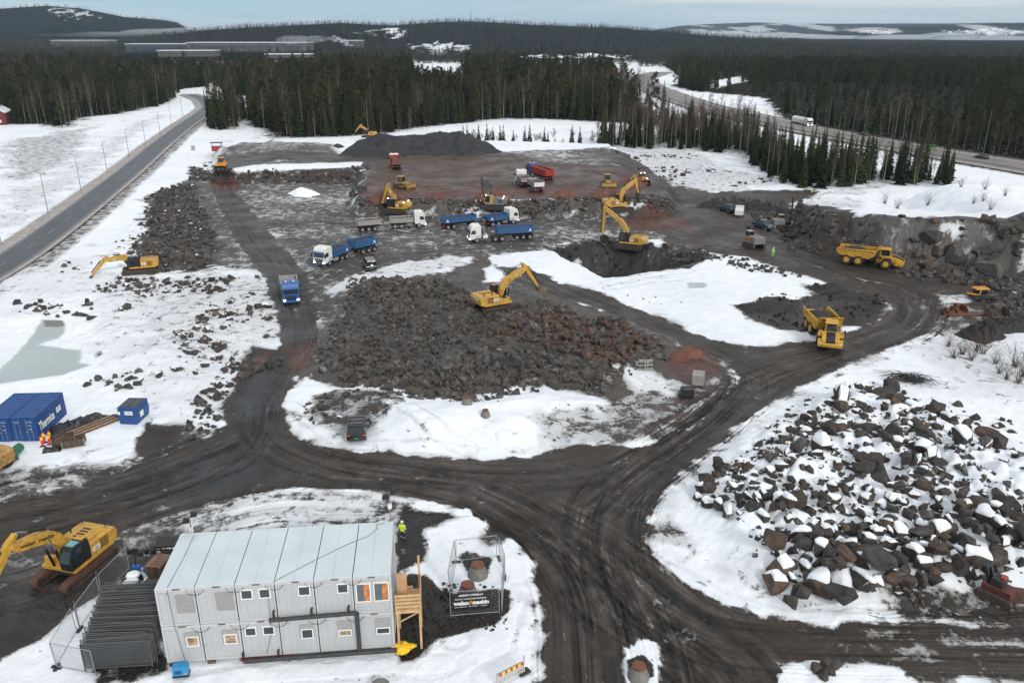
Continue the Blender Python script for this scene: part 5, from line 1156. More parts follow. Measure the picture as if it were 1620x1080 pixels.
# ------------------------------------------------------------------ other machines
def hauler(pos, rz, art, label, load=True, deck_text=None):
    e = empty('articulated_hauler', pos, rz, label, 'dump truck', 'articulated haulers')
    fr = MB(); fr.box(-4.6, 1.3, -.5, .5, .95, 1.35); fr.box(-3.9, -.6, -1.0, 1.0, .75, 1.15); fr.build('chassis', DK, e)
    b = MB(); y = 1.6
    b.prism([(-5.3, 2.35), (-4.9, 1.75), (-3.4, 1.5), (.1, 1.45), (.9, 2.0), (1.25, 2.9), (1.3, 3.05), (.6, 3.0), (-5.2, 2.75), (-5.3, 2.6)], -y, -y+.09)
    b.prism([(-5.3, 2.35), (-4.9, 1.75), (-3.4, 1.5), (.1, 1.45), (.9, 2.0), (1.25, 2.9), (1.3, 3.05), (.6, 3.0), (-5.2, 2.75), (-5.3, 2.6)], y-.09, y)
    b.prism([(-5.3, 2.3), (-4.9, 1.7), (-3.4, 1.42), (.1, 1.37), (.9, 1.95), (1.2, 2.9), (1.1, 2.92), (.8, 2.05), (.05, 1.5), (-3.4, 1.55), (-4.85, 1.85), (-5.2, 2.4)], -y+.09, y-.09)
    for s in (-1, 1):
        b.box(-5.2, .9, s*(y+.05)-.08, s*(y+.05)+.08, 2.72, 2.88)
        for k in range(5): b.box(-4.4+k*1.15, -4.25+k*1.15, s*(y+.03)-.04, s*(y+.03)+.04, 1.6, 2.75)
    b.prism([(.95, 2.9), (1.05, 2.9), (1.5, 3.35), (1.4, 3.4)], -y, y)
    body = b.build('dump_body', Y2, e, bevel=.03)
    if load: load_heap(-5.0, .9, -y+.1, y-.1, 2.3, .75, 5).build('load', SOIL, e, smooth=True)
    for x in (-3.45, -1.55):
        for s in (-1, 1): wheel(e, x, s*1.28, .92, .72, Y2 if s else Y2, n=24)
    # front unit turns about the hinge
    f = bpy.data.objects.new('tractor_unit', None); link(f, e); f.location = (1.6, 0, 0); f.rotation_euler = (0, 0, art)
    f2 = MB(); f2.box(-.4, 3.3, -.55, .55, .8, 1.4); f2.prism([(.9, 1.35), (1.1, 2.05), (2.0, 2.15), (3.55, 1.75), (3.75, 1.5), (3.8, .95), (3.3, .75), (.9, .95)], -1.05, 1.05)
    f2.prism([(.35, 1.2), (.55, 1.95), (1.1, 2.1), (2.05, 2.05), (2.35, 1.6), (2.2, 1.55), (1.95, 1.93), (1.1, 1.97), (.7, 1.85), (.5, 1.2)], -1.55, -.95); f2.prism([(.35, 1.2), (.55, 1.95), (1.1, 2.1), (2.05, 2.05), (2.35, 1.6), (2.2, 1.55), (1.95, 1.93), (1.1, 1.97), (.7, 1.85), (.5, 1.2)], .95, 1.55)
    f2.prism([(2.6, .8), (3.9, .75), (3.95, 1.15), (3.5, 1.5), (2.7, 1.55)], -1.5, 1.5)
    hoodo = f2.build('hood', Y2, f, bevel=.06)
    MB().prism([(2.0, 2.16), (3.55, 1.77), (3.78, 1.5), (3.83, .95), (3.80, .95), (3.74, 1.48), (3.52, 1.74), (2.0, 2.12)], -.55, .55).build('grille', BK, hoodo)
    c = MB(); c.box(.1, 1.75, -.75, .75, 1.9, 2.15); 
    for (x, yy) in ((.15, -.7), (.15, .7), (1.7, -.7), (1.55, .7)): c.beam((x, yy, 2.1), (x*.92+.02, yy*.9, 3.2), .1)
    c.build('cab', Y2, f)
    MB().box(.2, 1.66, -.68, .68, 2.12, 3.18, t=(0, .12, .06, .06)).build('cab_glass', GL, f, bevel=.04)
    MB().box(-.05, 1.75, -.82, .82, 3.18, 3.34, t=(.1, .2, .1, .1)).build('cab_roof', Y2, f, bevel=.05)
    for s in (-1, 1):
        wheel(f, 1.25, s*1.28, .92, .72, Y2, n=24); lamp(f, 3.88, s*1.15, 1.2, .16, LAMP0); MB().box(2.2, 2.3, s*1.6-.12, s*1.6+.12, 2.2, 2.65).build('mirror', BK, f)
    hr = MB(); hr.tube([(2.5, 1.3, 1.5), (2.5, 1.35, 2.5), (1.7, 1.3, 2.5)], .025); hr.tube([(2.5, -1.3, 1.5), (2.5, -1.35, 2.5), (1.7, -1.3, 2.5)], .025); hr.build('handrail', DK, f)
    return e
def loader(pos, rz, label, m, lights=False, bucket_z=.1, bucket_m=None, s=1.0, group='wheel loaders'):
    e = empty('wheel_loader', pos, rz, label, 'wheel loader', group); e.scale = (s, s, s)
    MB().prism([(-3.2, .9), (-3.3, 1.9), (-2.9, 2.15), (-.9, 2.3), (-.6, 1.2), (-.5, .8)], -.95, .95).build('engine_hood', m, e, bevel=.08)
    MB().prism([(-.4, .8), (-.4, 1.3), (1.0, 1.9), (1.9, 1.4), (1.9, .7)], -.5, .5).build('front_frame', m, e, bevel=.05)
    MB().box(-.9, .5, -.75, .75, 1.4, 2.1).build('cab_base', m, e); MB().box(-.85, .6, -.72, .72, 2.1, 3.15, t=(.1, .15, .05, .05)).build('cab_glass', GL, e, bevel=.05); MB().box(-.95, .6, -.8, .8, 3.15, 3.3).build('cab_roof', m, e, bevel=.05)
    for x in (-1.9, 1.5):
        for q in (-1, 1): wheel(e, x, q*1.05, .80, .6, m); 
        mg = MB(); 
        for q in (-1, 1): mg.prism([(x-.9, 1.0), (x-.75, 1.65), (x+.6, 1.75), (x+.9, 1.3), (x+.8, 1.25), (x+.5, 1.62), (x-.65, 1.52), (x-.8, 1.0)], q*1.05-.35, q*1.05+.35)
        mg.build('mudguard', m, e)
    ar = MB(); 
    for q in (-1, 1): ar.prism([(1.1, 1.9), (1.3, 2.1), (2.6, 1.5+bucket_z), (3.2, .5+bucket_z), (3.0, .4+bucket_z), (2.4, 1.2+bucket_z)], q*.55-.09, q*.55+.09)
    ar.build('lift_arm', m, e)
    bz = bucket_z; bk = MB(); pr = [(3.0, .05+bz), (4.3, .0+bz), (4.3, .06+bz), (3.2, .14+bz), (3.0, .5+bz), (3.1, 1.0+bz), (3.5, 1.3+bz), (3.45, 1.36+bz), (3.0, 1.1+bz), (2.88, .5+bz)]
    bk.prism(pr, -1.5, 1.5)
    for q in (-1, 1): bk.prism([(3.0, .05+bz), (4.3, 0+bz), (3.9, .7+bz), (3.5, 1.33+bz), (3.0, 1.05+bz), (2.9, .5+bz)], q*1.5-.04, q*1.5+.04)
    bk.build('bucket', bucket_m or BK, e)
    for q in (-1, 1):
        lamp(e, .62, q*.6, 3.25, .12, HL if lights else LAMP0, 'work_light', d=.06); lamp(e, 1.9, q*.9, 1.9, .12, HL if lights else LAMP0, 'headlight')
    MB().cyl((-.2, .4, 3.3), (-.2, .4, 3.48), .07, n=8).build('beacon', BCN, e); MB().cyl((-1.8, .3, 2.2), (-1.8, .3, 2.8), .06, n=8).build('exhaust', BK, e)
    return e
def dozer(pos, rz, label, m):
    e = empty('bulldozer', pos, rz, label, 'bulldozer', 'bulldozers on the reddish fill')
    for q in (-1, 1):
        tb = MB(); tb.prism([(-1.9, .1), (-2.1, .45), (-1.8, .85), (-.3, 1.15), (1.4, .8), (1.7, .4), (1.5, .08), (1.2, 0), (-1.6, 0)], q*.95-.28, q*.95+.28); tb.build('track', TR, e, bevel=.05)
        a = MB(); a.beam((-.4, q*1.3, .5), (2.3, q*1.3, .55), .18); a.cyl((.9, q*.5, 1.3), (2.3, q*.6, .8), .07); a.build('push_arm', m, e)
    MB().prism([(-1.9, .8), (-1.9, 1.6), (-.6, 1.7), (-.2, 1.55), (1.6, 1.4), (1.75, .6), (-1.9, .5)], -.6, .6).build('body', m, e, bevel=.06)
    MB().box(-1.2, .2, -.75, .75, 1.5, 2.6, t=(.05, .1, .08, .08)).build('cab_glass', GL, e, bevel=.04); MB().box(-1.3, .3, -.8, .8, 2.6, 2.75).build('cab_roof', m, e, bevel=.05)
    po = MB()
    for x in (-1.2, .1):
        for q in (-1, 1): po.beam((x, q*.74, 1.5), (x, q*.70, 2.65), .1)
    po.build('cab_post', m, e)
    MB().prism([(2.3, .02), (2.45, .3), (2.35, .8), (2.5, 1.2), (2.42, 1.22), (2.22, .8), (2.3, .3), (2.18, .02)], -1.75, 1.75).build('blade', YD, e)
    MB().cyl((.8, .3, 1.4), (.8, .3, 2.1), .06, n=8).build('exhaust', BK, e); MB().prism([(-1.9, .6), (-2.7, .3), (-2.8, .9), (-1.9, 1.0)], -.4, .4).build('ripper', DK, e)
    return e
def drill(pos, rz, label, mast_top, mast_tilt=.1, s=1.0, cabc=None, boom=True):
    e = empty('drill_rig', pos, rz, label, 'drill rig', 'blast hole drill rigs'); e.scale = (s, s, s)
    for q in (-1, 1):
        tb = MB(); tb.prism([(-1.5, .1), (-1.65, .4), (-1.4, .72), (1.4, .72), (1.65, .4), (1.5, .1), (1.2, 0), (-1.2, 0)], q*1.0-.2, q*1.0+.2); tb.build('track', TR, e, bevel=.04)
    MB().box(-1.6, .9, -1.1, 1.1, .8, 1.9, t=(.1, 0, .1, .1)).build('body', GRY, e, bevel=.06); MB().box(-.3, .95, .1, 1.1, .9, 2.0).build('side_panel', cabc or YD, e, bevel=.05)
    MB().box(.0, 1.1, .15, 1.1, 1.9, 2.65, t=(.05, .15, .05, .05)).build('cab_glass', GL, e, bevel=.05); MB().box(-.05, 1.0, .1, 1.15, 2.65, 2.75).build('cab_roof', LGR, e)
    a = MB(); a.beam((.6, -.4, 1.7), (2.2, -.4, 2.4), .3); a.build('boom', DK, e)
    m_ = MB(); x0 = 2.3; t = mast_tilt; m_.beam((x0, -.6, .3), (x0+mast_top*t, -.6, mast_top), .14); m_.beam((x0, -.2, .3), (x0+mast_top*t, -.2, mast_top), .14); m_.cyl((x0, -.4, .1), (x0+mast_top*t, -.4, mast_top-.3), .05, n=6)
    for k in range(8): z = .5+k*(mast_top-.8)/7; m_.beam((x0+z*t, -.62, z), (x0+z*t, -.18, z), .09)
    m_.box(x0-.2, x0+.25, -.7, -.1, 2.2, 3.0); m_.build('mast', DK, e)
    return e
def car(kind, pos, rz, label, m, wheels_m=None, lit=False, group=None, name='parked_car'):
    e = empty(name, pos, rz, label, 'car' if kind != 'pickup' else 'pickup', group)
    if kind == 'suv': L, Wd, H, prof, gh = 4.7, 1.9, 1.78, [(-2.35, .45), (-2.4, .95), (-2.3, 1.08), (1.15, 1.08), (2.2, .95), (2.35, .7), (2.32, .35), (-2.3, .35)], [(-2.28, 1.06), (-2.05, 1.68), (-1.6, 1.76), (.2, 1.74), (1.1, 1.08)]
    elif kind == 'van': L, Wd, H, prof, gh = 4.7, 1.9, 1.9, [(-2.35, .45), (-2.4, 1.0), (-2.35, 1.12), (1.3, 1.12), (2.1, 1.0), (2.35, .7), (2.32, .35), (-2.3, .35)], [(-2.35, 1.1), (-2.25, 1.85), (-1.9, 1.93), (.5, 1.9), (1.35, 1.12)]
    elif kind == 'pickup': L, Wd, H, prof, gh = 5.3, 1.9, 1.8, [(-2.6, .5), (-2.65, 1.1), (1.3, 1.1), (2.4, 1.0), (2.6, .75), (2.58, .4), (-2.55, .4)], [(-.95, 1.08), (-.75, 1.68), (-.4, 1.78), (.45, 1.76), (1.25, 1.1)]
    else: L, Wd, H, prof, gh = 4.5, 1.8, 1.45, [(-2.2, .4), (-2.25, .85), (-2.1, .93), (1.0, .95), (2.05, .8), (2.25, .6), (2.2, .3), (-2.15, .3)], [(-1.95, .9), (-1.4, 1.36), (-1.0, 1.43), (.1, 1.42), (1.05, .95)]
    y = Wd/2; b = MB(); b.prism(prof, -y, y); body = b.build('body', m, e, bevel=.10)
    g = MB(); n = len(gh); V = []
    for sgn in (-1, 1):
        for i, p in enumerate(gh): V.append((p[0], sgn*(y-.06 if i in (0, n-1) else y-.24), p[1]))
    g.add(V, [tuple(range(n)), tuple(range(2*n-1, n-1, -1))]+[(i, i+n, (i+1) % n+n, (i+1) % n) for i in range(n)]); g.build('window_glass', GL, e, bevel=.04)
    zr = gh[2][1]; rf = MB(); rf.box(gh[1][0]+.1, gh[3][0]+.05, -y+.24, y-.24, zr-.03, zr+.035)
    for (i, j) in ((0, 1), (4, 3)):
        for s in (-1, 1): rf.beam((gh[i][0], s*(y-.08), gh[i][1]), (gh[j][0], s*(y-.24), gh[j][1]), .09)
    mx_ = (gh[1][0]+gh[3][0])/2
    for s in (-1, 1): rf.beam((mx_, s*(y-.06), gh[0][1]), (mx_, s*(y-.24), zr), .08)
    rf.build('roof', m, e, bevel=.02)
    for s in (-1, 1):
        for x in (-L/2+.85, L/2-.9): wheel(e, x, s*(y-.13), .36, .24, n=14)
        lamp(e, -L/2-.0, s*(y-.2), .95 if kind != 'sedan' else .78, .10, TL, 'tail_light'); lamp(e, L/2-.08, s*(y-.25), .75, .13, HL if lit else LAMP0); MB().box(.75, .95, s*(y+.1)-.1, s*(y+.1)+.1, 1.0, 1.15).build('mirror', m, e)
    if kind == 'pickup': MB().box(-2.5, -1.05, -y+.12, y-.12, 1.085, 1.125).build('bed_floor', BK, e)
    if kind == 'suv':
        rr = MB(); 
        for s in (-1, 1): rr.beam((-1.9, s*.62, zr+.09), (.2, s*.62, zr+.09), .04)
        for k in range(3): rr.beam((-1.6+k*.8, -.62, zr+.07), (-1.6+k*.8, .62, zr+.07), .04)
        rr.build('roof_rack', BK, e)
    if kind in ('suv', 'van'):
        pl = MB().box(-L/2-.10, -L/2-.04, -.26, .26, .62, .74).build('number_plate', mat('plate_green', (.02, .22, .08), .5), e)
        if kind == 'van': MB().cyl((-2.44, -.05, 1.2), (-2.33, -.05, 1.2), .2, n=16).build('sticker', WTXT, e)
    return e
def person(pos, rz, label, jacket, trousers, s=1.0, pose='stand'):
    """one continuous body: legs, trunk, arms with hands and a head on a neck"""
    P3 = {'pel': (0, 0, .95), 'ch': (.02, 0, 1.25), 'nk': (.0, 0, 1.47), 'hd': (.03, 0, 1.62), 'tp': (.02, 0, 1.74),
          'hl': (0, .10, .90), 'kl': (.05, .12, .50), 'al': (-.01, .13, .09), 'tl': (.16, .14, .05), 'hr': (0, -.10, .90), 'kr': (.0, -.12, .50), 'ar': (-.08, -.13, .09), 'tr': (.09, -.15, .05),
          'sl': (0, .19, 1.40), 'el': (-.05, .28, 1.12), 'wl': (.12, .24, .93), 'ml': (.18, .22, .86), 'sr': (0, -.19, 1.40), 'er': (-.04, -.29, 1.12), 'wr': (.14, -.22, .98), 'mr': (.21, -.19, .94)}
    R = dict(pel=.15, ch=.16, nk=.065, hd=.10, tp=.07, hl=.10, kl=.07, al=.05, tl=.045, hr=.10, kr=.07, ar=.05, tr=.045, sl=.085, el=.06, wl=.042, ml=.04, sr=.085, er=.06, wr=.042, mr=.04)
    E = [('pel', 'ch'), ('ch', 'nk'), ('nk', 'hd'), ('hd', 'tp'), ('pel', 'hl'), ('hl', 'kl'), ('kl', 'al'), ('al', 'tl'), ('pel', 'hr'), ('hr', 'kr'), ('kr', 'ar'), ('ar', 'tr'), ('ch', 'sl'), ('sl', 'el'), ('el', 'wl'), ('wl', 'ml'), ('ch', 'sr'), ('sr', 'er'), ('er', 'wr'), ('wr', 'mr')]
    for sd, w_, dx in (('l', (.12, .24, .93), .02), ('r', (.14, -.22, .98), .02)):
        m_ = P3['m'+sd]
        for k in range(5):
            nm = 'f%s%d' % (sd, k); yy = (k-2)*.017
            P3[nm] = (m_[0]+.03+.004*k, m_[1]+yy, m_[2]-.05+.01*abs(k-2)) if k < 4 else (m_[0]+.05, m_[1]+(.04 if sd == 'r' else -.04), m_[2]-.01); R[nm] = .010; E.append(('m'+sd, nm))
    ks = list(P3); me = bpy.data.meshes.new('person'); me.from_pydata([P3[k] for k in ks], [(ks.index(a), ks.index(b)) for a, b in E], []); me.update()
    o = bpy.data.objects.new('person', me); C.objects.link(o); sk = o.modifiers.new('skin', 'SKIN'); sb = o.modifiers.new('sub', 'SUBSURF'); sb.levels = sb.render_levels = 1
    if not me.skin_vertices: me.skin_vertices.new() if hasattr(me.skin_vertices, 'new') else None
    bm = bmesh.new(); bm.from_mesh(me); ly = bm.verts.layers.skin.verify()
    for i, v in enumerate(bm.verts): v[ly].radius = (R[ks[i]], R[ks[i]]*(1.15 if ks[i] in ('ch', 'pel') else 1)); v[ly].use_root = ks[i] == 'pel'
    bm.to_mesh(me); bm.free(); bpy.context.view_layer.update()
    me2 = bpy.data.meshes.new_from_object(o.evaluated_get(bpy.context.evaluated_depsgraph_get())); bpy.data.objects.remove(o)
    o = bpy.data.objects.new('person', me2); link(o); SK = mat('skin', (.45, .26, .19), .6, var=.05); mats = [jacket, trousers, SK, BK, mat('reflective_band', (.6, .62, .6), .3, var=.05)]
    me2.materials.clear(); [me2.materials.append(q) for q in mats]
    for p in me2.polygons:
        c = p.center; p.material_index = 2 if (c.z > 1.50 or (abs(c.y) > .15 and c.z < .94 and c.z > .80)) else (0 if c.z > .92 else (3 if c.z < .12 else 1)); p.use_smooth = True
        if p.material_index == 0 and 1.08 < c.z < 1.13: p.material_index = 4
        if p.material_index == 1 and .34 < c.z < .40: p.material_index = 4
    o.location = pos; o.rotation_euler = (0, 0, rz); o.scale = (s, s, s); tag(o, label, 'person')
    hb = MB(); n = 12
    V = []; Fc = []
    for i in range(5):
        a = i/4*math.pi/2
        for k in range(n): t = 6.2832*k/n; V.append((.03+.13*math.cos(a)*math.cos(t)*1.05, .13*math.cos(a)*math.sin(t)*.9, 1.66+.13*math.sin(a)))
    for i in range(4):
        for k in range(n): Fc.append((i*n+k, i*n+(k+1) % n, (i+1)*n+(k+1) % n, (i+1)*n+k))
    hb.add(V, Fc); hb.box(.14, .22, -.07, .07, 1.655, 1.67); hb.build('helmet', WH if jacket.name != 'x' else WH, o, smooth=True)
    f = MB(); f.cyl((.12, 0, 1.60), (.155, 0, 1.595), .014, .018, 6); f.build('nose', SK, o)
    ey = MB(); 
    for s_ in (-1, 1): ey.cyl((.115, s_*.035, 1.635), (.13, s_*.035, 1.635), .01, n=6)
    ey.build('eye', BK, o)
    return o

def place_machines():
    A = excavator
    # foreground excavator
    a = G(182, 880); b = G(118, 931); rz = math.atan2(b[1]-a[1], b[0]-a[0]); c = Vector(G(121, 903)); print('fg exc', math.hypot(b[0]-a[0], b[1]-a[1]))
    A('excavator', c, rz, rz, 'large yellow excavator with lettered boom on dark gravel left of the office', plane_pt(c, rz, (14, 864)), plane_pt(c, rz, (-26, 950)), s=1.0, track=TRR, cabm=BK, text=('walan', 'maskin'), arch=.8)
    def ex(px, pa, pb, tip, st, label, swing=0, **k):
        c, rz, _ = head(pa, pb); c = Vector(G(*px)); rz2 = rz+swing
        return A('excavator', c, rz2, rz, label, plane_pt(c, rz2, tip), plane_pt(c, rz2, st), **k)
    ex((222, 431), (247, 430), (198, 434), (166, 411), (145, 437), 'yellow excavator scraping snow with its bucket beside the country road', s=1.0, lights=False)
    ex((628, 336), (642, 337), (614, 334), (613, 296), (605, 322), 'yellow excavator with its boom raised in front of the reddish heaps', s=1.0, lights=True, cabm=BK)
    ex((780, 330), (796, 332), (763, 328), (764, 284), (767, 309), 'dark grey excavator with yellow side panel and upright boom at the stone bank', s=1.0, rear=GRY, body=GRY, boomm=mat('boom_charcoal', (.07, .07, .07), .5, dirt=.3), lights=True, decal=False, cabm=mat('cab_orange_yellow', (.45, .27, .08), .5, dirt=.3))
    ex((978, 333), (962, 336), (1000, 329), (1005, 284), (1009, 306), 'yellow excavator breaking rock with a hydraulic hammer', s=1.1, tool='hammer', arch=.75, body=mat('machine_yellow_bright', (.56, .32, .05), .5, dirt=.45))
    ex((996, 392), (1014, 395), (976, 388), (958, 328), (953, 372), 'long reach yellow excavator at the edge of the dark pit', s=1.05, arch=.55, body=mat('machine_yellow_bright', (.56, .32, .05), .5, dirt=.45))
    ex((786, 489), (764, 493), (810, 486), (830, 423), (850, 452), 'yellow excavator working in the middle of the rock rubble field', s=1.08, arch=.7, lights=False, body=mat('machine_yellow_bright', (.56, .32, .05), .5, dirt=.45), tool_dir=(.75, -.66, 1), bucket_m=mat('bucket_worn', (.14, .11, .08), .7, var=.3))
    c = Vector(G(584, 222)); c.z += 1.0
    A('excavator', c, 2.9, 2.9, 'small looking yellow excavator on the left end of the black gravel heap', (3.2, 4.2), (5.2, 2.0), s=.9, decal=False)
    # haulers
    c, rz, _ = head((1337, 415), (1411, 424)); hauler(c, rz, 0.02, 'loaded yellow articulated dump truck parked side on below the rock face')
    a = Vector(G(1295, 527)); b = Vector(G(1319, 548)); rz = math.atan2(b.y-a.y, b.x-a.x); hauler(a+(b-a)*.42, rz-.12, -.30, 'yellow articulated dump truck driving towards the camera on the haul road')
    # loaders and dozers
    loader(G(351, 268), -1.35, 'orange wheel loader with a black bucket at the top of the left access road', YO, s=.95)
    loader(G(1015, 290), -1.4, 'small yellow wheel loader with all work lights on behind the hammer excavator', YO, True, s=.8)
    dozer(G(638, 297), -.5, 'worn yellow bulldozer near the left end of the reddish fill', YD)
    dozer(G(961, 294), -1.5, 'worn yellow bulldozer with its blade towards the camera on the right of the fill', YD)
    drill(G(1192, 391), 1.9, 'drill rig with its dark mast folded back beside the haul road', 4.6, -.5, s=1.15); drill(G(1232, 360), .1, 'drill rig with its tall mast upright at the foot of the slope', 6.6, .0, s=.95)
    # trucks
    CW = WH
    truck('tipper_truck', (621, 361), (669, 358), 'white tipper truck with a low grey load box pulling a matching trailer', WH, WH, LGR, SOILR, bed=4.7, body_h=.9, seed=2)
    trailer('tipper_trailer', (566, 366), (601, 363), 'grey tipper trailer with brown load behind the white tipper truck', LGR, SOILR, bed=4.9, body_h=.9)
    truck('tipper_truck', (541, 408), (510, 421), 'white tipper truck with blue visor and blue load box facing lower left', WH, BL, BLD, SOIL, bed=4.7, body_h=1.05, visor=BL)
    trailer('tipper_trailer', (592, 395), (557, 403), 'blue tipper trailer with dark load behind the black van', BLD, SOIL, bed=5.2, body_h=1.2)
    truck('tipper_truck', (457.5, 458), (462, 483), 'all blue tipper truck with headlights on driving down the access road', BL, BL, LGR, None, bed=5.4, body_h=1.25, visor=BL, flip_h=1)
    t = truck('tipper_truck', (627, 267), (624, 262.5), 'dark red tipper truck seen from behind on the upper level', WH, RD, RD, SOILR, bed=5.6, body_h=1.7, rear_gate=mat('gate_brown', (.14, .06, .045), .6, dirt=.3))
    trailer('tipper_trailer', (700, 362), (750, 357), 'long blue tipper trailer with low sides behind the white and blue truck', BLD, SOIL, True, bed=7.4, body_h=.95)
    truck('tipper_truck', (770, 358), (815, 352), 'white truck with blue load box facing right below the grey excavator', WH, BL, BLD, SOIL, bed=4.7, body_h=.95)
    c, rz, L = head((795, 380), (746, 382)); e = empty('tractor_truck', c, rz, 'white and blue tractor truck with an empty frame facing left', 'truck', 'tipper trucks in the quarry')
    ch = MB(); ch.box(-3.4, 3.0, -.45, .45, .62, .95); ch.box(-3.2, -1.2, -.6, .6, .95, 1.15); ch.build('chassis', DK, e); cab_truck(e, 3.6, WH, BL, True, visor=BL); MB().box(.0, 1.0, -1.1, 1.1, .8, 1.35).build('side_skirt', WH, e, bevel=.04)
    MB().box(.5, .95, -.9, .9, 1.0, 2.7).build('tank', GRY, e, bevel=.05)
    for q in (-1, 1):
        wheel(e, 2.25, q*1.08, .52, .34); wheel(e, -1.4, q*1.02, .52, .5); wheel(e, -2.75, q*1.02, .52, .5)
    trailer('tipper_trailer', (843, 376), (785, 379), 'blue half pipe tipper semitrailer coupled to the white and blue tractor', BLD, SOIL, bed=7.4, body_h=1.15, bar=False)
    truck('tipper_truck', (872, 287), (837, 277), 'blue truck with a long red and grey tipper body on the reddish fill', BL, BL, RD, SOILR, bed=7.4, body_h=1.45, axles=3, rear_gate=RD)
    truck('tipper_truck', (834, 297), (821, 288), 'white tipper truck facing away up left on the reddish fill', WH, WH, LGR, SOILR, bed=4.6, body_h=.95, lights=False)
    trailer('tipper_trailer', (855, 306), (840, 298), 'grey tipper trailer with reddish load on the reddish fill', LGR, SOILR, bed=5.2, body_h=1.1, rear_gate=WH)
    # cars
    cblk = mat('car_black', (.012, .013, .015), .25, var=.1, coat=.6, dirt=.12); cnav = mat('car_dark_teal', (.02, .05, .065), .3, var=.1, coat=.5, dirt=.25); cgrn = mat('car_green', (.10, .42, .08), .3, coat=.5); cgr = mat('car_grey', (.06, .065, .07), .3, coat=.4, dirt=.3)
    c, rz, _ = head((565, 699), (568, 672)); car('suv', c, rz, 'black estate car with roof rack seen from behind beside the southern snow mound', cblk)
    c, rz, _ = head((588, 430), (582, 420)); car('van', c, rz, 'small black van with a round white sticker on its rear near the blue trailer', cblk)
    c, rz, _ = head((1162, 338), (1137, 331)); car('suv', c, rz, 'teal grey estate car beside the black blasting mats', cnav)
    c, rz, _ = head((1194, 357), (1222, 366)); car('pickup', c, rz, 'dark blue pickup parked between the two drill rigs', cnav)
    c, rz, _ = head((1168, 346), (1170, 338)); e = empty('box_trailer', c, rz, 'open white box trailer next to the teal grey estate car', 'trailer')
    MB().box(-1.4, 1.4, -.9, .9, .5, 1.3).build('body', WH, e, bevel=.03); MB().prism([(-1.4, 1.35), (1.4, 1.5), (1.2, 2.2), (1.1, 2.2), (1.3, 1.6), (-1.4, 1.42)], -.9, .9).build('lid', WH, e)
    for q in (-1, 1): wheel(e, 0, q*.98, .33, .2, n=12)
    # the highway
    e_ = car('suv', *hw(1366, 216, 1), 'grey estate car on the highway behind the spruces', cgr, group=None, name='car'); car('suv', *hw(1471, 238, 1), 'bright green hatchback on the highway behind the last spruces', cgrn, name='car'); car('sedan', *hw(1552, 252, 1), 'black saloon with red tail lights at the right end of the highway', cblk, name='car'); car('sedan', *hw(1040, 130, -1), 'tiny dark car on the far bend of the highway', cblk, name='car')
    pos, rz = hw(1268, 198, -1); e = empty('tanker_truck', pos, rz, 'white tanker truck on the highway beyond the spruce strip', 'truck')
    cab_truck(e, 7.2, WH, WH, True); ch = MB(); ch.box(-7, 6.5, -.5, .5, .7, 1.05); ch.build('chassis', DK, e); MB().cyl((-7.0, 0, 2.15), (4.4, 0, 2.15), 1.22, n=20).build('tank', WH, e, bevel=.1, smooth=False); MB().box(-7, 4.4, -1.25, 1.25, 1.0, 1.5).build('side_skirt', WH, e)
    for x in (5.9, 3.3, -3.6, -4.9, -6.2):
        for q in (-1, 1): wheel(e, x, q*1.05, .5, .4, n=14)
    pos, rz = hw(1183, 183, 1); e = empty('lorry', pos, rz, 'white lorry half hidden where the highway leaves the trees', 'truck'); cab_truck(e, 4, WH, WH, True); MB().box(-4, 1.6, -1.25, 1.25, 1.1, 3.6).build('box_body', WH, e); MB().box(-4, 3.5, -.5, .5, .6, 1.05).build('chassis', DK, e)
    for x in (2.7, -2.0, -3.2):
        for q in (-1, 1): wheel(e, x, q*1.05, .5, .4, n=12)
    # people
    HV = mat('hi_vis_yellow', (.48, .72, .03), .7, var=.06); HVG = mat('hi_vis_green', (.25, .6, .12), .7, var=.06)
    person(G(637, 855), 1.2, 'person in a hi-vis yellow jacket and dark trousers standing behind the office corner', HV, BK, 1.04)
    person(G(984, 727) if False else G(1222, 407), -1.2, 'person in green hi-vis clothing walking on the haul road below the drill rig', HVG, HVG, 1.05)
    person(G(1283, 310), .5, 'person in a hi-vis jacket up on the pale snowy rock slope', HV, BK, 1.0); person(G(1252, 364), 2.5, 'person in muddy hi-vis clothing beside the upright drill mast', YD, DK, 1.0)
def hw(px, py, sgn):
    c = Vector(G(px, py)); best = None
    for i in range(len(HWY)-1):
        a = Vector((*HWY[i], 0)); b = Vector((*HWY[i+1], 0)); t = max(0, min(1, (c-a).dot(b-a)/(b-a).length_squared)); d = (a+(b-a)*t-Vector((c.x, c.y, 0))).length
        if best is None or d < best[0]: best = (d, math.atan2(b.y-a.y, b.x-a.x))
    return c+Vector((0, 0, .06)), best[1]+(math.pi if sgn < 0 else 0)
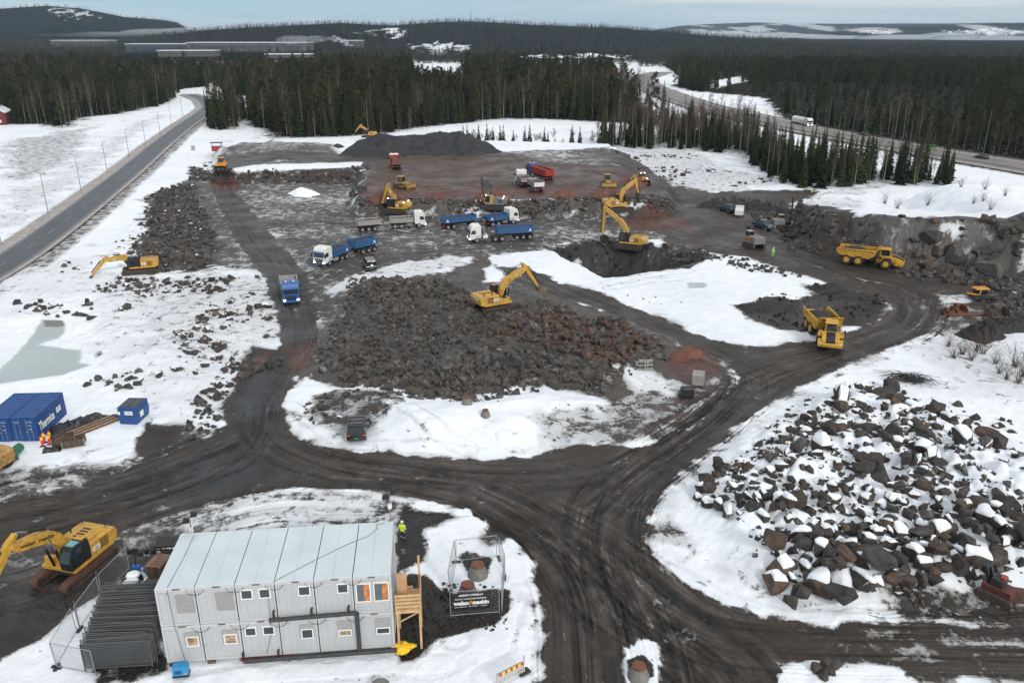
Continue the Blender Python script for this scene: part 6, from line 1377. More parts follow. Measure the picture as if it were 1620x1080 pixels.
# ------------------------------------------------------------------ paved roads
def ribbon(name, line, hw_, dz, m, off=0.0, sub=6.0, label=None, v_off=0):
    pts = []
    for i in range(len(line)-1):
        a = np.array(line[i]); b = np.array(line[i+1]); n = max(1, int(np.linalg.norm(b-a)/sub))
        for k in range(n): pts.append(a+(b-a)*k/n)
    pts.append(np.array(line[-1])); pts = np.array(pts)
    for _ in range(12): pts[1:-1] = .25*pts[:-2]+.5*pts[1:-1]+.25*pts[2:]
    t = np.gradient(pts, axis=0); t /= np.linalg.norm(t, axis=1)[:, None]; nrm = np.c_[-t[:, 1], t[:, 0]]
    return pts, nrm
def strip_mesh(name, pts, nrm, o0, o1, zfun, m, kind=None, parent=None, seg=None):
    V = []; Fc = []; ks = seg or [(0, len(pts)-1)]
    nx = 7 if abs(o1-o0) > 2 else 2
    for a, b in ks:
        for i in range(a, b+1):
            base = len(V)
            for j in range(nx):
                q = pts[i]+nrm[i]*(o0+(o1-o0)*j/(nx-1)); V.append((q[0], q[1], zfun[i]))
            if i > a:
                for j in range(nx-1): Fc.append((base-nx+j, base-nx+j+1, base+j+1, base+j))
    me = mesh_np(name, np.array(V), np.array(Fc), None, [m], True); o = link(bpy.data.objects.new(name, me), parent)
    if kind: o['kind'] = kind
    return o
def build_roads():
    asp = mat('asphalt_wet', (.034, .038, .046), .42, var=.3, nscale=.12, dirt=.25, dirtcol=(.08, .082, .087)); asp2 = mat('asphalt_salted', (.17, .155, .145), .6, var=.2, nscale=.1, dirt=.3, dirtcol=(.30, .29, .28)); wl = mat('road_paint', (.26, .26, .26), .6, var=.2, nscale=2)
    for nm, line, hwid, m, dash in (('country_road', ROADL, 3.4, asp, 6), ('highway', HWY, 7.5, asp2, 8)):
        pts, nrm = ribbon(nm, line, hwid, 0, m, sub=4)
        z = np.max([Hf(pts[:, 0]+nrm[:, 0]*o, pts[:, 1]+nrm[:, 1]*o) for o in (-hwid, -hwid/2, 0, hwid/2, hwid)], 0)+.30
        for _ in range(30): z[1:-1] = .25*z[:-2]+.5*z[1:-1]+.25*z[2:]
        strip_mesh(nm, pts, nrm, -hwid, hwid, z, m, 'structure')
        for s in (-1, 1): strip_mesh('road_shoulder', pts, nrm, s*hwid, s*(hwid+(3.0 if s > 0 or nm == 'highway' else 1.0)), z-.012, mat('shoulder_slush', (.27, .245, .225), .8, var=.25, nscale=.35, dirt=.6, dirtcol=(.40, .38, .365)), 'structure')
        for o_ in (-hwid+.35, hwid-.35) : strip_mesh('edge_line', pts, nrm, o_-.08, o_+.08, z+.006, wl, 'structure')
        segs = [(i, i+1) for i in range(0, len(pts)-2, 3)]; strip_mesh('centre_line', pts, nrm, -.08, .08, z+.006, wl, 'structure', seg=segs)
        if nm == 'highway':
            gm_ = mat('guard_rail_steel', (.22, .22, .22), .5, metal=.5)
            for s, lb in ((1, 'long steel guard rail on the far side of the highway'), (-1, 'long steel guard rail on the near side of the highway')):
                b = MB(); q = [Vector((pts[i][0]+nrm[i][0]*s*(hwid+.8), pts[i][1]+nrm[i][1]*s*(hwid+.8), z[i]+.72)) for i in range(0, len(pts), 2) if pts[i][1] < 700]
                for a, c in zip(q[:-1], q[1:]): b.beam(a, c, .08, .3)
                for a in q: b.beam(a-Vector((0, 0, .8)), a, .1)
                o = b.build('guard_rail', gm_); tag(o, lb, 'guard rail')
    # street lamps by the country road, and taller ones by the highway
    lm = mat('lamp_pole', (.22, .22, .22), .5, metal=.6)
    def lamp_post(base, h, rz, lab, grp):
        e = empty('street_lamp', base, rz, lab, 'street lamp', grp); MB().cyl((0, 0, -.3), (0, 0, h), .09, .06, 8).build('pole', lm, e)
        a = MB(); a.tube([(0, 0, h-.05), (.2, 0, h+.05), (.5, 0, h+.1)], .04); a.build('arm', lm, e); MB().box(.45, 1.0, -.10, .10, h+.05, h+.14).build('lamp_head', GRY, e, bevel=.03)
    for i, ((a, b), h) in enumerate([((3, 390), 9), ((77, 341), 9), ((129, 305), 9), ((170, 276), 9), ((205, 251), 9), ((231, 233), 9), ((254, 216), 9), ((272, 203), 9), ((289, 186), 9), ((313, 166), 9)]):
        lamp_post(G(a, b), h, 0.2, ('nearest', 'second nearest', 'third nearest', 'fourth nearest', 'fifth nearest', 'sixth nearest', 'seventh', 'eighth', 'ninth', 'farthest')[i]+' thin grey street lamp along the left side of the country road', 'street lamps along the country road')
    for i, (a, b, h) in enumerate([(1310, 203, 13), (1414, 224, 13), (1555, 246, 14), (1335, 206, 9)]):
        lamp_post(G(a, b), h, -2.5, 'tall lamp post '+('behind the tanker truck', 'between grey car and green car', 'beside the black saloon at the right', 'just right of the tanker truck')[i]+' on the highway', 'lamp posts along the highway')

# ------------------------------------------------------------------ site office
def site_office():
    a = Vector(G(266, 1056)); b = Vector(G(626, 1030)); rz = math.atan2(b.y-a.y, b.x-a.x); L = math.hypot(b.x-a.x, b.y-a.y); w = L/6; H = 2.78; D = 6.05; z0 = .35
    print('office', L, w, rz)
    a.z = min(a.z, b.z)+.05
    e = empty('site_office', a, rz, 'two storey light grey container office block with twelve modules and pale roof', 'building')
    wall = mat('office_panel', (.42, .43, .44), .55, var=.05, nscale=.9, dirt=.10, dirtcol=(.30, .29, .27)); frm = mat('office_frame', (.47, .48, .49), .5, var=.06, nscale=1, dirt=.2)
    roofm = mat('roof_sheet', (.52, .60, .63), .30, var=.07, nscale=.5, dirt=.12, dirtcol=(.42, .48, .5)); wf = mat('window_frame_white', (.75, .75, .74), .4, var=.03); sh = mat('shutter_grey', (.30, .30, .29), .6, var=.08, nscale=3)
    wg = mat('office_glass', (.03, .035, .04), .12, spec=.8, var=.3); wo_ = mat('office_glass_orange', (.50, .20, .06), .2, var=.6, nscale=1.6); wb = mat('office_glass_room', (.36, .25, .16), .2, var=.7, nscale=2.2)
    cabl = BK
    for f in range(2):
        for k in range(6):
            x = k*w; zz = z0+f*(H+.03); m = MB(); m.box(x+.07, x+w-.07, .06, D-.06, zz+.10, zz+H-.12)
            for r in range(5): m.box(x+.18+(w-.36)*r/5, x+.18+(w-.36)*(r+1)/5-.012, .045, .07, zz+.2, zz+H-.22)
            mod = m.build('cabin_module', wall, e)
            t = MB()
            for xx in (x+.015, x+w-.155):
                for yy in (0, D-.14): t.box(xx, xx+.14, yy, yy+.14, zz, zz+H)
            for yy in (0.008, D-.13): t.box(x+.155, x+w-.155, yy, yy+.12, zz+H-.2, zz+H-.01); t.box(x+.155, x+w-.155, yy, yy+.12, zz+.005, zz+.14)
            for xx in (x+.022, x+w-.142): t.box(xx, xx+.12, .14, D-.14, zz+H-.2, zz+H-.012); t.box(xx, xx+.12, .14, D-.14, zz+.005, zz+.14)
            t.build('steel_frame', frm, mod, bevel=.012)
            if f == 1:
                r = MB(); r.box(x+.03, x+w-.03, .02, D-.02, zz+H-.008, zz+H+.05); r.box(x+w*.5-.02, x+w*.5+.02, .05, D-.05, zz+H+.05, zz+H+.075); r.build('roof_panel', roofm, e, bevel=.015)
            v = MB()
            for xx in ((.16, .28) if k in (0, 1) or (f == 0 and k in (3, 4, 5)) else ((.2, .32) if (f, k) == (1, 5) else ())): v.cyl((x+w*xx, .03, zz+H-.42), (x+w*xx, -.02, zz+H-.42), .075, n=14)
            if v.V: v.build('vent', frm, mod)
    W_ = {(1, 0): [(.50, .92, .36, .82, 's')], (1, 1): [(.50, .92, .36, .82, 's')], (1, 2): [(.12, .43, .60, .86, 'd'), (.58, .88, .60, .86, 'd')], (1, 3): [(.58, .9, .60, .86, 'd')], (1, 4): [(.58, .88, .60, .86, 'd')], (1, 5): [(.06, .45, .32, .83, 'o'), (.52, .93, .32, .83, 'o')],
          (0, 0): [(.54, .92, .42, .80, 'h', wb)], (0, 1): [(.50, .90, .42, .80, 'h', wb)], (0, 2): [(.10, .40, .60, .84, 'd'), (.56, .87, .60, .84, 'd')], (0, 3): [(.50, .88, .42, .80, 'h', wg)], (0, 4): [(.50, .88, .42, .84, 'h2', wb)], (0, 5): [(.50, .90, .40, .84, 'h2', wg)]}
    for (f, k), ws in W_.items():
        for q in ws:
            x0 = k*w+q[0]*w; x1 = k*w+q[1]*w; zz = z0+f*(H+.03); v0 = zz+q[2]*H; v1 = zz+q[3]*H; ty = q[4]
            g = MB().box(x0, x1, -.0, .045, v0, v1); base = g.build('window', sh if ty in ('s', 'h', 'h2') else wf, e)
            fr = MB(); t = .07; b0, b1 = v0, v1
            if ty == 's': fr.box(x0-.03, x1+.03, -.03, .0, v0-.04, v0); fr.box(x0-.03, x0+.02, -.03, 0, v0, v1+.02); fr.box(x1-.02, x1+.03, -.03, 0, v0, v1+.02); fr.build('window_frame', sh, base)
            if ty == 's': 
                s_ = MB(); [s_.box(x0+.02, x1-.02, -.02, -.001, v0+.05+i*(v1-v0-.07)/12, v0+.05+(i+.8)*(v1-v0-.07)/12) for i in range(12)]; s_.build('roller_shutter', sh, base); continue
            if ty == 'h': x0 += .10; x1 -= .04; v1 = v0+(v1-v0)*.72
            if ty == 'h2': x0 += .04; x1 -= .02; v1 = v0+(v1-v0)*.42
            fr.box(x0, x1, -.045, 0, v0, v0+t); fr.box(x0, x1, -.045, 0, v1-t, v1); fr.box(x0, x0+t, -.045, 0, v0+t, v1-t); fr.box(x1-t, x1, -.045, 0, v0+t, v1-t); fr.build('window_frame', wf, base, bevel=.01)
            MB().box(x0+t, x1-t, -.02, -.001, v0+t, v1-t).build('pane', {'d': wg, 'o': wo_}.get(ty) or q[5], base)
            if ty == 'o': MB().box(x0+t, x0+(x1-x0)*.55, -.024, -.021, v0+t, v1-t).build('blind', mat('blind_dark', (.10, .11, .12), .4), base)
    # cables in loops between the modules, drain pipe, down cable
    cb = MB()
    for f in range(2):
        zz = z0+f*(H+.03)+H-.22
        for k in range(1, 6): cb.tube([(k*w-.55, -.03, zz+.05), (k*w-.38, -.05, zz-.2), (k*w, -.06, zz-.33), (k*w+.38, -.05, zz-.2), (k*w+.55, -.03, zz+.05)], .016, 5)
        for k in range(1, 6): cb.tube([(k*w, -.02, zz), (k*w, -.02, zz-H+.3)], .03, 5)
    cb.tube([(w*.42, D*.95, z0+2*H+.12), (w*.40, D*.5, z0+2*H+.09), (w*.33, .1, z0+2*H+.1), (w*.33, -.03, z0+2*H-.1), (w*.36, -.05, z0+H), (w*.44, -.05, z0+1.0), (w*.5, -.2, z0+.3)], .014, 5)
    cb.tube([(3*w, .02, z0+2*H+.1), (4*w, D*.35, z0+2*H+.09), (4.8*w, D*.6, z0+2*H+.1), (5.3*w, D*.72, z0+2*H+.09), (5.55*w, D*.86, z0+2*H+.12), (5.5*w, D*.93, z0+2*H+.1), (5.75*w, D*.97, z0+2*H+.12)], .014, 5)
    cb.tube([(2.82*w, -.03, z0+2*H-.9), (2.8*w, -.04, z0+H+.2), (2.78*w, -.04, z0+H-.9), (2.6*w, -.06, z0+.2)], .012, 5); cb.build('cable', cabl, e)
    pp = MB(); pm = mat('pipe_lagging', (.035, .037, .04), .55, var=.3, nscale=4); zl = z0+H+.02
    pp.tube([(2.78*w, -.18, zl+.1), (5.05*w, -.18, zl+.22)], .14, 10); pp.tube([(5.05*w, -.18, zl+.22), (5.05*w, -.18, z0-.1)], .14, 10); pp.tube([(2.0*w, -.22, z0-.12), (6.05*w, -.22, z0-.08)], .15, 10); pp.build('drain_pipe', pm, e, smooth=True)
    cl = MB()
    for x in (2.92, 3.9, 4.86): cl.tube([(x*w, -.2, zl+.2), (x*w-.05, -.12, zl+.6), (x*w, -.05, zl+.75)], .07, 6)
    for x in (2.0, 2.92): cl.tube([(x*w, -.2, z0), (x*w-.05, -.12, z0+.4), (x*w, -.05, z0+.5)], .07, 6)
    cl.build('pipe_elbow', BK, e)
    tc_ = MB(); [tc_.box(x*w-.25, x*w+.2, -.04, -.012, z0+f*(H+.03)+H-.10, z0+f*(H+.03)+H-.03) for f in range(2) for x in (.55, 1.55, 2.55, 3.55, 4.55, 5.5)]; tc_.build('joint_clip', mat('clip_brown', (.12, .06, .03), .8), e)
    sk = MB(); [sk.box(k*w+.05, k*w+.5, .1, D-.1, -.25, z0+.02) for k in range(6)]; sk.box(6*w-.5, 6*w-.05, .1, D-.1, -.25, z0+.02); sk.box(1.9*w, 3.3*w, -.1, .06, z0-.22, z0-.10, 1); sk.build('footing', [mat('timber_footing', (.10, .08, .06), .9, var=.3), RD], e)
    def to(x, y, z): return e.matrix_world_ @ Vector((x, y, z)) if False else Vector((a.x+x*math.cos(rz)-y*math.sin(rz), a.y+x*math.sin(rz)+y*math.cos(rz), a.z+z))
    # timber stair tower against the right end wall
    wd = mat('fresh_timber', (.52, .33, .17), .7, var=.18, nscale=3, bump=.1); s = empty('timber_stair', to(6*w+.12, 0, 0), rz, 'fresh timber landing and stair on posts against the right end of the office', 'stair')
    zt = z0+H+.03
    pz = MB(); [pz.box(x, x+.14, y, y+.14, -.3, h) for x, y, h in ((.05, .15, zt-.1), (1.5, .15, zt-.1), (1.5, 2.2, zt+2.5), (.05, 2.2, zt-.1))]; pz.build('post', wd, s)
    dk = MB(); [dk.box(0, 1.65, .1+i*.155, .1+i*.155+.14, zt-.1, zt-.05) for i in range(14)]; dk.build('deck', wd, s); MB().box(-.0, 1.65, .10, .14, zt-.3, zt-.11).build('beam', wd, s); MB().box(-.0, 1.65, 2.2, 2.24, zt-.3, zt-.11).build('beam', wd, s); MB().beam((.1, .2, zt-1.1), (1.5, .2, zt-.32), .08).build('brace', wd, s)
    rl = MB(); [rl.box(0, 1.65, .06, .10, zt+.15+i*.28, zt+.32+i*.28) for i in range(4)]; [rl.box(1.64, 1.68, .1, 2.3, zt+.15+i*.28, zt+.32+i*.28) for i in range(4)]; rl.box(0.02, .10, .10, .18, zt, zt+1.1); rl.box(1.56, 1.64, .10, .18, zt, zt+1.1); rl.build('railing', wd, s)
    st = MB()
    for i in range(9): st.box(.1, 1.1, 2.4+i*.27, 2.4+i*.27+.26, zt-.15-i*.30, zt-.10-i*.30)
    for x in (.08, 1.08): st.beam((x, 2.35, zt-.25), (x, 2.4+9*.27, zt-2.85), .05, .24)
    st.box(.1, .75, 1.7, 2.2, zt+.0, zt+1.3); st.build('steps', wd, s)
    # light masts
    def mast(p, h, lab, heads=2):
        m = empty('light_mast', p, .3, lab, 'light mast', None); MB().cyl((0, 0, -.2), (0, 0, h), .05, .04, 8).build('pole', CHR, m)
        for i in range(heads):
            s_ = 1 if i == 0 else -1; MB().box(.05 if s_ > 0 else -.5, .5 if s_ > 0 else -.05, -.15, .15, h-.4*i-.1, h-.4*i+.22, t=(.08, .02, .02, .02)).build('floodlight', BK, m)
        MB().box(-.14, .14, -.1, .1, h-1.3, h-.95).build('control_box', WH, m)
        t = MB(); [t.beam((0, 0, .8), (math.cos(q)*.9, math.sin(q)*.9, -.05), .05) for q in (0, 2.1, 4.2)]; t.build('tripod', DK, m)
    mast(to(.5, D+.7, 0), 6.9, 'slim light mast with floodlights behind the left rear corner of the office'); mast(to(6*w-.25, D+.4, 0), 8.1, 'taller light mast with floodlights behind the right rear corner of the office')
    # small things at the front
    g = empty('generator', to(1.05, -.75, 0), rz+.05, 'blue power box on skids in front of the left end of the office', 'generator'); g.scale = (.75, .75, .75); gb = mat('box_blue', (.02, .24, .52), .4, dirt=.1)
    MB().box(-.62, .62, -.35, .35, .18, 1.05).build('housing', gb, g, bevel=.05); MB().box(-.65, .65, -.38, .38, .02, .16).build('skid', DK, g); pv = MB(); [pv.box(-.45, .1, -.365, -.352, .4+i*.1, .45+i*.1) for i in range(4)]; pv.build('vent', BK, g); MB().box(.3, .48, -.362, -.352, .3, .42).build('sticker', OTXT, g)
    ym = mat('tarp_yellow', (.75, .46, .01), .5, var=.15, nscale=3); V = []; Fc = []; n = 20; r_ = random.Random(4)
    for i in range(7):
        for k in range(n): t = 6.2832*k/n; rr = .98*math.cos(i/6*1.5)*(1+.28*math.sin(3*t+i)+.12*r_.random()); V.append((rr*.80*math.cos(t), rr*.45*math.sin(t), .45*math.sin(i/6*1.5)+.05*r_.random()))
    for i in range(6):
        for k in range(n): Fc.append((i*n+k, i*n+(k+1) % n, (i+1)*n+(k+1) % n, (i+1)*n+k))
    o = MB().add(V, Fc).build('crumpled_tarpaulin', ym, None, tuple(Vector(G(636, 1026))), rz, smooth=False); tag(o, 'crumpled bright yellow tarpaulin on the gravel at the right front corner of the office', 'tarpaulin')
    return e, to, w, D, rz

# ------------------------------------------------------------------ fences, pallets, bags and other small site things
def panel_mesh():
    p = MB(); L, Hh = 3.45, 2.0
    for x in (0, L): p.cyl((x, 0, -.05), (x, 0, Hh), .03, n=6)
    for z in (.15, Hh-.02): p.cyl((0, 0, z), (L, 0, z), .026, n=6)
    for i in range(1, 30): p.beam((L*i/30, 0, .15), (L*i/30, 0, Hh), .005)
    for i in range(1, 9): p.beam((0, 0, .15+1.85*i/9), (L, 0, .15+1.85*i/9), .005)
    return p
def site_things():
    galv = mat('galvanised', (.30, .31, .32), .45, metal=.3, var=.2, nscale=4); pm = panel_mesh().mesh('fence_panel', galv)
    dkp = mat('galvanised_dark', (.055, .06, .063), .6, var=.2, nscale=4)
    conc = mat('concrete', (.17, .165, .155), .85, var=.25, nscale=2, bump=.2, dirt=.25); fm = mat('rubber_foot', (.03, .03, .032), .8)
    def fence(pxs, labs, grp, m=pm):
        for i in range(len(pxs)-1):
            a = Vector(G(*pxs[i])); b = Vector(G(*pxs[i+1])); L = (b-a).length; e = empty('mesh_fence', a, math.atan2(b.y-a.y, b.x-a.x), labs[i], 'fence', grp)
            o = link(bpy.data.objects.new('mesh_frame', m), e); o.scale = (L/3.45, 1, 1); o.rotation_euler = (rnd.gauss(0, .03), 0, 0); MB().box(-.35, .35, -.12, .12, -.02, .13).build('foot', fm, e, bevel=.03)
    fence([(90, 1056), (122, 1000)], ['mesh fence panel at the left end of the row in front of the stacked panels'], None)
    fence([(90, 1056), (152, 1068)], ['low mesh fence panel closing the corner left of the stacked panels'], None); fence([(126, 996), (160, 948)], ['mesh fence panel leading up to the excavator beside the stacked panels'], None); fence([(162, 944), (205, 902)], ['mesh fence panel by the black bags left of the office'], None)
    # enclosure round the manholes
    Q = [(733, 978), (712, 898), (718, 886), (786, 880), (798, 905), (794, 920), (792, 972)]
    fence([(713, 938), (722, 890)], ['left side fence panel of the manhole enclosure'], 'fence panels round the two manholes'); fence([(722, 889), (786, 881)], ['rear fence panel of the manhole enclosure'], 'fence panels round the two manholes'); fence([(790, 884), (799, 912)], ['right rear fence panel of the manhole enclosure'], 'fence panels round the two manholes'); fence([(798, 914), (794, 968)], ['right side fence panel of the manhole enclosure'], 'fence panels round the two manholes'); fence([(713, 976), (790, 970)], ['front fence panel carrying the black banner'], 'fence panels round the two manholes')
    a = Vector(G(713, 976)); b = Vector(G(790, 970)); rz = math.atan2(b.y-a.y, b.x-a.x); e = empty('banner', a+Vector((0, 0, 0)), rz, 'black banner with white and orange lettering hung on the front fence panel', 'banner'); L = (b-a).length
    bk = mat('banner_black', (.012, .012, .013), .45, var=.2); x0, x1 = .04*L, .80*L; MB().box(x0, x1, -.06, -.045, .62, 1.98).build('cloth', bk, e); xc = (x0+x1)/2; wd = x1-x0
    T = lambda s, cx, z, w_, h_, m_, b_=.0: text_part(s, w_, h_, m_, e, frame((xc+cx*wd, -.068, z), (1, 0, 0), (0, 0, 1)), bold=b_)
    T('ARBEIDET UTFØRES AV', 0, 1.80, wd*.66, .15, WTXT, .02); T('BETONG- OG GRUNNENTREPRENØR', 0, 1.50, wd*.84, .10, WTXT, .01); T('walan', -.27, 1.17, wd*.41, .34, WTXT, .045); T('//', -.015, 1.17, wd*.09, .32, OTXT, .04); T('maskin', .26, 1.17, wd*.44, .34, WTXT, .045); T('www.walan.no', -.28, .86, wd*.34, .08, WTXT, .01); T('TLF. 913 98 011', .06, .86, wd*.26, .08, WTXT, .01); T('- Askim', .34, .86, wd*.2, .08, WTXT, .01)
    # manholes
    def manhole(px, lab, s=1.0, lid=True, cone=True):
        e = empty('manhole', Vector(G(*px))-Vector((0, 0, .05)), 0, lab, 'manhole', 'concrete manholes with iron lids'); e.scale = (s, s, s)
        MB().cyl((0, 0, -.3), (0, 0, .35), .78, .74, 28).build('concrete_ring', conc, e, bevel=.04); MB().cyl((0, 0, .35), (0, 0, .95), .72, .47, 28).build('concrete_cone', conc, e, bevel=.03)
        if lid: l = MB(); l.cyl((0, 0, .95), (0, 0, 1.08), .50, .50, 28); l.cyl((0, 0, 1.08), (0, 0, 1.10), .40, .38, 24); l.build('iron_lid', RUST, e, bevel=.02)
    manhole((740, 942), 'manhole behind the black banner with a rusty lid'); manhole((756, 910), 'manhole with rusty lid further back inside the fence'); manhole((1010, 1070), 'manhole with rusty lid in the small snow island by the junction', .9); manhole((739, 638), 'brown topped manhole at the left on the snow mound', .75); manhole((768, 657), 'smaller manhole at the right on the snow mound', .65)
    o = MB().cyl((0, 0, -.2), (0, 0, .5), .62, .58, 24).build('manhole_ring', conc, None, tuple(Vector(G(602, 1092))), bevel=.03); tag(o, 'grey ring just showing at the bottom edge of the snow', 'manhole')
    o = MB().cyl((0, 0, -.25), (0, 0, .06), .55, .5, 20).build('manhole_opening', BK, None, tuple(Vector(G(656, 950)))); tag(o, 'low dark round lid in the snow beside the timber stair', 'manhole')
    # barrier at the bottom
    a = Vector(G(786, 1086)); e = empty('barrier', a, .62, 'white plastic slatted barrier at the bottom edge by the road', 'barrier'); p = MB(); wp = mat('plastic_grey_white', (.50, .50, .47), .5)
    p.box(0, 2.1, -.03, .03, .85, 1.0); p.box(0, 2.1, -.03, .03, .1, .2); p.box(2.05, 2.12, -.04, .04, 0, 1.35); p.box(-.02, .05, -.04, .04, 0, 1.05)
    for i in range(16): p.box(.1+i*.122, .155+i*.122, -.02, .02, .2, .85)
    p.build('slatted_panel', wp, e); bo = MB()
    for i in range(9): bo.prism([(i*.2, 1.02), (i*.2+.2, 1.02), (i*.2+.2, 1.22), (i*.2, 1.22)], -.32, -.28, i % 2)
    bo.build('warning_board', [mat('warn_red', (.55, .03, .02), .4), mat('warn_yellow', (.75, .65, .03), .4)], e); MB().box(1.7, 2.5, -.25, .25, 0, .12).build('foot', fm, e, bevel=.03)

def left_yard():
    a = Vector(G(84, 697)); b = Vector(G(0, 0+698)); cm = mat('container_blue', (.011, .062, .22), .5, var=.14, nscale=1.2, dirt=.22, dirtcol=(.06, .06, .06))
    # long axis from the right door corner (63,697) back to (106,651)
    p0 = Vector(G(63, 697)); p1 = Vector(G(107, 654)); ln = (p1-p0).length; rz = math.atan2(p1.y-p0.y, p1.x-p0.x); print('container length', ln)
    d = Vector((math.cos(rz), math.sin(rz), 0)); n = Vector((-math.sin(rz), math.cos(rz), 0))
    for i, lab in enumerate(['blue shipping container with large white lettering on its long side', 'blue shipping container at the left edge beside the lettered one']):
        c = p0+n*(1.25+i*2.52)-Vector((0, 0, .02)); e = empty('shipping_container', (c.x, c.y, p0.z-.03), rz, lab, 'container', 'blue shipping containers'); L, y, H = max(6.06, 6.06), 1.22, 2.6
        b = MB(); b.box(0.02, L, -y+.05, y-.05, .12, H-.06)
        for s in (-1, 1):
            for k in range(18): x = .25+k*(L-.5)/18; b.prism([(x, .16), (x+.17, .16), (x+.17, H-.14), (x, H-.14)], s*(y-.035)-.02, s*(y-.035)+.02)
        for k in range(14): x = .2+k*(L-.4)/14; b.box(x, x+.2, -y+.1, y-.1, H-.06, H-.035)
        body = b.build('body', cm, e); f = MB()
        for x in (0, L-.12):
            for s in (-1, 1): f.box(x, x+.12, s*y-(.12 if s > 0 else 0), s*y+(0 if s > 0 else .12), 0, H)
            f.box(x, x+.12, -y+.12, y-.12, H-.13, H-.005); f.box(x, x+.12, -y+.12, y-.12, .005, .15)
        for s in (-1, 1): f.box(.12, L-.12, s*y-(.09 if s > 0 else 0), s*y+(0 if s > 0 else .09), H-.11, H-.01); f.box(.12, L-.12, s*y-(.09 if s > 0 else 0), s*y+(0 if s > 0 else .09), .02, .15)
        f.build('corner_frame', cm, e, bevel=.01)
        for s in (-1, 1):
            dr = MB().box(-.02, .02, s*.57-.53, s*.57+.53, .17, H-.15).build('door', cm, e); lk = MB()
            for q in (-.2, .25): lk.cyl((-.05, s*.57+q, .2), (-.05, s*.57+q, H-.2), .02, n=6); lk.box(-.07, -.03, s*.57+q-.03, s*.57+q+.15, 1.0, 1.06)
            lk.build('lock_bar', LGR, dr)
        text_part('THRU 2012', .5, .09, WTXT, e, frame((-.026, -.6, 2.15), (0, -1, 0), (0, 0, 1))) if False else None
        for zz, tx in ((2.1, 'CNTU 7704'), (1.75, '22G1'), (1.3, '30480')): text_part(tx, .55 if len(tx) > 5 else .3, .10, WTXT, e, frame((-.026, -.62, zz), (0, -1, 0), (0, 0, 1)))
        if i == 0:
            text_part('Thermica', 3.1, .95, WTXT, e, frame((2.0, -y-.028, 1.30), (1, 0, 0), (0, 0, 1)), bold=.03); text_part('as', 1.0, .62, WTXT, e, frame((4.55, -y-.028, 1.40), (1, 0, 0), (0, 0, 1)), bold=.03); text_part('Thermica', .5, .12, WTXT, e, frame((-.026, .6, 2.1), (0, -1, 0), (0, 0, 1)))
    # waste compactor box
    q0 = Vector(G(189, 671)); q1 = Vector(G(219, 672)); rz = math.atan2(q1.y-q0.y, q1.x-q0.x); e = empty('waste_skip', q0, rz, 'closed blue waste skip with white signs standing on the snow', 'skip'); L = (q1-q0).length; D = 2.6
    for k in range(1): 
        b = MB(); b.prism([(0.1, 0.02), (L-.1, .02), (L+.05, .9), (L-.05, 1.75), (0.05, 1.75), (-.05, .9)], 0, D); body = b.build('body', cm, e, bevel=.05)
        t = MB(); t.box(.0, L, .0, D, 1.76, 1.86); t.build('rim', cm, e, bevel=.02)
        for s in (0, 1): MB().box(.2+s*(L/2-.15), L/2-.02+s*(L/2-.15), .25, D-.25, 1.865, 1.92).build('lid', mat('lid_dark', (.06, .06, .055), .6, var=.3), e, bevel=.02)
        sg = MB(); sg.box(L*.38, L*.80, -.03, -.012, 1.1, 1.5); sg.box(.05, .28, -.03, -.012, 1.1, 1.45); sg.build('sign', WTXT, e); text_part('RagnSells'.replace('RagnSells', 'RESTAVFALL'), L*.34, .12, KTXT, e, frame((L*.59, -.035, 1.3), (1, 0, 0), (0, 0, 1)))
        s2 = MB(); s2.box(L+.02, L+.05, .6, 1.3, .6, 1.2); s2.build('sign', WTXT, e)
    # marker posts
    for i, (px, lab) in enumerate([((68, 706), 'front left red and yellow marker post at the container corner'), ((71, 700), 'rear left red and yellow marker post at the container corner'), ((79, 703), 'front right red and yellow marker post by the wooden crates'), ((80, 698), 'rear right red and yellow marker post by the wooden crates')]):
        e = empty('marker_post', G(*px), .2, lab, 'marker post', 'red and yellow marker posts'); r = mat('post_red', (.75, .03, .03), .5); yl = mat('post_yellow', (.85, .72, .03), .5); MB().box(-.1, .1, -.03, .03, 0, .7).build('lower_panel', r, e); MB().box(-.12, .12, -.04, .04, .7, 1.0).build('reflector', yl, e); MB().box(-.1, .1, -.03, .03, 1.0, 1.15).build('top', r, e); MB().box(-.25, .25, -.18, .18, -.02, .06).build('foot', fmk(), e)
    # crates, planks, plastic sheets
    cw = mat('old_timber', (.085, .062, .045), .85, var=.35, nscale=3); cw2 = mat('plank_timber', (.33, .20, .11), .8, var=.3, nscale=3)
    def crate(px, rz, lab, L=2.0, W2=1.2, H=.75):
        e = empty('wooden_crate', G(*px), rz, lab, 'crate', 'open wooden crates'); b = MB()
        for s in (-1, 1):
            for k in range(4): b.box(-L/2, L/2, s*W2/2-.02, s*W2/2+.02, .05+k*H/4, .05+(k+.88)*H/4); b.box(s*L/2-.02, s*L/2+.02, -W2/2, W2/2, .05+k*H/4, .05+(k+.88)*H/4)
        b.box(-L/2, L/2, -W2/2, W2/2, .0, .05); b.build('side_boards', cw, e); f = MB()
        for x in (-L/2-.03, L/2+.03):
            for y in (-W2/2, W2/2): f.box(x-.03, x+.03, y-.05, y+.05, 0, H+.08)
        f.build('corner_batten', mat('galvanised', (.2, .2, .2), .5), e)
    crate((101, 700), .5, 'old open wooden crate beside the marker posts'); crate((118, 703), .35, 'open wooden crate to the right of the other crate', 1.9, 1.2, .7)
    e = empty('plank_stack', G(138, 680), .98, 'stack of long brown timber planks lying on the snow by the crates', 'timber'); r_ = random.Random(2)
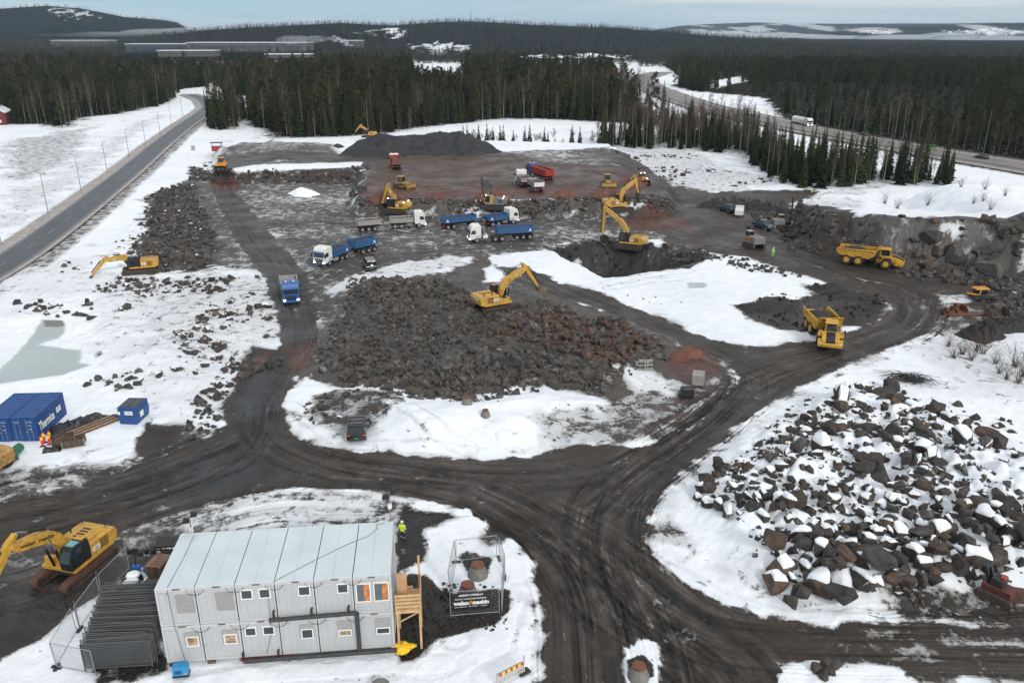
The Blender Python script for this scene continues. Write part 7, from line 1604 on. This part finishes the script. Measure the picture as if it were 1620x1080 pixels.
    pk = MB(); [pk.box(-3.2+r_.uniform(-.4, .4), 3.0+r_.uniform(-.5, .5), -.7+.2*(i % 7), -.52+.2*(i % 7), .02+.07*(i//7), .08+.07*(i//7), i % 3 == 0) for i in range(28)]; pk.build('planks', [cw, cw2], e)
    def sheets(px, rz, sx, sy, h, lab, m, seed, name='plastic_sheeting', cat='sheeting', group=None, tilt=0):
        n = 26; V = []; Fc = []
        for i in range(n+1):
            for j in range(n+1):
                u, v = i/n, j/n; x = (u-.5)*sx; y = (v-.5)*sy; ed = min(u, 1-u, v, 1-v); q = float(fbm(np.array([x*1.3+seed*7]), np.array([y*1.3]), 4, seed)[0]); q2 = float(fbm(np.array([x*3.1+seed*3]), np.array([y*.9]), 3, seed+9)[0])
                V.append((x*(1+.10*q2), y*(1+.15*q), max(-.1, h*min(1, ed*5)*(.55+.7*abs(q)*1.3+.35*q2)) if ed > 0 else -.12))
        for i in range(n):
            for j in range(n): a = i*(n+1)+j; Fc.append((a, a+n+1, a+n+2, a+1))
        o = MB().add(V, Fc).build(name, m, None, tuple(Vector(G(*px))), rz, smooth=False); tag(o, lab, cat, group); return o
    bk = mat('sheet_black', (.016, .017, .018), .42, var=.3, nscale=3, bump=.3); bm_ = mat('mat_black', (.017, .016, .016), .75, var=.4, nscale=2, bump=.5)
    sheets((121, 672), .9, 6.0, 1.8, .7, 'crumpled black plastic sheeting in a long pile behind the crates', bk, 1); sheets((82, 712), .3, 1.7, 1.1, .4, 'small black plastic bundle in front of the marker posts', bk, 2); sheets((175, 661), .2, 2.6, 1.0, .4, 'black plastic scraps in the snow between the planks and the skip', bk, 3)
    sheets((1160, 328), -.25, 17, 5, 1.3, 'long low heap of black rubber blasting mats', bm_, 4, 'blasting_mats', 'mats'); sheets((1205, 333), -.5, 14, 4, 1.2, 'second heap of black blasting mats behind the white trailer', bm_, 5, 'blasting_mats', 'mats')
    sheets((1552, 532), .5, 5.5, 4.4, 1.7, 'folded slab of black blasting mat standing nearest the bare bushes', bm_, 6, 'blasting_mats', 'mats'); sheets((1590, 520), .1, 7.5, 3.6, 1.2, 'black blasting mats piled behind the folded slab', bm_, 7, 'blasting_mats', 'mats'); sheets((1625, 512), .3, 6, 3.0, 1.1, 'black blasting mats at the right edge of the photo', bm_, 8, 'blasting_mats', 'mats')
    sheets((1310, 458), .2, 5.5, 3.2, .9, 'black heap of mats on the corner of the dark island', bm_, 9, 'blasting_mats', 'mats'); sheets((800, 573), .1, 3.8, 2.0, .5, 'dark sheet of matting lying on the rock rubble', bm_, 10, 'blasting_mats', 'mats'); sheets((1218, 487), .0, 9, 3.0, .5, 'flat black mats on the snow left of the dark island', bm_, 11, 'blasting_mats', 'mats')
    # wire heap
    r_ = random.Random(9); paths = []
    for i in range(150):
        a = r_.random()*6.28; L = r_.uniform(.8, 2.6); c = Vector((r_.gauss(0, .75), r_.gauss(0, .45), r_.uniform(.1, .8))); d = Vector((math.cos(a)*1.3, math.sin(a)*.6, r_.uniform(-.12, .12)))*L*.6; paths.append(([c-d, c+Vector((0, 0, r_.uniform(.0, .3))), c+d+Vector((0, 0, r_.uniform(-.2, .1)))], .022, .016))
    V, Fc = tubes(paths, 4); o = MB().add(V, Fc).build('wire_heap', DK, None, tuple(Vector(G(1438, 603))), -.35); o.scale = (1.15, 1.15, 1.0); tag(o, 'tangled heap of black cable and rods on the snow above the boulders', 'cable heap')
    # loader rear corner with green barrels at the left edge
    a = Vector(G(-38, 744)); loader(a, -.25+math.pi, 'rusty yellow machine cut off by the left edge of the photo', YD, s=1.15)
    for i, (px, lab) in enumerate([((20, 728), 'green drum lying beside the cut off machine'), ((28, 717), 'second green drum behind the first one')]):
        o = MB().cyl((-.55, 0, .45), (.55, 0, .45), .42, n=20).build('drum', mat('drum_green', (.012, .14, .07), .5, var=.2, dirt=.2), None, tuple(Vector(G(*px))), .5+i, bevel=.04); tag(o, lab, 'drum')
    # things on the reddish patch
    e = empty('crate_container', G(1104, 607), 1.3, 'grey ribbed crate at the edge of the reddish patch', 'crate'); MB().box(-.8, .8, -.65, .65, .1, 1.35).build('box', conc_l(), e, bevel=.04); rb = MB(); [rb.box(-.75+k*.3, -.69+k*.3, -.68, .68, .12, 1.37) for k in range(6)]; rb.build('ribs', LGR, e)
    o = MB().box(-.8, .8, -.55, .55, 0, 1.1, t=(.15, .1, .1, .15)).build('rubbish_sack', BK, None, tuple(Vector(G(1086, 626))), .1, bevel=.15); tag(o, 'black lumpy sack beside the haul road below the grey crate', 'sack')
    e = empty('pipe_bundle', G(1021, 585), .2, 'bundle of grey hoses standing on the snow beside the reddish patch', 'bundle'); b = MB(); [b.cyl((-.75+.3*k, .1*math.sin(k*2), .0), (-.7+.28*k, .15*math.cos(k), 1.3), .17, n=10) for k in range(6)]; b.build('hoses', conc_l(), e); b = MB(); b.box(-1.0, .95, -.24, .24, .9, .98); b.box(-1.0, .95, -.24, .24, .4, .48); b.build('strap', BK, e)
    # rusty buckets and a buried excavator cab at the far right
    e = empty('half_buried_machine', G(1545, 474), .1, 'orange machine half hidden behind rubble with only roof and boom showing', 'machine'); e.scale = (.75, .75, .68); MB().box(-1.2, 1.2, -1.0, 1.0, .3, 1.5).build('body', DK, e, bevel=.05); MB().box(-1.1, 1.9, -1.0, 1.0, 2.6, 2.82, t=(.15, .2, .1, .1)).build('cab_roof', YO, e, bevel=.05); MB().box(-.6, 1.3, -.8, .8, 1.5, 2.6).build('cab_glass', GL, e); b = MB(); b.beam((-.3, -.85, 1.3), (-.1, -.85, 2.65), .25); b.beam((-.4, -.85, 1.4), (-3.0, -.85, 2.0), .3); b.build('boom', YO, e)
    def bucket(px, rz, lab, s, m):
        e = empty('excavator_bucket', G(*px), rz, lab, 'bucket', 'old buckets beside the haul road'); e.scale = (s, s, s); b = MB(); b.prism([(-.8, 1.0), (-.9, .3), (-.5, 0), (.3, 0), (.85, .25), (.8, .32), (.28, .08), (-.48, .1), (-.8, .35), (-.7, 1.0)], -1.0, 1.0)
        for q in (-1, 1): b.prism([(-.8, 1.0), (-.9, .3), (-.5, 0), (.3, 0), (.85, .25), (.2, 1.0)], q*1.0-.04, q*1.0+.04)
        b.build('shell', m, e, bevel=.02); MB().box(-.82, -.3, -.35, .35, 1.0, 1.3).build('mount', m, e)
    bucket((1517, 495), -1.2, 'rusty angular bucket lying at the end of the rusty beam', 1.0, RUST); bucket((1578, 502), -1.5, 'large brown bucket with its dark opening towards the camera', 1.35, mat('bucket_brown', (.10, .075, .06), .8, dirt=.3)); bucket((1499, 497), .4, 'small dark rusty bucket at the left end of the rusty beam', .8, RUST)
    o = MB().box(-3.2, 3.2, -.2, .2, .05, .35).build('steel_beam', RUST, None, tuple(Vector(G(1530, 500))), -.05, bevel=.02); tag(o, 'long rusty steel beam lying between the buckets', 'beam')
    # red forestry head in the lower right
    e = empty('timber_grapple', G(1577, 945), -.9, 'small red tracked machine parked below the right edge of the boulder heap', 'machine'); RR = mat('red_worn', (.10, .022, .018), .5, dirt=.4); MB().box(-1.0, 1.0, -.6, .6, .5, 1.1).build('body', RR, e, bevel=.05); MB().box(-.5, .3, -.5, .5, 1.1, 1.7).build('engine', DK, e, bevel=.05); b = MB(); b.beam((-.6, .3, 1.0), (-1.0, .3, 2.2), .2); b.beam((-.6, -.3, 1.0), (-1.0, -.3, 2.2), .2); b.box(-1.2, -.9, -.5, .5, 2.1, 2.35); b.build('mast', BK, e); MB().box(.0, .3, -.25, .25, 1.7, 1.9).build('seat', RD, e)
    for q in (-1, 1): b = MB(); b.prism([(-1.2, .1), (-1.3, .35), (-1.1, .6), (1.1, .6), (1.3, .35), (1.2, .1), (1, 0), (-1, 0)], q*.75-.18, q*.75+.18); b.build('track', TR, e)
    o = MB().box(-1.6, 1.6, -.5, .5, .0, .8, t=(.1, .1, .15, .15)).build('steel_trough', mat('trough_brown', (.08, .045, .035), .8), None, tuple(Vector(G(1612, 948))), -.25, bevel=.04); tag(o, 'brown steel trough next to the red tracked machine', 'trough')
_c = {}
def conc_l(): return mat('concrete_light', (.27, .265, .25), .8, var=.25, nscale=3)
def fmk(): return mat('rubber_foot', (.03, .03, .032), .8)

def office_surroundings(to, w, D, rz):
    galv = mat('galvanised_mid', (.095, .10, .105), .6, var=.2, nscale=4); pm = bpy.data.meshes.new('x'); pn = MB(); L, Hh = 3.45, 2.0
    for x in (0, L): pn.cyl((x, 0, 0), (x, 0, Hh), .03, n=6)
    for z in (.12, Hh-.02): pn.cyl((0, 0, z), (L, 0, z), .028, n=6)
    for i in range(1, 44): pn.beam((L*i/44, 0, .12), (L*i/44, 0, Hh), .022)
    for i in range(1, 11): pn.beam((0, 0, .12+1.86*i/11), (L, 0, .12+1.86*i/11), .022)
    pm = pn.mesh('stacked_fence_panel', galv)
    p0 = Vector(G(136, 1062)); p1 = Vector(G(250, 1056)); p2 = Vector(G(172, 962)); r = math.atan2(p1.y-p0.y, p1.x-p0.x)
    n = 34; L1 = (p1-p0).length
    for i in range(n):
        t = i/(n-1); c = p0.lerp(p2, t)+Vector((.12*math.sin(i*2.1), 0, .12)); o = link(bpy.data.objects.new('spare_fence', pm)); o.location = c; o.rotation_euler = (rnd.gauss(-.05, .04), rnd.gauss(0, .015), r+rnd.gauss(0, .02)); o.scale = (L1/3.45*(.93+.05*math.sin(i)), 1, 1.0+.04*math.sin(i*1.7))
        tag(o, 'front dark mesh fence panel of the standing stack left of the office' if i == 0 else 'dark mesh fence panel in the standing stack left of the office', 'fence', 'fence panels standing in a stack')
    rk = MB(); 
    for q in (0, 1):
        a = p0.lerp(p1, .12+.72*q)-p0; b = p2-p0; rk.beam(a+Vector((0, 0, .08)), a+b+Vector((0, 0, .08)), .14)
    for q in (0, 1): a = (p1-p0)*q; rk.beam(a+Vector((0, 0, 0)), a+Vector((0, 0, 2.1)), .06); rk.beam(a+(p2-p0), a+(p2-p0)+Vector((0, 0, 2.1)), .06)
    o = rk.build('stacking_rack', DK, None, tuple(p0)); tag(o, 'steel rack holding the standing fence panels', 'rack')
    # pallets
    pw = mat('pallet_wood', (.10, .07, .05), .85, var=.4, nscale=3); pw2 = mat('pallet_wood_top', (.20, .12, .08), .85, var=.4, nscale=3); pl = MB()
    for k in range(7): pl.box(-.6+k*.175, -.6+k*.175+.13, -.4, .4, .12, .145)
    for y in (-.38, 0, .30): pl.box(-.6, .58, y, y+.09, .0, .022); [pl.box(x, x+.13, y, y+.09, .022, .12) for x in (-.6, -.06, .45)]
    pme = pl.mesh('pallet', pw); pme2 = pl.mesh('pallet', pw2)
    for st, (px, cnt, rr, lab) in enumerate([((256, 915), 11, 1.35, 'brown pallet in the tall stack beside the left wall of the office'), ((241, 935), 5, 1.45, 'dark pallet in the low stack near the green gas bottle'), ((262, 900), 8, 1.3, 'pallet in the rear stack behind the tall one')]):
        b = Vector(G(*px))
        for k in range(cnt):
            o = link(bpy.data.objects.new('pallet', pme2 if k == cnt-1 and st == 0 else pme)); o.location = b+Vector((rnd.gauss(0, .03), rnd.gauss(0, .03), k*.15)); o.rotation_euler = (0, 0, rr+rnd.gauss(0, .04)); o.scale = (1.35, 1.5, 1); tag(o, lab+(' at its top' if k == cnt-1 else ''), 'pallet', 'stacked pallets: '+lab)
    # black lattice rack behind
    b = MB(); 
    for x in (-.9, .9):
        for y in (-.55, .55): b.beam((x, y, 0), (x, y, 2.0), .1)
    for z in (.15, .55, .95, 1.35, 1.75): b.beam((-.9, -.55, z), (.9, -.55, z), .06); b.beam((-.9, .55, z), (.9, .55, z), .06)
    for x in (-.5, -.1, .3, .7): b.beam((x, -.55, .1), (x, -.55, 1.95), .05)
    b.box(-1.0, 1.0, -.62, .62, 1.98, 2.1); o = b.build('lattice_rack', BK, None, tuple(Vector(G(274, 893))), rz); tag(o, 'tall black lattice rack at the left rear corner of the office', 'rack')
    # bags, with snow on
    bgm = mat('bag_black', (.02, .021, .022), .5, var=.3, nscale=3, bump=.3)
    def blob(n, h, sx, sy, seed, z0=0, flat=False):
        r_ = random.Random(seed); V = []; Fc = []; m = 16
        for i in range(6):
            a = i/5*math.pi/2
            for k in range(m): t = 6.2832*k/m; q = math.cos(a)**.5 if i < 5 else 0; q *= (1+.12*math.sin(2*t+seed)+.06*r_.random()); V.append((sx*q*math.cos(t), sy*q*math.sin(t), z0+h*math.sin(a)+.03*r_.random()))
        for i in range(5):
            for k in range(m): Fc.append((i*m+k, i*m+(k+1) % m, (i+1)*m+(k+1) % m, (i+1)*m+k))
        return MB().add(V, Fc)
    for i, (px, s, sn) in enumerate([((212, 918), .75, 1), ((208, 930), .8, 1), ((214, 943), .75, 1), ((200, 950), .8, 1), ((229, 950), .7, 1), ((263, 933), .6, 0), ((200, 925), .6, 0), ((236, 925), .55, 1)]):
        o = blob(0, .75*s, .85*s, .65*s, i).build('rubbish_bag', bgm, None, tuple(Vector(G(*px))), .3*i); tag(o, ('snow topped ' if sn else 'bare ')+'black bulk bag '+['at the top left of the group', 'second from the top left', 'in the middle of the group', 'at the lower left of the group', 'at the lower right by the gas bottle', 'beside the low pallet stack', 'at the far left of the group', 'between pallets and the group'][i], 'bag', 'black bags left of the office')
        if sn: blob(0, .22, .72*s, .55*s, i+30, .62*s).build('snow_cap', M_snow, o, smooth=True)
    o = MB().cyl((0, 0, 0), (0, 0, 1.3), .19, n=16).build('gas_bottle', mat('bottle_green', (.015, .20, .08), .4), None, tuple(Vector(G(242, 948))), 0, bevel=.05); tag(o, 'upright green gas bottle between the bags and the fence stack', 'gas bottle')
    # post frames and blue blocks (floodlight parts)
    bb = mat('tarp_blue', (.01, .10, .35), .5)
    for i, (px, lab) in enumerate([((216, 900), 'blue wrapped lamp foot behind the black bags'), ((234, 902), 'second blue lamp foot nearer the pallets')]):
        e = empty('site_lamp', G(*px), .4*i, lab, 'work lamp'); MB().box(-.3, .3, -.2, .2, 0, .35).build('foot', bb, e, bevel=.05); b = MB(); b.beam((0, 0, .3), (.1, 0, 1.5), .06); b.box(-.5, -.1, -.1, .1, 1.4, 1.75); b.box(.0, .35, -.1, .1, 1.45, 1.85); b.box(.4, .7, -.1, .1, 1.35, 1.7); b.build('lamp_head', BK, e)
    for i, px in enumerate([(160, 945), (126, 992), (205, 893)]):
        o = MB().cyl((0, 0, -.1), (0, 0, 2.2), .035, n=6).build('fence_post', galv, None, tuple(Vector(G(*px)))); tag(o, ['thin fence post in the snow beside the stacked panels', 'thin leaning fence post halfway along the snow edge', 'thin fence post at the top of the bags'][i], 'post')

def far_things():
    wt = mat('factory_wall', (.11, .105, .10), .7, var=.15, nscale=.05); rf = mat('snowy_roof', (.62, .66, .70), .8, var=.05, nscale=.05); bd = mat('factory_band', (.05, .08, .12), .5); SNR = M_snow
    def hall(px0, px1, py, h, dep, lab, wm=wt, rows=1, dist=None):
        a = Vector(P(px0, py, -4)); b = Vector(P(px1, py, -4)); 
        z = hz(a.x, a.y)-.5; a.z = b.z = z; L = (b-a).length; e = empty('factory_hall', a, math.atan2(b.y-a.y, b.x-a.x), lab, 'factory')
        MB().box(0, L, 0, dep, 0, h).build('wall', wm, e); MB().box(-1, L+1, -1, dep+1, h, h+1.2).build('roof', rf, e); w_ = MB(); w_.box(L*.03, L*.97, -.25, -.02, h*.5, h*.68)
        w_.build('window_band', bd, e)
    hall(297, 487, 86, 18, 60, 'very long low factory with snowy roof on the horizon at left'); hall(200, 300, 84, 17, 50, 'dark blue factory hall left of the very long one', mat('factory_dark', (.07, .09, .11), .6), 1); hall(250, 340, 91, 10, 30, 'lower flat roofed annex in front of the long factory'); hall(82, 172, 76, 16, 60, 'snow roofed hall far away below the left hill'); hall(541, 572, 83, 14, 40, 'small pale factory under the smoke plume'); hall(420, 490, 93, 6, 30, 'low sheds beneath the right end of the long factory')
    # houses
    def house(px, w_, d_, h, rz, lab, wm, snow=True, name='house'):
        e = empty(name, G(*px), rz, lab, 'house'); MB().box(-w_/2, w_/2, -d_/2, d_/2, -.5, h).build('wall', wm, e); r_ = MB(); r_.prism([(-w_/2-.4, h-.1), (0, h+w_*.3), (w_/2+.4, h-.1), (w_/2+.4, h+.2), (0, h+w_*.3+.35), (-w_/2-.4, h+.2)], -d_/2-.4, d_/2+.4); r_.build('roof', rf if snow else DK, e); k = MB(); [k.box(x, x+1.0, -d_/2-.05, -d_/2-.01, 1.0, 2.1) for x in (-w_/4-.5, w_/4-.5)]; k.build('window', WH, e); MB().prism([(-w_/2, h), (0, h+w_*.3), (w_/2, h)], -d_/2, d_/2).build('gable', wm, e)
    house((-2, 196), 9, 12, 5, .3, 'dark red wooden house cut by the left edge of the photo', mat('house_red', (.12, .025, .02), .8)); house((16, 190), 5, 6, 3, .2, 'small dark shed beside the red house', DK, False, 'shed')
    e = empty('bin_shelter', G(344, 239), .15, 'red open shelter container beside the entrance road', 'shelter'); MB().box(-1.6, 1.6, -1, 1, 0, 1.5).build('body', mat('shelter_red', (.28, .03, .03), .5), e, bevel=.03); b = MB(); [b.beam((x, y, 1.5), (x, y, 2.6), .1) for x in (-1.5, 1.5) for y in (-.9, .9)]; b.box(-1.9, 1.9, -1.2, 1.2, 2.6, 2.75); b.build('roof_frame', BK, e)
    o = MB().box(-.6, .6, -.4, .4, 0, 1.6).build('utility_cabinet', LGR, None, tuple(Vector(G(306, 238))), .2, bevel=.04); tag(o, 'grey utility cabinet left of the red shelter', 'cabinet')
    o = MB().box(-1.2, 1.2, -.5, .5, 0, .55, t=(.2, .2, .2, .2)).build('large_tyre', BK, None, tuple(Vector(G(720, 252))), .1, bevel=.1); tag(o, 'black rubber tyre lying on the upper level', 'tyre')
    # radio mast on the hill
    p = Vector(P(746, 31, 78)); dd = 3000/math.hypot(p.x, p.y); x, y = P(746, 100)[0], P(746, 100)[1]; s = 3000/math.hypot(x, y); x *= s; y *= s; o = MB().cyl((0, 0, 0), (0, 0, 38), 1.6, .7, 4).build('radio_mast', DK, None, (x, y, hz(x, y))); tag(o, 'thin radio mast on the crest of the wooded hill', 'mast')
    # heaps
    gm = mat('gravel_black', (.026, .026, .029), .9, var=.45, nscale=.5, bump=.8); sn = M_snow; rd = mat('soil_red', (.125, .052, .036), .95, var=.35, nscale=1, bump=.8)
    heap('gravel_heap', [(536, 244), (560, 236), (620, 232), (700, 232), (770, 234), (796, 240), (760, 246), (650, 247), (560, 248)], 5.8, gm, 'long dark heap of crushed stone in front of the pine forest', noise=1.2, seed=101, res=.9)
    heap('snow_heap', [(454, 306), (482, 301), (508, 307), (490, 312), (468, 311)], 1.4, sn, 'small white heap of snow in the icy yard', seed=104, res=.6)
    for i, (q, lab, mm, h) in enumerate([([(575, 322), (600, 308), (630, 306), (650, 318), (610, 326)], 'reddish soil heap behind the raised boom excavator', rd, 2.2), ([(670, 314), (695, 306), (710, 314), (690, 318)], 'small reddish heap left of the grey excavator', rd, 1.4), ([(745, 314), (780, 303), (812, 312), (790, 317)], 'reddish soil heap right behind the grey excavator', rd, 1.8), ([(865, 314), (890, 303), (915, 312), (890, 317)], 'reddish heap on the edge of the fill near the middle', rd, 1.6), ([(930, 310), (960, 300), (985, 310), (960, 316)], 'reddish heap below the right bulldozer', rd, 1.5), ([(978, 288), (1010, 279), (1030, 292), (1000, 300)], 'reddish ridge left of the lit wheel loader', rd, 1.6),
        ([(1050, 566), (1085, 545), (1120, 556), (1105, 568), (1070, 572)], 'reddish sand heap beside the haul road bend', rd, .9), ([(525, 232), (535, 228), (546, 233), (536, 235)], 'tiny dark heap in front of the forest', gm, 1.0)]):
        heap('soil_heap' if mm is rd else 'gravel_heap', q, h, mm, lab, seed=120+3*i, res=.5)

def build_air():
    def vol(name, col, dens, an=.2):
        m = bpy.data.materials.new(name); m.use_nodes = True; n = m.node_tree; n.nodes.remove(n.nodes['Principled BSDF']); v = n.nodes.new('ShaderNodeVolumePrincipled')
        v.inputs['Color'].default_value = (*col, 1); v.inputs['Density'].default_value = dens; v.inputs['Anisotropy'].default_value = an; n.links.new(v.outputs[0], n.nodes['Material Output'].inputs['Volume']); return m
    o = MB().box(-33000, 33000, -190, 17200, -14, 165).build('haze', vol('haze_air', (.60, .78, .98), HAZE)); o['kind'] = 'stuff'; o['label'] = 'thin cold haze over the whole landscape'
    def puffs(name, lst, dens, label, col=(.9, .94, 1)):
        b = MB()
        V = []; Fc = []; n = 16
        for (x, y, z, rx, ry, rz_) in lst:
            k = len(V)
            for i in range(9):
                a = -math.pi/2+math.pi*i/8
                for j in range(n): t = 6.2832*j/n; V.append((x+rx*math.cos(a)*math.cos(t), y+ry*math.cos(a)*math.sin(t), z+rz_*math.sin(a)))
            for i in range(8):
                for j in range(n): Fc.append((k+i*n+j, k+i*n+(j+1) % n, k+(i+1)*n+(j+1) % n, k+(i+1)*n+j))
        o = b.add(V, Fc).build(name, vol(name, col, dens)); tag(o, label, 'fog' if 'fog' in name else 'smoke', None, 'stuff'); return o
    def dpt(px, py, d):
        q = ray(px, py); s = d/math.hypot(q[0], q[1]); return q[0]*s, q[1]*s, CAM_H+q[2]*s
    L = []
    for px, py, d, rx, rz_ in ((1330, 60, 5700, 260, 14), (1440, 61, 5600, 330, 22), (1500, 58, 5600, 130, 24), (1560, 62, 5500, 320, 20), (1640, 62, 5500, 260, 16), (1170, 54, 6000, 420, 10), (1250, 56, 6000, 300, 8)): x, y, z = dpt(px, py, d); L.append((x, y, z, rx, 260, rz_))
    puffs('fog_bank', L, .004, 'white fog bank lying in the valley beyond the right hand forest')
    L = [(*dpt(px, py, 3800), rx, 160, rz_) for px, py, rx, rz_ in ((60, 60, 330, 16), (160, 58, 260, 18), (250, 52, 150, 16), (300, 49, 160, 12), (200, 62, 300, 12))]
    puffs('fog_bank', L, .0035, 'low mist along the foot of the snowy left hill')
    rs = random.Random(5); L = []
    for k in range(90):
        t = (k/89)**1.1; px = 557-105*t+rs.gauss(0, 2+5*t); py = 73-13*min(1, t*4)+4*t+rs.gauss(0, .8+2.2*t); r = 1.8+6.5*t*rs.uniform(.5, 1.3); L.append((*dpt(px, py, 1650+rs.gauss(0, 12)), r*1.5, r, r*.7))
    puffs('smoke_plume', L[22:], .020, 'pale smoke drifting left from the small factory chimney', (.9, .95, 1)); puffs('smoke_plume', L[:26], .14, 'denser white smoke just above the chimney')
HAZE = 4.2e-5
build_ground()
build_roads()
build_forest()
build_bushes()
build_rocks()
_e, _to, _w, _D, _rz = site_office()
office_surroundings(_to, _w, _D, _rz)
site_things()
left_yard()
far_things()
place_machines()
build_air()
